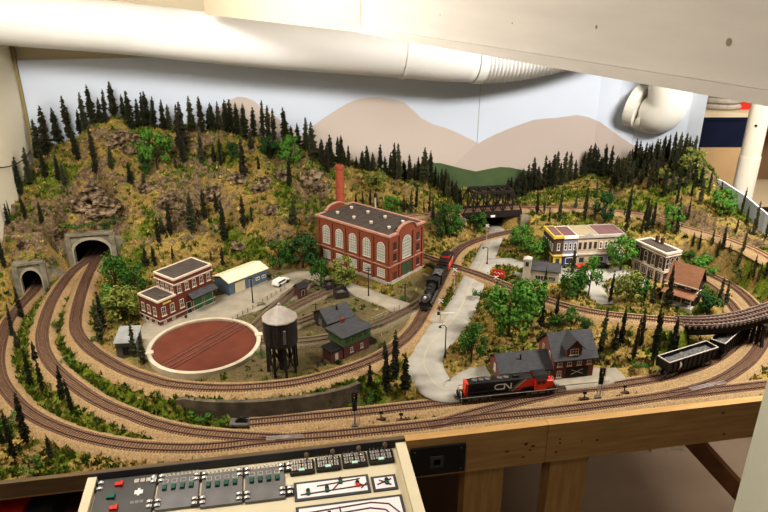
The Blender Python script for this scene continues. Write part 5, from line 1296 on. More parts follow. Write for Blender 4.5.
# ------------------------------------------------------------------ road vehicles
def car(px_, py_, z, rz, L_, body, label, cat, van=True):
    p = at(px_, py_, z); r = thing('station_wagon' if van else 'sedan', label, cat, p, rz); w = L_ * .20; h = L_ * (.34 if van else .30); H2 = L_ / 2
    prof = [(-H2, .10 * L_), (-H2, .20 * L_), (-H2 * .9, h), (H2 * .20, h), (H2 * .48, .215 * L_), (H2 * .97, .19 * L_), (H2, .10 * L_)] if van else [(-H2, .10 * L_), (-H2, .19 * L_), (-H2 * .6, .20 * L_), (-H2 * .35, h), (H2 * .15, h), (H2 * .45, .20 * L_), (H2 * .96, .18 * L_), (H2, .10 * L_)]
    mb = MB(); mb.py(prof, -w, w, body); mb.build('body', r)
    mb = MB()
    for s in (-1, 1): mb.py([(-H2 * .84, .215 * L_), (H2 * .36, .215 * L_), (H2 * .17, h * .93), (-H2 * .84, h * .93)] if van else [(-H2 * .5, .205 * L_), (H2 * .34, .205 * L_), (H2 * .12, h * .93), (-H2 * .32, h * .93)], s * w - .0003 if s > 0 else -w - .0003, s * w + .0003 if s > 0 else -w + .0003, 'glass')
    mb.build('side_glass', r)
    a, b = ((H2 * .22, h), (H2 * .47, .22 * L_)) if van else ((H2 * .17, h), (H2 * .44, .205 * L_))
    mb = MB(); mb.add([(b[0] + .0006, -w * .85, b[1]), (b[0] + .0006, w * .85, b[1]), (a[0] + .0006, w * .8, a[1] - .0008), (a[0] + .0006, -w * .8, a[1] - .0008)], [(0, 1, 2, 3)], 'glass'); mb.build('windshield', r)
    wm = MB(); wm.lathe([(.02 * L_, -.0012), (.085 * L_, -.0012), (.085 * L_, .0012), (.02 * L_, .0012)], 14, 'blackmatte', Matrix.Rotation(PI / 2, 4, 'X')); wme = wm.mesh('wheel')
    for x in (-.30, .30):
        for s in (-1, 1): part('wheel', wme, r, (x * L_, s * w * .95, .085 * L_))
    for x in (-1, 1):
        mb = MB(); mb.box(x * H2 - .0006, x * H2 + .0006, -w * .95, w * .95, .10 * L_, .125 * L_, 'chrome'); mb.build('bumper', r)
d = at(289, 276, .035) - at(273, 285, .035)
car(281, 284, .0352, math.atan2(d.y, d.x), .054, 'white', 'white station wagon on the gravel lane below the rocky hill', 'car')
car(599, 267, .0505, R(8), .05, 'blackmatte', 'dark car parked on the street before the shop row', 'car', False)
car(584, 268, .0505, R(6), .045, 'red', 'small red car parked before the blue shopfront', 'car', False)

# ------------------------------------------------------------------ trackside and street furniture
def zfor(p, py):
    lo, hi = 0, .4
    for _ in range(30):
        m_ = (lo + hi) / 2
        if proj(p + Vector((0, 0, m_)))[1] > py: lo = m_
        else: hi = m_
    return lo
def block_signal(bx, by, ty, z, label, lattice):
    p = at(bx, by, z); h = zfor(p, ty); r = thing('block_signal', label, 'signal', p)
    mb = MB(); mb.box(-.006, .006, -.005, .005, -.010, .003, 'steel'); mb.build('base', r)
    mb = MB()
    if lattice:
        for x in (-.0035, .0035): mb.bar((x, 0, 0), (x * .8, 0, h * .95), .0012, 'stone')
        for k in range(9): z0 = h * .95 * k / 9; mb.bar((-.0035, 0, z0), (.0035, 0, z0 + h * .1), .0008, 'stone')
    else: mb.tube([(0, 0, 0), (0, 0, h * .97)], .0016, 'steel', 8)
    mb.build('mast', r)
    mb = MB(); mb.box(-.0045, .0045, -.006, -.001, h * .48, h * .70, 'blackmatte'); mb.lathe([(.0058, 0), (.0058, .002)], 14, 'blackmatte', Matrix.Translation((0, -.004, h * .86)) @ Matrix.Rotation(PI / 2, 4, 'X')); mb.box(-.0055, .0055, -.006, -.002, h * .74, h, 'blackmatte'); hd = mb.build('signal_head', r)
    mb = MB()
    for k in range(3): mb.lathe([(.0017, 0), (.0017, .001)], 10, ('greenbtn', 'yellow', 'red')[k], Matrix.Translation((0, -.006, h * (.79 + .075 * k))) @ Matrix.Rotation(PI / 2, 4, 'X'))
    mb.build('lens', hd)
    mb = MB()
    for x in (-.0025, .0025): mb.bar((x + .007, .001, 0), (x + .007, .001, h), .0008, 'stone')
    for k in range(12): z0 = h * k / 12; mb.bar((.0045, .001, z0), (.0095, .001, z0), .0006, 'stone')
    mb.build('ladder', r)
block_signal(355, 425.5, 391, 0, 'dark block signal with ladder between the front tracks near the panel', False)
block_signal(598, 397, 367, 0, 'lattice mast block signal with black head in front of the depot', True)
def street_lamp(bx, by, ty, z, label, s=1):
    p = at(bx, by, z); h = zfor(p, ty); r = thing('street_lamp', label, 'street lamp', p)
    mb = MB(); mb.tube([(0, 0, -.004), (0, 0, h * .93)], .0013, 'blackmatte', 8); mb.lathe([(.003, -.004), (.0025, .006)], 8, 'blackmatte'); mb.build('pole', r)
    mb = MB(); mb.tube([(0, 0, h * .9), (s * .003, 0, h * .98), (s * .009, 0, h), (s * .014, 0, h * .97)], .0009, 'blackmatte', 6); mb.build('arm', r)
    mb = MB(); mb.lathe([(.001, h * .98), (.004, h * .93), (.0035, h * .92)], 12, 'blackmatte', Matrix.Translation((s * .014, 0, 0))); mb.build('lamp_head', r)
street_lamp(445, 356, 325, .026, 'black street lamp on the inner side of the road bend', -1)
street_lamp(487, 264, 247, .034, 'black street lamp beside the road near the truss bridge', -1)
def pole(bx, by, ty, z, label, arms=1):
    p = at(bx, by, z); h = zfor(p, ty); r = thing('utility_pole', label, 'utility pole', p)
    mb = MB(); mb.tube([(0, 0, -.004), (0, 0, h)], .0015, 'blackwood', 7, True, [.0019, .0012]); mb.build('pole', r)
    for k in range(arms):
        mb = MB(); mb.box(-.008, .008, -.002, -.0006, h - .005 - .006 * k, h - .0035 - .006 * k, 'blackwood'); mb.build('cross_arm', r)
pole(253, 303, 277, .035, 'thin utility pole in front of the blue grey shed')
pole(368.5, 296, 267, .035, 'thin utility pole before the power house front', 2)
pole(316, 315, 303, .034, 'short dark pole left of the gabled shed')
pole(405, 300, 283, .034, 'short dark pole between the street and the power house')
def crossing(bx, by, ty, z, label, gate):
    p = at(bx, by, z); h = zfor(p, ty); r = thing('crossing_signal', label, 'crossing signal', p)
    mb = MB(); mb.tube([(0, 0, -.004), (0, 0, h)], .0011, 'stone', 8); mb.build('mast', r)
    mb = MB(); c = h * .93
    for s in (-1, 1): mb.bar((-.006, -.0015, c - s * .005), (.006, -.0015, c + s * .005), .0018, 'white')
    mb.build('crossbuck', r, label='white crossbuck boards')
    mb = MB(); mb.bar((-.005, -.001, h * .66), (.005, -.001, h * .66), .0012, 'blackmatte')
    for s in (-1, 1): mb.lathe([(.0022, 0), (.0022, .0015)], 10, 'red', Matrix.Translation((s * .005, -.001, h * .66)) @ Matrix.Rotation(PI / 2, 4, 'X'))
    mb.build('flashers', r)
    if gate:
        mb = MB(); mb.bar((0, -.002, h * .42), (.040, -.004, h * .47), .0016, 'white'); mb.box(-.008, -.002, -.004, 0, h * .36, h * .48, 'blackmatte'); mb.build('gate_arm', r)
crossing(440, 323, 299, .031, 'crossing gate where the street meets the inner track', True)
crossing(486, 246, 224, .032, 'white crossbuck where the caboose track crosses the road', False)
crossing(454, 290, 268, .034, 'crossing signal left of the road by the branch track', False)
crossing(495, 292, 276, .036, 'crossing signal right of the road by the branch track', False)
def switch_stand(px_, py_, label):
    p = at(px_, py_, -.006); r = thing('switch_stand', label, 'switch stand', p)
    mb = MB(); mb.box(-.010, .010, -.004, .004, 0, .004, 'tie'); mb.build('base', r)
    mb = MB(); mb.tube([(0, 0, .003), (0, 0, .016)], .0012, 'blackmatte', 6); mb.tube([(0, 0, .008), (.010, -.004, .004)], .0008, 'blackmatte', 5); mb.build('lever', r)
    mb = MB(); mb.box(-.004, .004, -.0005, .0005, .014, .020, 'blackmatte'); mb.build('target', r)
for q in ((381, 419.5, 'switch stand right of the block signal between front tracks'), (401, 421, 'switch stand farther right of the block signal'), (624, 393, 'switch stand right of the lattice mast signal'), (584, 399.5, 'switch stand left of the lattice mast signal')): switch_stand(*q)
# relay hut plate with bumper at the end of the siding
p = at(240, 423.5, -.006); r = thing('bumper_stop', 'dark bumper stop on a grey plate at the left end of the siding', 'bumper', p)
mb = MB(); mb.box(-.020, .020, -.012, .012, 0, .005, 'steel'); mb.build('plate', r)
mb = MB(); mb.lathe([(.010, 0), (.010, .007)], 16, 'blackmatte', Matrix.Translation((.004, .004, .006)) @ Matrix.Rotation(PI / 2, 4, 'X')); mb.box(-.008, .016, -.004, .004, .004, .009, 'blackmatte'); mb.build('stop', r)
# bits lying about the yard
for (bx, by, lab, s) in ((275, 375, 'small dark barrel left of the tiny figures', 0), (186, 318, 'small dark barrel at the brick shop front', 1), (181, 317, 'second dark barrel at the brick shop front, further left', 2)):
    p = at(bx, by, .0345)
    mb = MB(); mb.lathe([(.0028, 0), (.0034, .003), (.0034, .005), (.0028, .008)], 12, 'blackwood'); o = mb.build('barrel', None, p); tag(o, lab, 'barrel')

# ------------------------------------------------------------------ tiny standing figures
def figure(px_, py_, z, rz, label):
    p = at(px_, py_, z); r = thing('person', label, 'person', p, rz); S_ = 1 / 84
    me_ = bpy.data.meshes.new('figure body')
    J = {'pel': (0, 0, .95, .13), 'chest': (0, 0, 1.30, .16), 'neck': (0, 0, 1.48, .06), 'head': (0, -.02, 1.60, .095), 'top': (0, -.01, 1.72, .08), 'ls': (-.19, 0, 1.40, .065), 'le': (-.27, .03, 1.12, .05), 'lw': (-.25, -.10, .90, .035), 'lh': (-.24, -.14, .82, .03), 'rs': (.19, 0, 1.40, .065), 're': (.27, .03, 1.12, .05), 'rw': (.26, -.06, .88, .035), 'rh': (.25, -.09, .80, .03), 'lk': (-.10, -.02, .50, .075), 'la': (-.11, .02, .09, .05), 'lt': (-.11, -.15, .04, .04), 'rk': (.10, -.02, .50, .075), 'ra': (.12, .02, .09, .05), 'rt': (.12, -.15, .04, .04)}
    E_ = [('pel', 'chest'), ('chest', 'neck'), ('neck', 'head'), ('head', 'top'), ('chest', 'ls'), ('ls', 'le'), ('le', 'lw'), ('lw', 'lh'), ('chest', 'rs'), ('rs', 're'), ('re', 'rw'), ('rw', 'rh'), ('pel', 'lk'), ('lk', 'la'), ('la', 'lt'), ('pel', 'rk'), ('rk', 'ra'), ('ra', 'rt')]
    k = list(J); me_.from_pydata([J[a][:3] for a in k], [(k.index(a), k.index(b)) for a, b in E_], [])
    o = bpy.data.objects.new('body', me_); COL.objects.link(o); o.parent = r; o.scale = (S_, S_, S_)
    o.modifiers.new('skin', 'SKIN'); 
    sv = me_.skin_vertices[0].data
    for i_, a in enumerate(k): sv[i_].radius = (J[a][3], J[a][3]); sv[i_].use_root = (a == 'pel')
    sd = o.modifiers.new('smooth', 'SUBSURF'); sd.levels = 1; sd.render_levels = 1
    me_.materials.append(M['cloth'])
    mb = MB(); mb.lathe([(.085 * S_, 0), (.10 * S_, .06 * S_), (.10 * S_, .14 * S_), (.06 * S_, .20 * S_)], 10, 'skin', Matrix.Translation((0, -.02 * S_, 1.53 * S_))); mb.build('face', r)
    mb = MB(); mb.lathe([(.15 * S_, 0), (.15 * S_, .01 * S_), (.10 * S_, .015 * S_), (.095 * S_, .09 * S_)], 12, 'cloth', Matrix.Translation((0, -.01 * S_, 1.68 * S_))); mb.build('hat', r)
figure(318, 367.5, .0345, .4, 'tiny dark-clothed person standing left of the pair between water tower and signal tower')
figure(323, 364, .0345, -.5, 'tiny dark-clothed person standing right of the pair between water tower and signal tower')
figure(192, 312, .0352, .8, 'tiny dark-clothed person standing at the brick shop doors')
# ------------------------------------------------------------------ benchwork, fascia, control panel
P0 = Vector((-.696, .946, 0)); FD = Vector((.985, .1722, 0)).normalized(); FN = Vector((FD.y, -FD.x, 0)); FRZ = math.atan2(FD.y, FD.x)
def fpt(s, d=0.0, z=0.0): return P0 + FD * s + FN * d + Vector((0, 0, z))      # d counts toward the viewer
def on_fascia(px_, py_, d=0.0):
    r_ = ray(px_, py_); o = Vector((0, 0, CH)); q = fpt(0, d); t = (q - o).dot(FN) / r_.dot(FN); p = o + r_ * t
    return (p - q).dot(FD), p.z
SL = -(P0 - Vector((-1.02, .88, 0))).length
s_panel_r = on_fascia(402, 445)[0]; s_seam = on_fascia(543, 440)[0]; s_end = 1.93; s_l = -.30
def board(name, s0, s1, z0, z1, d0, d1, mat, label, cat):
    o = fpt(s0); r = MB(); r.box(0, s1 - s0, -d1, -d0, z0, z1, mat)
    q = r.build(name, None, o, FRZ); tag(q, label, cat); return q
FB = -.092
board('fascia_board', s_panel_r + .004, s_seam - .0006, FB, .003, 0, .018, 'pine', 'knotty pine fascia board just right of the control panel', 'board')
board('fascia_board', s_seam + .0006, s_end, FB, .003, 0, .018, 'pine', 'long knotty pine fascia board running right behind the pale post', 'board')
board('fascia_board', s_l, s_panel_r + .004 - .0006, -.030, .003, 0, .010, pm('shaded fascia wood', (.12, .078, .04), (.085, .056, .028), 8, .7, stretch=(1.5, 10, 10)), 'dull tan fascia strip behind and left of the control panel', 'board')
# knots in the pine
FBO = [o for o in bpy.data.objects if o.name.startswith('fascia_board')][:2]
mb = MB(); kn = random.Random(2)
for px_, py_, rr in ((459, 455, .002), (507, 451.5, .0035), (526, 444, .004), (533, 446, .004), (530, 450, .003), (523, 457, .003), (556, 452, .003), (560, 439, .0025), (560, 443, .0025), (582, 441, .002), (597, 440, .003), (723, 413, .0035), (724, 434, .003)):
    s, z = on_fascia(px_, py_, .018)
    if z < FB + .003 or z > -.001: continue
    mb = MB(); c = fpt(s, .0183, z); n = 9; a0 = kn.uniform(0, 1)
    mb.add([c + FD * (rr * 1.2 * math.cos(a0 + 2 * PI * k / n)) + Vector((0, 0, rr * .8 * math.sin(a0 + 2 * PI * k / n))) for k in range(n)], [tuple(range(n))], pm('pine knot', (.13, .05, .018), (.09, .035, .012), 80))
    o = mb.build('wood_knot'); bd = FBO[0] if s < s_seam else FBO[1]; o.parent = bd; o.matrix_parent_inverse = bd.matrix_basis.inverted()
# unseen table top under the scenery, put in to stop light leaking through
mb = MB(); poly = [fpt(s_l, -.004)[:2], fpt(s_end - .02, -.004)[:2]] + [(x, y) for x, y in PANEL[1:]] + [(x, y) for x, y in COVE[1:]] + [xy(AL, BB)]
mb.pz([(p[0], p[1]) for p in poly], -.045, -.028, pm('plywood', (.42, .28, .13), (.36, .23, .10), 8, .8)); o = mb.build('benchtop'); tag(o, 'plywood table top carrying the whole layout', 'table top')
# legs: sighted on the plane just behind the fascia
for (xa, xb, yy, lab) in ((465, 503.5, 474, 'pine leg under the fascia nearest the control panel'), (551, 589, 458, 'pine leg under the fascia, second from the control panel')):
    s0, s1 = on_fascia(xa, yy, -.002)[0], on_fascia(xb, yy, -.002)[0]
    mb = MB(); mb.box(0, s1 - s0, .002, .040, -1.05, FB + .03, 'pinedark'); o = mb.build('table_leg', None, fpt(s0), FRZ); tag(o, lab, 'table leg', 'legs of the layout table')
# dark socket plate let into the fascia
s0, z1 = on_fascia(410, 449, .018); s1, z0 = on_fascia(463.5, 474, .018); z0 = -.084
o = fpt(s0, .018); r = thing('throttle_plate', 'black throttle socket plate in the pine fascia beside the control panel', 'socket plate', o, FRZ); w = s1 - s0
mb = MB(); mb.box(0, w, -.005, -.0002, z0, -.016, 'black'); mb.build('plate', r)
mb = MB(); mb.box(w * .36, w * .60, -.007, -.0045, -.066, -.038, 'plate'); mb.box(w * .42, w * .54, -.0075, -.0065, -.058, -.046, 'dark'); mb.build('socket', r)
mb = MB()
for x in (.08, .92):
    for z in (-.024, -.076): mb.lathe([(.002, 0), (.002, .001)], 8, 'steel', Matrix.Translation((w * x, -.0045, z)) @ Matrix.Rotation(PI / 2, 4, 'X'))
mb.build('screws', r)
# reddish brown brace and pale board seen below the fascia on the right
g0, g1 = atB(680, 426, 1.30), atB(740, 492, 1.22); mb = MB(); mb.bar((0, 0, 0), g1 - g0, .042, 'walnut'); o = mb.build('diagonal_brace', None, g0); tag(o, 'reddish brown diagonal timber brace under the table near the pale post', 'brace')
g = at(674, 441, -1.05); mb = MB(); mb.box(-.14, .14, -.05, .05, 0, .03, 'cornice'); o = mb.build('floor_plank', None, g, R(10)); tag(o, 'short pale plank lying on the floor beyond the brace', 'plank')
# steel edge strip above the control panel
SP0, SP1 = on_fascia(92, 474)[0], s_panel_r
mb = MB(); mb.box(0, SP1 - SP0, -.0125, -.0102, -.012, .0045, 'darkrail'); o = mb.build('edge_strip', None, fpt(SP0), FRZ); tag(o, 'dark steel edge strip between track ballast and control panel', 'strip')

TILT = R(5); PZ = -.014; PD0 = .013
PNX = FD; PNY = (FN * math.cos(TILT) + Vector((0, 0, -math.sin(TILT)))); PNN = PNX.cross(-PNY).normalized()
PORG = fpt(SP0, PD0, PZ)
def on_panel(px_, py_):
    r_ = ray(px_, py_); o = Vector((0, 0, CH)); t = (PORG - o).dot(PNN) / r_.dot(PNN); p = o + r_ * t - PORG
    return p.dot(PNX), p.dot(PNY)
PROT = Matrix((PNX, -PNY, PNN)).transposed().to_euler()
def pthing(name, label, cat, px_, py_, group=None):
    s, d = on_panel(px_, py_); r = thing(name, label, cat, PORG + PNX * s + PNY * d, 0, group); r.rotation_euler = PROT; return r
def pthing_at(name, label, cat, s, d, group=None):
    r = thing(name, label, cat, PORG + PNX * s + PNY * d, 0, group); r.rotation_euler = PROT; return r
PW = SP1 - SP0; PD = .26
# on the panel: x runs right, y runs away from the viewer (up the panel), z out of it
r = pthing_at('control_panel', 'cream control panel desk with raised side rails in front of the layout', 'control panel', 0, 0)
mb = MB(); mb.box(.012, PW - .016, -PD, 0, -.012, 0, 'cream'); mb.build('panel_board', r)
mb = MB(); mb.box(-.004, .012, -PD, .001, -.05, .012, 'cream'); mb.build('side_rail', r)
mb = MB(); mb.box(PW - .016, PW + .004, -PD, .001, -.06, .012, 'cream'); mb.build('side_rail', r)
mb = MB(); mb.box(0, PW, -PD - .012, -PD, -.05, .006, 'cream'); mb.build('front_rail', r)

def screws(root, x, y, n=2):
    mb = MB()
    for k in range(n):
        yy = y + k * .011
        mb.box(x - .0125, x + .0125, yy - .0050, yy + .0050, .002, .0062, 'black'); mb.box(x - .0118, x + .0118, yy - .0028, yy + .0028, .0060, .0074, 'chrome')
        for s in (-1, 1): mb.lathe([(.0032, .0072), (.0032, .0094), (.0015, .0100)], 10, 'chrome', Matrix.Translation((x + s * .007, yy, 0)))
        mb.box(x - .0018, x + .0018, yy - .0030, yy + .0030, .0070, .0085, 'black')
    return mb.build('screw_terminals', root, label='bright screw terminals')
def plate_box(label, xl, xr, ytop, depth_, mat, nm, grp=None):
    (s0, d0), (s1, d1) = on_panel(xl, ytop[0]), on_panel(xr, ytop[1]); w = s1 - s0; d0 = (d0 + d1) / 2
    r = pthing_at(nm, label, 'control plate', s0, d0, grp)
    mb = MB(); mb.box(0, w, -depth_, 0, .0004, .006, mat); o = mb.build('plate', r)
    bv = o.modifiers.new('edge', 'BEVEL'); bv.width = .0012; bv.segments = 2
    return r, w
# selector plate with two red and one green button
r, w = plate_box('matt black selector plate with red and green buttons, leftmost on the control panel', 100, 158, (482, 476), .105, 'plate', 'selector_plate')
for x, y, c in ((.36, -.018, 'red'), (.27, -.046, 'greenbtn'), (.36, -.073, 'red')):
    mb = MB(); mb.box(w * x - .006, w * x + .006, y - .004, y + .004, .0060, .0105, c); mb.box(w * x + .0035, w * x + .0075, y - .0055, y + .0055, .0060, .0120, c); mb.build('push_button', r, label=('red' if c == 'red' else 'green') + ' push button')
mb = MB(); mb.box(w * .66, w * .80, -.045, -.036, .006, .0064, 'panelwhite'); mb.box(w * .71, w * .75, -.049, -.032, .0064, .0068, 'panelwhite')
for k in range(3): mb.box(w * .62 + .008 * k, w * .62 + .008 * k + .006, -.066, -.060, .006, .0063, 'steel')
mb.build('printed_marks', r)
mb = MB()
for k in range(4): x = w * .62 + .0105 * k; mb.box(x, x + .008, -.018, -.009, .006, .0072, 'chrome')
mb.build('printed_boxes', r)
for y in (-.022, -.008, -.092): screws(r, -.002, y, 1)
# three glossy plates of four buttons
for k, (xl, xr, yt, lab) in enumerate(((160, 200.5, (479, 474.5), 'glossy black four-button plate next to the matt selector plate'), (203, 243, (476, 472), 'glossy black four-button plate, middle of the three'), (245.5, 284, (472, 467.5), 'glossy black four-button plate nearest the track diagrams'))):
    r, w = plate_box(lab, xl, xr, yt, .078, 'plate2', 'button_plate', 'four-button switch plates')
    for j in range(4):
        x = w * (.17 + .215 * j)
        mb = MB(); mb.box(x - .0042, x + .0042, -.037, -.022, .006, .0066, 'blackmatte'); mb.box(x - .003, x + .003, -.035, -.025, .0064, .0100, 'greenbtn'); mb.build('button', r)
    mb = MB()
    for j in range(4): x = w * (.17 + .215 * j); mb.box(x - .005, x + .005, -.018, -.009, .006, .0063, 'chrome'); mb.box(x - .004, x + .004, -.017, -.010, .0063, .0064, 'plate2')
    mb.build('number_boxes', r)
    mb = MB()
    for j in range(9): x = w * (.1 + .1 * j); mb.tube([(x, -.001, .005), (x + .003, .005, .008), (x + .006, .008, .004)], .0007, 'chrome', 5); mb.lathe([(.0020, .004), (.0020, .0075)], 8, 'chrome', Matrix.Translation((x, .0035, 0)))
    mb.build('wire_terminals', r)
    screws(r, -.003, -.010); screws(r, -.003, -.068); 
    if k == 2: screws(r, w + .002, -.010); screws(r, w + .002, -.068)
# row of four toggle connectors
for k in range(4):
    x0 = 289 + 26.2 * k; y0 = 461.5 - 3.6 * k
    (s0, d0) = on_panel(x0, y0 + 8); (s1, d1) = on_panel(x0 + 25.5, y0 + 4.6); w = s1 - s0
    r = pthing_at('toggle_connector', ('leftmost', 'second from left', 'third from left', 'rightmost')[k] + ' of the four black toggle connectors in a row', 'switch', s0, (d0 + d1) / 2 - .003, 'toggle connectors on the control panel')
    mb = MB(); mb.box(.001, w - .001, -.020, .012, .0004, .0050, 'black'); mb.build('base', r)
    mb = MB(); mb.box(.002, w - .002, -.0225, -.020, .0004, .0085, 'black'); mb.build('front_lip', r)
    for yy in (.005, -.004, -.012):
        mb = MB()
        for x in (.18, .38, .60, .82): mb.box(w * x - .0040, w * x + .0040, yy - .0032, yy + .0032, .005, .0080, 'chrome'); mb.lathe([(.0018, .0075), (.0018, .0090)], 8, 'steel', Matrix.Translation((w * x, yy, 0)))
        mb.build('screw_terminals', r)
    mb = MB(); mb.box(w * .38, w * .60, -.019, -.013, .005, .0095, pm('mint slider', (.40, .62, .52), (.33, .52, .44), 40)); mb.build('slider', r, label='pale mint slide switch')
    mb = MB(); mb.tube([(w * .72, .010, .003), (w * .72, .013, .013)], .0015, 'steel', 8); mb.lathe([(.0005, .0110), (.0046, .0125), (.0046, .0170), (.0020, .0205)], 12, pm('brass knob', (.22, .16, .11), (.16, .12, .08), 40, .35, .6), Matrix.Translation((w * .72, .0135, 0))); mb.build('toggle_knob', r)
    mb = MB()
    for j in range(5): x = w * (.1 + .16 * j); mb.tube([(x, .010, .004), (x + .003, .015, .008), (x + .001, .018, .003)], .0006, 'steel', 5)
    mb.build('loose_wires', r)
# track diagram cards
def diagram(label, q, hgt, lines, dots, frame=.0052):
    (s0, d0), (s1, d1) = on_panel(*q[0]), on_panel(*q[1]); w = s1 - s0; r = pthing_at('track_diagram', label, 'track diagram', s0, (d0 + d1) / 2, 'track diagrams on the control panel')
    mb = MB(); mb.box(0, w, -hgt, 0, .0004, .0022, 'darkrail'); mb.build('frame', r)
    mb = MB(); mb.box(frame, w - frame, -hgt + frame, -frame, .0022, .0027, 'panelwhite'); mb.build('card', r)
    mb = MB()
    for pts in lines: mb.tube([(w * x, -hgt * y, .0028) for x, y in pts], .0011, pm('maroon ink', (.09, .03, .035), (.07, .025, .03), 50), 4)
    mb.build('track_lines', r)
    for x, y, c in dots:
        mb = MB(); mb.lathe([(.0042, .0024), (.0042, .0056), (.0030, .0068)], 12, c, Matrix.Translation((w * x, -hgt * y, 0))); mb.lathe([(.0036, .0024), (.0036, .0062)], 12, 'black', Matrix.Translation((w * x, -hgt * y + .0072, 0))); mb.build('push_button', r, label=('red' if c == 'red' else 'green') + ' push button with black cap')
W6 = lambda *a: a
diagram('long white track diagram with three green and one red button', ((293.5, 482), (368, 476.5)), .044, [[(.08, .72), (.96, .60)], [(.30, .36), (.72, .26), (.88, .22)], [(.50, .66), (.60, .32)], [(.84, .45), (.92, .62)], [(.88, .74), (.96, .5)]], [(.18, .70, 'greenbtn'), (.43, .66, 'greenbtn'), (.62, .30, 'greenbtn'), (.84, .58, 'red')])
diagram('small square white track diagram with one green button in the row end', ((370.5, 477.5), (395, 475)), .036, [[(.2, .6), (.8, .3)], [(.3, .3), (.75, .7)]], [(.6, .55, 'greenbtn')])
ov = lambda a: [(.5 + (.46 - a) * math.cos(t) if True else 0, .62 + (.44 - a * 1.1) * math.sin(t)) for t in [PI + PI * k / 14 for k in range(15)]]
diagram('large white oval track diagram at the bottom of the control panel', ((295.5, 506), (402, 497)), .085, [[(.06, .20), (.70, .13), (.86, .22), (.95, .5), (.96, .9)], [(.06, .34), (.68, .27), (.82, .36), (.89, .6), (.90, .9)], [(.06, .48), (.62, .42), (.74, .5), (.80, .7), (.80, .92)], [(.40, .14), (.42, .5)]], [(.3, .36, 'greenbtn')])

# dark equipment and a red box in the shelf under the far left edge
p = at(0, 512, -.12)
r = thing('black_case', 'black equipment case under the left table edge', 'case', p + Vector((.03, .03, -.05)), FRZ); mb = MB(); mb.box(-.10, .065, -.05, .10, 0, .055, 'plate'); mb.build('case', r); mb = MB(); mb.box(.040, .060, -.0515, -.05, .02, .045, 'plate2'); mb.build('dial_panel', r)
r = thing('red_box', 'bright red box on the black case at the lower left corner', 'box', p + Vector((-.005, .005, .0055)), FRZ); mb = MB(); mb.box(-.08, .055, -.055, .02, 0, .012, 'red'); mb.build('box', r); mb = MB(); mb.box(-.081, .056, -.056, .021, .009, .013, 'red'); mb.build('lid', r)
mb = MB(); mb.box(-.4, .42, -.22, .18, -.14, -.055 - .0, 'walnut'); 
o = mb.build('equipment_shelf', None, p + Vector((.03, .03, -.0)), FRZ); tag(o, 'brown timber shelf under the left table edge', 'shelf')
mb = MB(); mb.box(-.4, .18, .19, .20, -.05, .10, pm('dark brown board', (.085, .05, .028), (.06, .036, .02), 8)); o = mb.build('back_board', None, p + Vector((.03, .03, 0)), FRZ); tag(o, 'dark brown back board under the left table edge', 'board')

# ------------------------------------------------------------------ room shell
ZF, ZC = -1.05, 1.17
def slab(name, pts, z0, z1, mat):
    mb = MB(); mb.pz(pts, z0, z1, mat); o = mb.build(name); tag(o, kind='structure'); return o
slab('floor', [(-3, -1.6), (3.6, -1.6), (3.6, 4.2), (-3, 4.2)], ZF - .04, ZF, 'floor')
slab('ceiling', [(-3, -1.6), (3.6, -1.6), (3.6, 4.2), (-3, 4.2)], ZC, ZC + .04, 'ceilingm')
slab('wall_left', [xy(AL - .05, -1.2), xy(AL - .001, -1.2), xy(AL - .001, BB + .08), xy(AL - .05, BB + .08)], ZF, ZC, 'wallcream')
slab('wall_back', [xy(AL - .05, BB + .012), xy(1.55, BB + .012), xy(1.55, BB + .05), xy(AL - .05, BB + .05)], ZF, ZC, 'header')
slab('wall_storage', [(1.2, 3.55), (3.6, 3.55), (3.6, 3.6), (1.2, 3.6)], ZF, ZC, 'tanwall')
slab('wall_right', [(3.55, -1.6), (3.6, -1.6), (3.6, 3.55), (3.55, 3.55)], ZF, ZC, 'tanwall')
# corner moulding between left wall and backdrop
mb = MB(); mb.pz([xy(AL, BB - .010), xy(AL + .010, BB - .010), xy(AL + .010, BB), xy(AL, BB)], -.02, .66, pm('corner bead', (.30, .24, .12), (.25, .2, .1), 20)); o = mb.build('trim_1'); tag(o, kind='structure')

# painted backdrop: straight run, coved corner, low panel
ZB = atB(22, 60, BB).z
lft = Vector((*xy(AL + .010, BB), 0)); straight = [lft[:2]] + [COVE[-1]] + COVE[::-1][1:]
r = thing('painted_backdrop', 'pale blue painted sky backdrop with beige mountains behind the layout', 'backdrop', (0, 0, 0))
mb = MB(); vs = []; fs = []
full = [p for p in straight]
for x, y in full: vs += [(x, y, -.02), (x, y, ZB)]
for i in range(len(full) - 1): fs.append((2 * i, 2 * i + 2, 2 * i + 3, 2 * i + 1))
mb.add(vs, fs, 'sky'); mb.build('sky_board', r, smooth=False)
def on_board(px_, py_, d):
    # where a sighting meets the painted face, d in front of it
    r_ = ray(px_, py_)
    for (x0, y0), (x1, y1) in zip(full, full[1:]):
        e = Vector((x1 - x0, y1 - y0, 0)); nrm = Vector((e.y, -e.x, 0)).normalized(); o_ = Vector((x0, y0, 0)) + nrm * d
        den = r_.dot(nrm)
        if abs(den) < 1e-6: continue
        t = (o_ - Vector((0, 0, CH))).dot(nrm) / den; p = Vector((0, 0, CH)) + r_ * t; k = (p - o_).dot(e) / e.length_squared
        if t > 0 and -.001 <= k <= 1.001: return p
    return atB(px_, py_, BB - d)
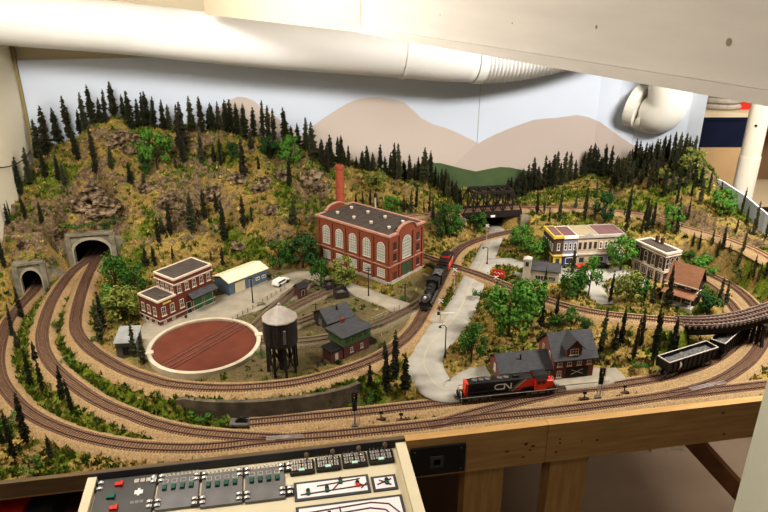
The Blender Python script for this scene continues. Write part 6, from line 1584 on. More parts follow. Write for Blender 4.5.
def painted(name, pts, d, mat, base=190, label=None):
    dense = []
    for (x0, y0), (x1, y1) in zip(pts, pts[1:]):
        for k in range(4): dense.append((x0 + (x1 - x0) * k / 4, y0 + (y1 - y0) * k / 4))
    dense.append(pts[-1]); P = [on_board(x, y, d) for x, y in dense]; n = len(P); mb = MB(); B_ = [Vector((p.x, p.y, max(-.01, atB(pts[0][0], base, BB - d).z))) for p in P]
    mb.add(P + B_, [(i, n + i, n + i + 1, i + 1) for i in range(n - 1)], mat); return mb.build(name, r, label=label)
painted('painted_mountain', [(205, 130), (212, 120), (220, 108), (228, 101), (238, 96.5), (246, 97.5), (254, 101), (264, 109), (276, 117), (288, 126), (300, 133)], .0015, 'mount', 175, 'small beige painted peak at the left')
painted('painted_mountain', [(296, 140), (306, 132), (318, 122), (333, 112), (346, 104), (356, 100), (366, 97.5), (377, 97), (386, 98.5), (396, 100), (405, 103), (413, 110), (421, 118), (432, 124), (446, 128), (458, 133), (468, 138), (478, 143), (488, 148), (500, 156), (515, 165)], .0022, 'mount', 205, 'large beige painted mountain in the middle')
painted('painted_mountain', [(455, 164), (464, 155), (474, 146), (484, 140), (496, 134), (508, 129), (520, 124.5), (533, 120), (545, 118.5), (555, 118), (566, 116.5), (577, 115), (588, 117), (600, 122), (611, 130), (622, 138), (633, 145), (643, 150), (652, 158)], .0029, 'mount2', 205, 'beige painted mountain on the right')
painted('painted_hill', [(405, 170), (418, 166), (430, 163), (440, 163), (452, 166), (464, 169), (476, 171.5), (488, 169), (500, 167), (510, 167.5), (520, 169.5), (535, 172), (550, 175)], .0036, 'greenhill', 216, 'dark green painted hill')
mb = MB(); q = atB(478.5, 120, BB - .001); mb.box(-.0008, .0008, -.001, 0, .0, ZB, pm('panel seam', (.40, .40, .42), (.36, .36, .38), 20)); mb.build('board_seam', r, (q.x, q.y, 0), math.atan2(DIRY, DIRX))
pl = Vector((PANEL[-1][0], PANEL[-1][1], 0))
r = thing('low_backdrop_panel', 'low blue white panel edging the far side of the layout', 'panel', (0, 0, 0))
mb = MB(); vs = []; n = len(PANEL); zt = [.06, .13, .165, .18, .183, .187, .19]
for (x, y), z in zip(PANEL, zt): vs += [(x, y, -.03), (x, y, z), (x + .006, y, z), (x + .006, y, -.03)]
fs = []
for i in range(n - 1):
    a, b = 4 * i, 4 * i + 4
    fs += [(a, a + 1, b + 1, b), (a + 1, a + 2, b + 2, b + 1), (a + 2, a + 3, b + 3, b + 2)]
fs += [(0, 1, 2, 3), (4 * n - 1, 4 * n - 2, 4 * n - 3, 4 * n - 4)]
mb.add(vs, fs, 'sheetblue'); mb.build('panel_sheet', r)

mb = MB(); cpts = []
for i, (px_, py_) in enumerate(((-8, 168), (6, 167), (16, 164), (25, 158), (31, 150))):
    r_ = ray(px_, py_); o_ = Vector((0, 0, CH)); nn = Vector((DIRX, DIRY, 0)); t = (AL + .004 - o_.dot(nn)) / r_.dot(nn); cpts.append(o_ + r_ * t)
mb.tube(spline(cpts, .02), .0016, 'trunk', 6); o = mb.build('wall_cable'); tag(o, 'thin dark cable sagging along the cream left wall', 'cable')

# ------------------------------------------------------------------ duct along the ceiling
def path_duct(pts, b): return [atB(x, y, bb) for (x, y), bb in zip(pts, b)]
r = thing('ventilation_duct', 'round white ventilation duct hanging across the backdrop', 'duct', (0, 0, 0))
Pd = spline(path_duct([(-60, 11.5), (0, 18), (120, 28), (250, 42), (384, 53), (440, 58), (476, 59.5)], [2.27] * 7), .03); mb = MB(); mb.tube(Pd, .0775, 'duct', 40); mb.build('duct_pipe', r, smooth=True)
mb = MB(); P2 = path_duct([(474, 59.5), (482, 60)], [2.27] * 2); mb.tube(P2, .0815, 'duct', 40); mb.build('collar', r, smooth=False)
mb = MB(); P2 = path_duct([(402, 55), (405, 55.3)], [2.27] * 2); mb.tube(P2, .080, 'duct', 40); mb.build('joint_band', r)
Pf = spline(path_duct([(481, 60), (510, 58), (540, 53), (570, 46), (600, 37), (630, 28), (658, 27), (673, 32)], [2.27, 2.265, 2.26, 2.25, 2.24, 2.235, 2.235, 2.24]), .0030)
mb = MB(); mb.tube(Pf, .07, 'duct', 36, True, [.0765 + .0055 * math.sin(i * 2 * PI / 4.5) for i in range(len(Pf))]); mb.build('flexible_hose', r, smooth=True, label='ribbed flexible hose section')
r = thing('duct_elbow', 'cream white duct elbow ending at the backdrop above the right hill', 'duct', (0, 0, 0))
Pe = spline([atB(640, 108.5, 2.35), atB(650, 112.5, 2.33), atB(660, 112.5, 2.28), atB(668.5, 103, 2.25), atB(671, 84, 2.24), atB(673, 60, 2.24), atB(673.5, 42, 2.24)], .012); mb = MB(); mb.tube(Pe, .078, 'ductcream', 36); mb.build('elbow_pipe', r, smooth=True)
mb = MB(); a, b = atB(633, 105, 2.375), atB(642, 108, 2.345); mb.tube([a, b], .083, 'ductcream', 36); mb.build('wall_collar', r, smooth=False)

# ------------------------------------------------------------------ valance boards overhead
VZ = .745
v1, v2, v3 = at(768, 105, VZ), at(361, 32.5, VZ), at(205, 14.5, VZ)
d1 = (v1 - v2).normalized(); v0 = v1 + d1 * .06
def vboard(name, p, q, z0, z1, t, mat, label, lip=None):
    d = q - p; r = thing(name, label, 'valance board', p, math.atan2(d.y, d.x)); L_ = d.length
    mb = MB(); mb.box(0, L_, 0, t, z0 - VZ, z1 - VZ, mat); mb.build('board', r)
    if lip: mb = MB(); mb.box(0, L_, -.006, 0, z0 - VZ, z0 - VZ + .012, lip); mb.build('lip', r)
    mb = MB()
    return r
vr = vboard('valance_board', v2 + d1 * .001, v0, VZ, ZC - .002, .02, 'valance', 'large whitewashed valance board overhead, right of the seam', 'valance')
vboard('valance_board', v3, v2 - (v2 - v3).normalized() * .001, VZ, ZC - .002, .02, 'valance2', 'cream valance board overhead, left of the seam')
mb = MB()
L1 = (v0 - v2).length
for px_, py_, rr in ((596, 27, .0018), (728, 42, .0030), (512, 23, .0012), (440, 15, .0012)):
    r_ = ray(px_, py_); o_ = Vector((0, 0, CH)); nn = Vector((-d1.y, d1.x, 0)); t = (v2 - o_).dot(nn) / r_.dot(nn); p = o_ + r_ * t - v2
    s = p.dot(d1); z = p.z
    mb = MB(); mb.add([(s + rr * math.cos(2 * PI * k / 9), -.0004, z + rr * 1.2 * math.sin(2 * PI * k / 9)) for k in range(9)], [tuple(range(9))], pm('painted knot', (.30, .25, .19), (.22, .18, .14), 200)); mb.build('wood_knot', vr)

# ------------------------------------------------------------------ storage corner on the right
c = at(745, 190, .2); q = ray(750.5, 155); t = 2.35 / q.y; pc = Vector((q.x * t, 2.35, 0))
r = thing('support_post', 'round white support post beyond the low blue white panel', 'post', (pc.x, pc.y, ZF)); mb = MB(); mb.lathe([(.034, 0), (.034, ZC - ZF - .001)], 28, 'postwhite'); mb.build('shaft', r, smooth=False)
mb = MB(); mb.lathe([(.0365, .9), (.0365, 1.30)], 28, 'postwhite'); mb.build('sleeve', r); mb = MB(); mb.lathe([(.004, 0), (.004, .004)], 8, 'blackmatte', Matrix.Translation((-.020, -.029, atY(752, 124, 2.35).z - ZF)) @ Matrix.Rotation(PI / 2, 4, 'X')); mb.build('bolt', r)
zs = atY(716, 112.5, 3.0).z; xs0, xs1 = 1.36, 2.35
r = thing('storage_rack', 'open wooden storage rack behind the white support post', 'shelf rack', (xs0, 3.0, ZF))
mb = MB(); mb.box(0, xs1 - xs0, 0, .40, zs - ZF - .022, zs - ZF, 'shelfwood'); mb.build('shelf', r)
zb = atY(716, 148, 3.0).z; mb = MB(); mb.box(0, xs1 - xs0, 0, .40, zb - ZF - .264 - .022, zb - ZF - .264, 'shelfwood'); mb.build('shelf', r)
for x in (0, xs1 - xs0 - .03):
    mb = MB(); mb.box(x, x + .03, .36, .40, .0, zs - ZF + .3, 'shelfwood'); mb.build('upright', r)
xa, xb = atY(704, 130, 3.02).x, atY(736, 130, 3.02).x
ztop = atY(716, 118, 3.0).z; zb2 = atY(716, 148, 3.0).z
r = thing('storage_bin', 'dark navy plastic storage bin on the cardboard box', 'bin', ((xa + xb) / 2 + .03, 3.16, zb2)); w = (xb - xa) / 2 + .05; hh = ztop - zb2
mb = MB(); vs = [(-w * .94, -.14, 0), (w * .94, -.14, 0), (w * .94, .14, 0), (-w * .94, .14, 0), (-w, -.15, hh), (w, -.15, hh), (w, .15, hh), (-w, .15, hh)]; mb.add(vs, [(0, 3, 2, 1), (0, 1, 5, 4), (1, 2, 6, 5), (2, 3, 7, 6), (3, 0, 4, 7)], 'navy'); mb.build('tub', r)
mb = MB(); mb.box(-w - .004, w + .004, -.154, .154, hh - .012, hh, 'navy'); mb.build('rim', r)
r = thing('cardboard_box', 'brown cardboard box below the navy bin', 'box', ((xa + xb) / 2 + .05, 3.16, zb2 - .262)); mb = MB(); mb.box(-w * 1.05, w * 1.15, -.15, .15, .0, .26, 'cardboard'); mb.build('carton', r); mb = MB(); mb.box(-w * 1.05, w * 1.15, -.004, .004, .26, .2606, 'shelfwood'); mb.build('tape_seam', r)
p = atY(722, 103, 3.1); mb = MB()
r = thing('cable_coil', 'pale coiled hose lying on top of the storage rack', 'coil', (p.x, 3.15, zs)); n = 30
for k in range(2): mb.tube([(.10 * math.cos(2 * PI * i / n), .10 * math.sin(2 * PI * i / n), .014 + .026 * k) for i in range(n + 1)], .013, 'stone', 8)
mb.build('hose', r)
p = atY(741, 106, 3.1); r = thing('red_carton', 'small dark red carton on top of the storage rack', 'carton', (p.x + .05, 3.15, zs)); mb = MB(); mb.box(-.07, .12, -.08, .08, 0, .06, 'red'); mb.build('carton', r); mb = MB(); mb.box(-.071, .121, -.081, .081, .05, .062, 'cnred'); mb.build('lid', r)

# pale wooden post close at hand on the right
q = ray(750, 446); t = .80 / q.y; mb = MB(); r = thing('wooden_post', 'pale painted square wooden post standing close at the right edge', 'post', (q.x * t, .80, ZF), R(0)); mb.box(0, .095, -.095, 0, 0, ZC - ZF - .001, 'creampost'); mb.build('shaft', r)
# ------------------------------------------------------------------ trees
lay_cover()
CONM = [pm('dark conifer needles', (.022, .026, .015), (.055, .060, .034), 120, .95, spec=.05, detail=3), pm('grey green conifer needles', (.045, .050, .028), (.10, .10, .056), 120, .95, spec=.05, detail=3), pm('dusky conifer needles', (.028, .028, .018), (.065, .062, .038), 120, .95, spec=.05, detail=3)]
def conifer_meshes(seed, R_, m):
    rnd = random.Random(seed); mb = MB(); n = 30; bare = rnd.uniform(.08, .16)
    tier = [rnd.uniform(.62, 1.25) for _ in range(n)]
    for k in range(n):
        f = bare + (.985 - bare) * (k / (n - 1)); rr = (R_ * (1 - f) ** .55 * tier[k] + .010) * (.55 + .45 * min(1, (f - bare + .02) * 9))
        m_ = 8 if f < .8 else 6; a0 = rnd.uniform(0, 6)
        for j in range(m_):
            if rnd.random() < .16: continue
            a = a0 + 2 * PI * j / m_ + rnd.uniform(-.35, .35); r = rr * rnd.uniform(.55, 1.3); z = f + rnd.uniform(-.016, .016)
            c, s = math.cos(a), math.sin(a); w = r * .30 + .006; dr = rnd.uniform(-.05, .35)
            def at_(q, wz=0, sd=0): return (c * r * q - s * sd, s * r * q + c * sd, z - r * dr * q + wz)
            mb.add([at_(.0), at_(.55, 0, w), at_(1), at_(.55, 0, -w)], [(0, 1, 2, 3)], m)
            mb.add([at_(.05, .012), at_(.6, .014 + r * .10), at_(1.02, -.004), at_(.55, -.016 - r * .14)], [(0, 1, 2, 3)], m)
            if r > .04:
                for sd in (-1, 1): mb.add([at_(.45), at_(.75, .012, sd * w * 1.2), at_(.85, -.014, sd * w * 1.5)], [(0, 1, 2)], m)
    mb.add([(-.010, 0, .93), (.010, 0, .93), (0, 0, 1.0)], [(0, 1, 2)], m); mb.add([(0, -.010, .93), (0, .010, .93), (0, 0, 1.0)], [(0, 1, 2)], m)
    t = MB(); t.tube([(0, 0, -.06), (0, 0, .5), (.0, 0, .95)], .02, 'trunk', 6, True, [.018, .013, .004])
    return mb.mesh('conifer needles'), t.mesh('conifer trunk')
CONV = [conifer_meshes(s, r, m) for s, r, m in ((1, .125, CONM[0]), (2, .14, CONM[0]), (3, .11, CONM[0]), (4, .13, CONM[2]), (5, .155, CONM[0]), (6, .135, CONM[1]), (7, .115, CONM[2]), (8, .14, CONM[1]))]
CONIFERS = []   # (zone phrase, group, bmax, list of (x, base y, top y))
CONIFERS.append(("along the left hill's skyline", 'skyline conifers of the left hill', 2.39, [(37, 140, 119), (45, 143, 105), (57.5, 139, 107), (70, 136, 95), (79, 126, 109), (85, 127, 92), (94.5, 128, 84), (101, 125, 97), (106, 125, 89), (115, 118, 81), (124, 119, 94), (132, 130, 90), (139, 129, 98), (144, 128, 92), (149, 127, 90), (154.5, 130, 96), (164, 131, 99), (170, 132, 104), (179, 150, 104), (184, 152, 97), (192.5, 133, 96), (203, 134, 96), (209, 130, 108), (213, 129, 102), (219, 129, 101), (228, 133, 99), (231.5, 132, 99), (238, 136, 102), (246, 141, 103), (254, 138, 107), (263, 139, 100), (268.5, 139, 105), (274, 141, 108), (286, 146, 107), (292, 145, 125), (298, 145, 123), (306, 148, 117), (309.6, 153, 136), (313, 160, 122)]))
CONIFERS.append(("on the left hill's upper slope", 'upper slope conifers of the left hill', 2.39, [(79, 162, 132), (97, 178, 127), (112, 172, 145), (30, 185, 147), (21, 197, 157), (46, 180, 145), (59, 182, 155), (66, 189, 162), (132, 187, 162), (144, 187, 172), (75, 156, 130), (176, 170, 155), (202, 164, 132), (214, 163, 142), (221, 167, 137), (245, 180, 138), (242, 180, 159), (251, 151, 128), (259, 170, 155), (289, 188, 155), (270, 160, 140), (183, 164, 134), (328, 175, 159), (37, 160, 138), (186, 163, 139)]))
CONIFERS.append(("on the rocky face above the brick shop", 'conifers on the rocky face', 2.39, [(159, 244, 217), (171, 238, 198), (192, 236, 192), (205, 221, 188), (217, 213, 190), (225, 242, 200), (244, 230, 194), (252, 223, 207), (294, 227, 198), (290.5, 225, 211), (155, 267, 246), (173, 261, 246), (211, 262, 250), (223, 267, 246), (146, 267, 247), (163, 236, 214)]))
CONIFERS.append(("around the left tunnel mouths", 'conifers by the tunnel mouths', 2.39, [(26, 222, 200), (42, 224, 200), (5, 270, 227), (10, 218, 198), (24, 214, 195), (46, 277, 255), (22, 320, 285), (12, 330, 303), (9, 226, 203)]))
CONIFERS.append(("between the left curved tracks", 'conifers between the curved tracks', 2.39, [(13, 339, 312), (23, 320, 301), (18.5, 350, 329), (32, 388, 347), (43, 392, 360.5), (62.5, 398, 364), (70, 403, 378), (28, 447, 390), (15.5, 462, 411), (51.5, 462, 434), (4, 446, 424), (72, 412, 386), (101.5, 345, 300), (135, 357, 321), (143.5, 364, 333), (105, 332, 290), (36, 362, 340)]))
CONIFERS.append(('beside the curve of the concrete road', 'conifers beside the road curve', 2.39, [(370, 389, 362), (387, 397, 345), (394.5, 380, 330), (405, 392, 351), (384, 360, 340)]))
CONIFERS.append(('along the ridge behind the power house', 'conifers on the ridge behind the power house', 2.40, [(322, 166, 138), (327, 172, 141), (331, 168, 134), (339, 165, 136), (341.5, 166, 135), (349, 168, 145), (356, 169, 156), (362.5, 170, 150), (368, 172, 145), (373, 172, 152), (380, 174, 144), (385, 176, 156), (394, 180, 142), (399, 180, 143), (410, 181, 154), (418, 182, 156), (425, 184, 147.5), (430, 185, 150), (435, 188, 166), (442, 192, 168), (449, 196, 177), (454, 201, 183), (458, 203, 187), (390, 178, 152), (404, 180, 160), (345, 167, 150), (414, 182, 163), (422, 184, 160), (446, 193, 172), (451, 198, 179), (438, 189, 172), (444, 196, 168), (448, 200, 172), (456, 205, 180), (460, 206, 188)]))
CONIFERS.append(('between power house and truss bridge', 'conifers behind the power house', 2.39, [(404, 214, 195), (416, 210, 185), (411, 214, 189), (429, 214, 193), (424, 214, 202), (370, 206, 189), (377, 206, 193), (356, 204, 193), (439, 240, 205), (443, 224, 200), (433, 222, 199), (457, 222, 196), (363, 207, 191)]))
CONIFERS.append(('on the skyline right of the truss bridge', 'skyline conifers of the middle hill', 2.40, [(510, 194, 176), (514, 197, 178), (519, 196, 172), (523, 196, 168), (527, 193, 164), (532, 190, 157), (537, 192, 166), (543, 190, 155), (551, 188, 153), (555, 187, 151), (562.5, 185, 151), (569, 184, 152), (575, 181, 159), (583, 178, 151), (587, 176, 145), (592, 175, 142.5), (596, 175, 147), (604, 178, 143.5), (609, 178, 145), (613.5, 188, 155), (617, 179, 157), (621, 178, 157), (626, 182, 150), (547, 188, 160), (559, 186, 162), (600, 177, 156), (507, 199, 184), (529, 193, 172), (508, 200, 178), (516, 199, 174), (521, 197, 170), (525, 197, 174)]))
CONIFERS.append(("on the right hill's crowded top", 'conifers crowding the right hill top', 2.39, [(634, 167, 138), (636, 172, 140), (643, 166, 142), (649, 163, 142), (652, 174, 145), (655, 164, 138), (656, 167, 139), (662, 160, 135), (667, 160, 134), (673, 159, 131), (678, 162, 132), (683, 157, 132), (687, 157, 135), (693, 155, 135), (651, 178, 152), (661, 172, 146), (672, 180, 152), (683, 178, 157), (639, 170, 146), (646, 166, 144), (665, 160, 140), (670, 165, 143), (676, 160, 138), (690, 158, 140), (630, 172, 148), (668, 176, 155), (658, 170, 148), (680, 168, 146), (640, 185, 158), (648, 190, 165), (655, 186, 160), (664, 190, 166), (671, 195, 170), (678, 190, 165), (686, 188, 163), (694, 182, 160), (700, 188, 165), (630, 184, 160), (622, 190, 165), (634, 180, 156), (645, 178, 152)]))
CONIFERS.append(("along the right hill's high track", 'conifers along the high track', 2.39, [(537, 215, 190), (544, 215, 197), (559, 222, 186), (549, 222, 207), (575, 211, 191), (584, 222, 187), (596, 199, 178), (594, 222, 201), (624, 217, 205), (625, 234, 180), (646, 232, 199), (651, 232, 201), (645, 222, 197), (641, 235, 217), (687, 222, 197), (676, 237, 195), (667, 222, 203), (691, 197, 172), (700, 205, 177), (708, 195, 167), (609, 205, 184), (676, 205, 182), (663, 198, 175)]))
CONIFERS.append(('below the low blue panel', 'conifers on the far side slope', 2.39, [(720, 197, 180), (721, 255, 222), (740, 217, 187), (735, 235, 217), (746, 225, 205), (753, 235, 201), (765, 240, 215), (742, 255, 230), (698, 255, 230), (692, 250, 232), (728, 258, 242), (716, 259, 238), (722, 254, 233), (730, 257, 245), (737, 270, 247), (752, 283, 254), (762, 288, 254), (747, 284, 272), (757, 285, 262), (719, 300, 277), (725, 308, 280), (711, 248, 228)]))
CONIFERS.append(('among the town buildings', 'conifers among the town buildings', 2.39, [(542, 302, 267), (541, 329, 300), (556, 317, 292), (572, 274, 245), (609, 304, 270), (652, 306, 272), (644, 300, 271), (667, 310, 262), (660, 300, 280)]))
CONIFERS.append(('on the bank behind the depot', 'conifers on the bank behind the depot', 2.39, [(600, 355, 307), (620, 347, 304), (632, 362, 315), (640, 350, 307), (653, 367, 307), (671, 352, 315), (656, 350, 311), (614, 352, 322)]))
def plant_conifers():
    rnd = random.Random(11); count = 0
    for zone, grp, bmax, lst in CONIFERS:
        lst = sorted(lst); hs = [b - t for _, b, t in lst]; q1, q2 = sorted(hs)[len(hs) // 3], sorted(hs)[2 * len(hs) // 3]
        for i, (x, by, ty) in enumerate(lst):
            p = land(x, by, bmax); sc = depth(p)
            px0, h = by, (by - ty)
            # world height that spans the sighted pixels
            u = (x - 384) / F; zt = None; lo, hi = .01, .3
            for _ in range(30):
                mid_ = (lo + hi) / 2; dep = p.y * CT - (p.z + mid_ - CH) * ST; yy = 256 - F * (p.y * ST + (p.z + mid_ - CH) * CT) / dep
                if yy > ty: lo = mid_
                else: hi = mid_
            hgt = min(max(lo, .028), .17)
            v = rnd.randrange(len(CONV)); nee, tr = CONV[v]
            size = 'short' if h <= q1 else ('tall' if h > q2 else 'slender')
            ordn = ('nearest' if False else ordinal(i + 1)) + ' from the left'
            tone = 'grey green' if v in (5, 7) else 'dark green'
            r = thing('conifer', f'{size} {tone} conifer {zone}, {ordn}', 'conifer tree', p - Vector((0, 0, .001)), rnd.uniform(0, 6.28), grp)
            wd = rnd.uniform(.85, 1.2) * (.62 + .38 * min(1, .075 / hgt)) * (1.10 if 'skyline' in grp or 'ridge' in grp else .95 if 'crowd' in grp or 'upper slope' in grp or 'rocky' in grp else .60 if p.x > .25 else .74)
            for nm, me_ in (('needles', nee), ('trunk', tr)):
                o = part(nm, me_, r); o.scale = (hgt * wd, hgt * wd, hgt)
            r.rotation_euler = (rnd.uniform(-.04, .04), rnd.uniform(-.04, .04), rnd.uniform(0, 6.28)); count += 1
    return count

DECM = [pm('bright green foliage', (.045, .13, .020), (.10, .21, .04), 150, .9, spec=.1), pm('mid green foliage', (.030, .085, .016), (.065, .14, .03), 150, .9, spec=.1),
        pm('olive green foliage', (.12, .145, .030), (.20, .22, .06), 150, .9, spec=.1), pm('deep green foliage', (.018, .05, .016), (.035, .085, .025), 150, .9, spec=.1)]
def leafy_meshes(seed, m, shrub=False):
    rnd = random.Random(seed); mb = MB(); blobs = []
    nb = 24 if not shrub else 10
    for k in range(nb):
        a = rnd.uniform(0, 2 * PI); z = rnd.uniform(.22, .88) if not shrub else rnd.uniform(.1, .7); rr = .36 * math.sqrt(max(.05, 1 - ((z - .52) / .46) ** 2)) * math.sqrt(rnd.uniform(.2, 1))
        if shrub: rr = .40 * math.sqrt(rnd.uniform(.05, 1))
        blobs.append((Vector((rr * math.cos(a), rr * math.sin(a), z)), rnd.uniform(.10, .17)))
    for c, r in blobs:
        for j in range(52):
            d = Vector((rnd.gauss(0, 1), rnd.gauss(0, 1), rnd.gauss(0, .8))).normalized(); p = c + d * r * rnd.uniform(.65, 1.1)
            n = (d + Vector((rnd.uniform(-.6, .6), rnd.uniform(-.6, .6), rnd.uniform(-.2, .8)))).normalized(); t = n.orthogonal().normalized(); b = n.cross(t); s = rnd.uniform(.022, .046)
            a = rnd.uniform(0, PI); t, b = t * math.cos(a) + b * math.sin(a), b * math.cos(a) - t * math.sin(a)
            mb.add([p - t * s, p + b * s * .7, p + t * s, p - b * s * .7], [(0, 1, 2, 3)], m)
    tr = MB(); tr.tube([(0, 0, -.05), (.01, 0, .25), (0, .01, .6)], .03, 'trunk', 6, True, [.035, .025, .01])
    for c, r in blobs[:7]: tr.tube([(.008, 0, rnd.uniform(.18, .36)), c * .6 + Vector((0, 0, .12)), c], .01, 'trunk', 5, True, [.014, .010, .004])
    return mb.mesh('leaf crown'), tr.mesh('tree trunk')
LEAFY = {(k, v): leafy_meshes(10 * k + v, DECM[k]) for k in range(4) for v in range(3)}
SHRUB = {k: leafy_meshes(90 + k, DECM[k], True) for k in range(4)}
# x, base y, top y, width px, tone (0 bright 1 mid 2 olive 3 deep), label
LEAVES = [
    (158, 171, 133, 32, 0, 'bright green leafy tree high on the left hill beneath the skyline conifers'), (146, 176, 155, 16, 3, 'deep green bush beside the bright tree high on the left hill'),
    (291, 165, 138, 27, 0, "bright green leafy tree on the left hill's skyline near its right end"), (270, 158, 137, 24, 3, "deep green leafy tree on the left hill's skyline beside the bright one"),
    (233, 160, 143, 17, 3, 'small deep green bush on the golden slope of the left hill'),
    (116, 288, 254, 30, 1, 'mid green leafy tree just right of the upper tunnel mouth'), (136, 292, 262, 26, 1, 'mid green leafy tree behind the low end of the brick shop'), (124, 320, 285, 34, 2, 'olive green leafy tree left of the two-storey brick shop'), (112, 310, 284, 20, 0, 'small bright green leafy tree between tunnel track and brick shop'),
    (280, 268, 239, 26, 1, 'mid green leafy tree at the hill foot behind the white van'), (303, 268, 234, 32, 3, 'deep green leafy tree at the hill foot left of the power house'),
    (321, 287, 258, 20, 1, 'round mid green tree in front of the power house, left of a pair'), (344, 288, 256, 27, 2, 'olive green tree in front of the power house, right of a pair'),
    (391, 213, 196, 17, 0, 'small bright green tree behind the power house roof'), (376, 192, 171, 22, 2, 'olive green tree on the ridge right of the brick chimney'),
    (450, 238, 203, 26, 1, 'mid green leafy tree left of the truss bridge'), (477, 234, 214, 19, 1, 'small green tree at the left foot of the truss bridge'), (441, 232, 212, 18, 1, 'mid green leafy bush on the yellow slope behind the power house'),
    (520, 252, 226, 24, 0, 'bright green leafy tree right of the road near the truss bridge'), (537, 261, 238, 24, 0, 'bright green leafy tree left of the dark corner shop'), (516, 246, 236, 14, 1, 'low green bush where the road leaves the truss bridge'),
    (508, 336, 284, 46, 0, 'largest bright green leafy tree, standing right of the road bend'), (494, 318, 290, 24, 1, 'mid green leafy tree left behind the largest tree by the road bend'), (529, 318, 278, 32, 0, 'bright green leafy tree right of the largest tree by the road bend'), (519, 300, 278, 24, 1, 'mid green tree just below the grey gas station'),
    (471, 362, 324, 30, 1, 'mid green leafy tree inside the hooked end of the concrete road'),
    (572, 299, 269, 27, 1, 'mid green leafy tree below the gas station, left of a pair'), (588, 297, 255, 22, 0, 'tall bright green tree below the shopfront row'), (571, 326, 308, 18, 1, 'small mid green tree behind the depot dormer'), (556, 327, 316, 14, 1, 'low green shrub left of the small tree behind the depot dormer'), (585, 330, 318, 14, 3, 'low deep green shrub behind the depot roof'),
    (625, 303, 267, 26, 2, 'olive green leafy tree left of the brown roofed house'), (640, 301, 276, 20, 1, 'mid green leafy tree beside the brown roofed house'), (620, 271, 236, 28, 0, 'bright green leafy tree between shopfront row and white-trimmed hotel'),
    (671, 233, 204, 21, 0, 'bright green leafy tree beside the high track behind the hotel'), (604, 223, 195, 23, 3, 'deep green leafy tree beside the high track behind the shopfronts'), (720, 217, 190, 24, 0, 'bright green leafy tree near the low blue white panel'), (692, 173, 150, 24, 2, 'pale olive green tree at the top of the right hill'),
    (704, 274, 256, 30, 0, 'bright green bushy tree behind the brown roofed house'), (706, 315, 290, 26, 3, 'deep green leafy tree right of the brown roofed house'), (686, 266, 250, 16, 1, 'small green tree between hotel and brown roofed house'),
    (697, 293, 280, 14, 1, 'small green bush at the corner of the brown roofed house'), (663, 180, 168, 18, 2, 'small olive green bush high on the right hill slope')]
SHRUBS = [(84, 226, 219, 26, 1, 'low green growth along the top of the upper tunnel portal'), (110, 227, 217, 18, 3, 'deep green bush at the right end of the upper tunnel portal'), (66, 232, 221, 14, 2, 'olive bush at the left shoulder of the upper tunnel portal'), (36, 259, 252, 16, 2, 'olive growth on top of the lower tunnel portal'), (51, 268, 256, 14, 1, 'green bush right of the lower tunnel portal'), (200, 420, 411, 22, 0, 'low green bush at the left foot of the retaining wall'), (216, 421, 412, 20, 1, 'low green bush in the middle of the retaining wall foot'), (364, 403, 391, 18, 1, 'low green bush at the right end of the retaining wall'), (88, 345, 336, 14, 1, 'low green bush inside the inner track curve'), (60, 330, 318, 12, 1, 'low green bush between the two left tracks'), (70, 365, 354, 14, 0, 'second low green bush between the two left tracks'),
          (8, 425, 408, 20, 1, 'mid green bush at the left edge below the outer track'), (30, 470, 458, 20, 1, 'low green bush at the front left corner'), (262, 357, 350, 12, 1, 'low green weeds beside the turntable rim'), (385, 348, 342, 12, 1, 'low green weeds between yard track and main track'), (262, 306, 300, 9, 2, 'small olive shrub by the yard fence'), (376, 330, 322, 12, 3, 'deep green weeds along the yard fence near the street'), (505, 355, 343, 18, 2, 'olive green shrub behind the depot wing'), (480, 300, 285, 14, 1, 'green shrub between the road and the red billboard'), (640, 368, 358, 18, 1, 'low green bush at the bank foot right of the depot'), (600, 360, 350, 14, 3, 'deep green shrub at the right end of the depot'), (690, 330, 322, 16, 1, 'green weeds in front of the trestle end'), (740, 280, 270, 20, 3, 'deep green bush on the slope right of the loop tracks'), (405, 300, 294, 10, 1, 'small green weeds at the power house corner'), (548, 281, 274, 14, 2, 'olive shrub in front of the gas station'), (290, 308, 300, 11, 0, 'small bright weeds among the yard tracks')]
def plant_leafy():
    rnd = random.Random(5)
    for lst, shrub in ((LEAVES, False), (SHRUBS, True)):
        for i, (x, by, ty, w, k, lab) in enumerate(lst):
            p = land(x, by); dp = depth(p); hgt = (by - ty) / F * dp * 1.1; wid = w / F * dp
            crown, tr = SHRUB[k] if shrub else LEAFY[(k, i % 3)]
            r = thing('shrub' if shrub else 'leafy_tree', lab, 'bush' if shrub else 'tree', p, rnd.uniform(0, 6.28), 'low bushes' if shrub else 'leafy trees')
            sx = wid / .84
            for nm, me_ in (('crown', crown), ('trunk', tr)):
                o = part(nm, me_, r); o.scale = (sx, sx, hgt)
plant_conifers(); plant_leafy()

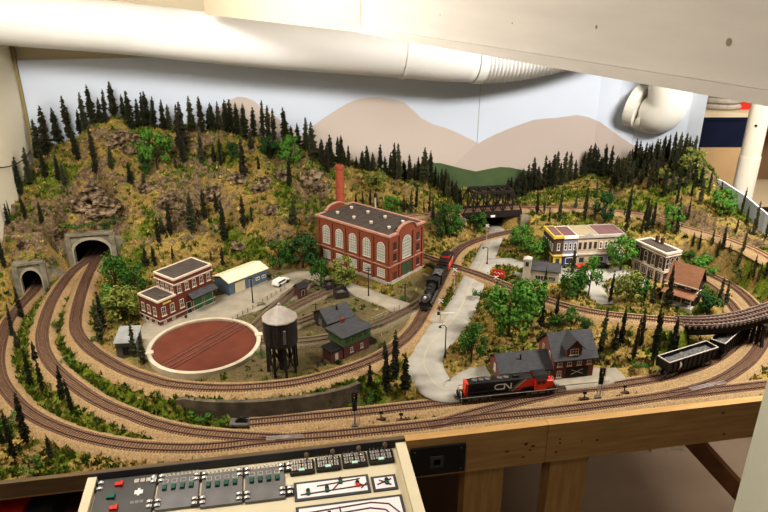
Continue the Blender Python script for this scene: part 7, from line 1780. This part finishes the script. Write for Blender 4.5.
# ------------------------------------------------------------------ rock outcrops showing through the hill
ROCK = pm('weathered rock', (.05, .035, .022), (.27, .205, .135), 60, .95, bump=.9, detail=9, lo=.40, hi=.62, spec=.08)
def rock(px_, py_, w, h, seed, label):
    p = land(px_, py_); d = depth(p); bm = bmesh.new(); bmesh.ops.create_icosphere(bm, subdivisions=4, radius=1)
    sx, sz = w / F * d / 2, h / F * d / 2
    for v in bm.verts:
        q = v.co.copy(); n1 = noise.ridged_multi_fractal(q * 1.5 + Vector((seed, 0, 0)), 1, 2.2, 5, 1, 2); n2 = noise.cell(q * 2.3 + Vector((0, seed, 0)))
        v.co = q * (.62 + .20 * n1 + .22 * n2); v.co.x *= sx; v.co.y *= sx * .6; v.co.z *= sz * 1.1
    me_ = bpy.data.meshes.new('rock outcrop'); bm.to_mesh(me_); bm.free(); me_.materials.append(ROCK)
    o = bpy.data.objects.new('rock_outcrop', me_); COL.objects.link(o); o.location = p; o.rotation_euler = (.5, (seed % 3 - 1) * .25, (seed % 5) * .2); tag(o, label, 'rock', 'rock outcrops of the left hill')
RK = [(78, 208, 26, 16), (92, 196, 34, 20), (108, 206, 28, 18), (100, 214, 30, 14), (118, 142, 26, 17), (138, 142, 24, 17), (128, 152, 20, 12), (146, 190, 18, 12), (168, 204, 26, 18), (188, 214, 22, 15), (212, 196, 26, 16), (238, 182, 24, 15), (262, 186, 26, 18), (282, 178, 22, 20), (303, 184, 24, 9), (312, 176, 24, 8), (322, 190, 20, 12), (272, 212, 22, 14), (240, 248, 22, 13), (62, 236, 18, 16), (24, 246, 16, 18)]
for i, (x, y, w, h) in enumerate(sorted(RK)): rock(x, y, w, h, i + 3, f'grey brown rock outcrop on the left hill, {ordinal(i + 1)} from the left')
w = bpy.data.worlds.new('room air'); bpy.context.scene.world = w; w.use_nodes = True
w.node_tree.nodes['Background'].inputs['Color'].default_value = (1, .92, .82, 1); w.node_tree.nodes['Background'].inputs['Strength'].default_value = .09
def area(name, loc, target, sx, sy, power, col):
    l = bpy.data.lights.new(name, 'AREA'); l.shape = 'RECTANGLE'; l.size = sx; l.size_y = sy; l.energy = power; l.color = col
    o = bpy.data.objects.new(name, l); COL.objects.link(o); o.location = loc
    o.rotation_euler = (Vector(target) - Vector(loc)).to_track_quat('-Z', 'Y').to_euler()
area('ceiling_lamp_main', (-.68, 1.15, 1.14), (-.4, 1.75, .1), .45, .4, 24, (1, .945, .87))
area('ceiling_lamp_right', (1.12, 1.30, 1.13), (.95, 2.1, .15), .4, .3, 46, (1, .945, .87))
area('front_fill_light', (-.3, .2, 1.14), (-.1, .9, 0), .4, .4, 5, (1, .94, .85))  # added fill to brighten the control panel and fascia
area('storage_fill_light', (2.0, 2.2, 1.1), (1.7, 3.0, 0), .4, .4, 16, (1, .94, .85))  # added light that brightens the cardboard box and storage corner
sc = bpy.context.scene; sc.view_settings.view_transform = 'Standard'; sc.view_settings.look = 'Medium High Contrast'; sc.view_settings.exposure = 0
# ------------------------------------------------------------------ camera
cam = bpy.data.cameras.new('camera'); co = bpy.data.objects.new('camera', cam); COL.objects.link(co)
co.location = (0, 0, CH); co.rotation_euler = (PI / 2 - TH, 0, 0)
cam.sensor_width = 36; cam.lens = F / 768 * 36; cam.clip_start = .02; cam.clip_end = 50
bpy.context.scene.camera = co
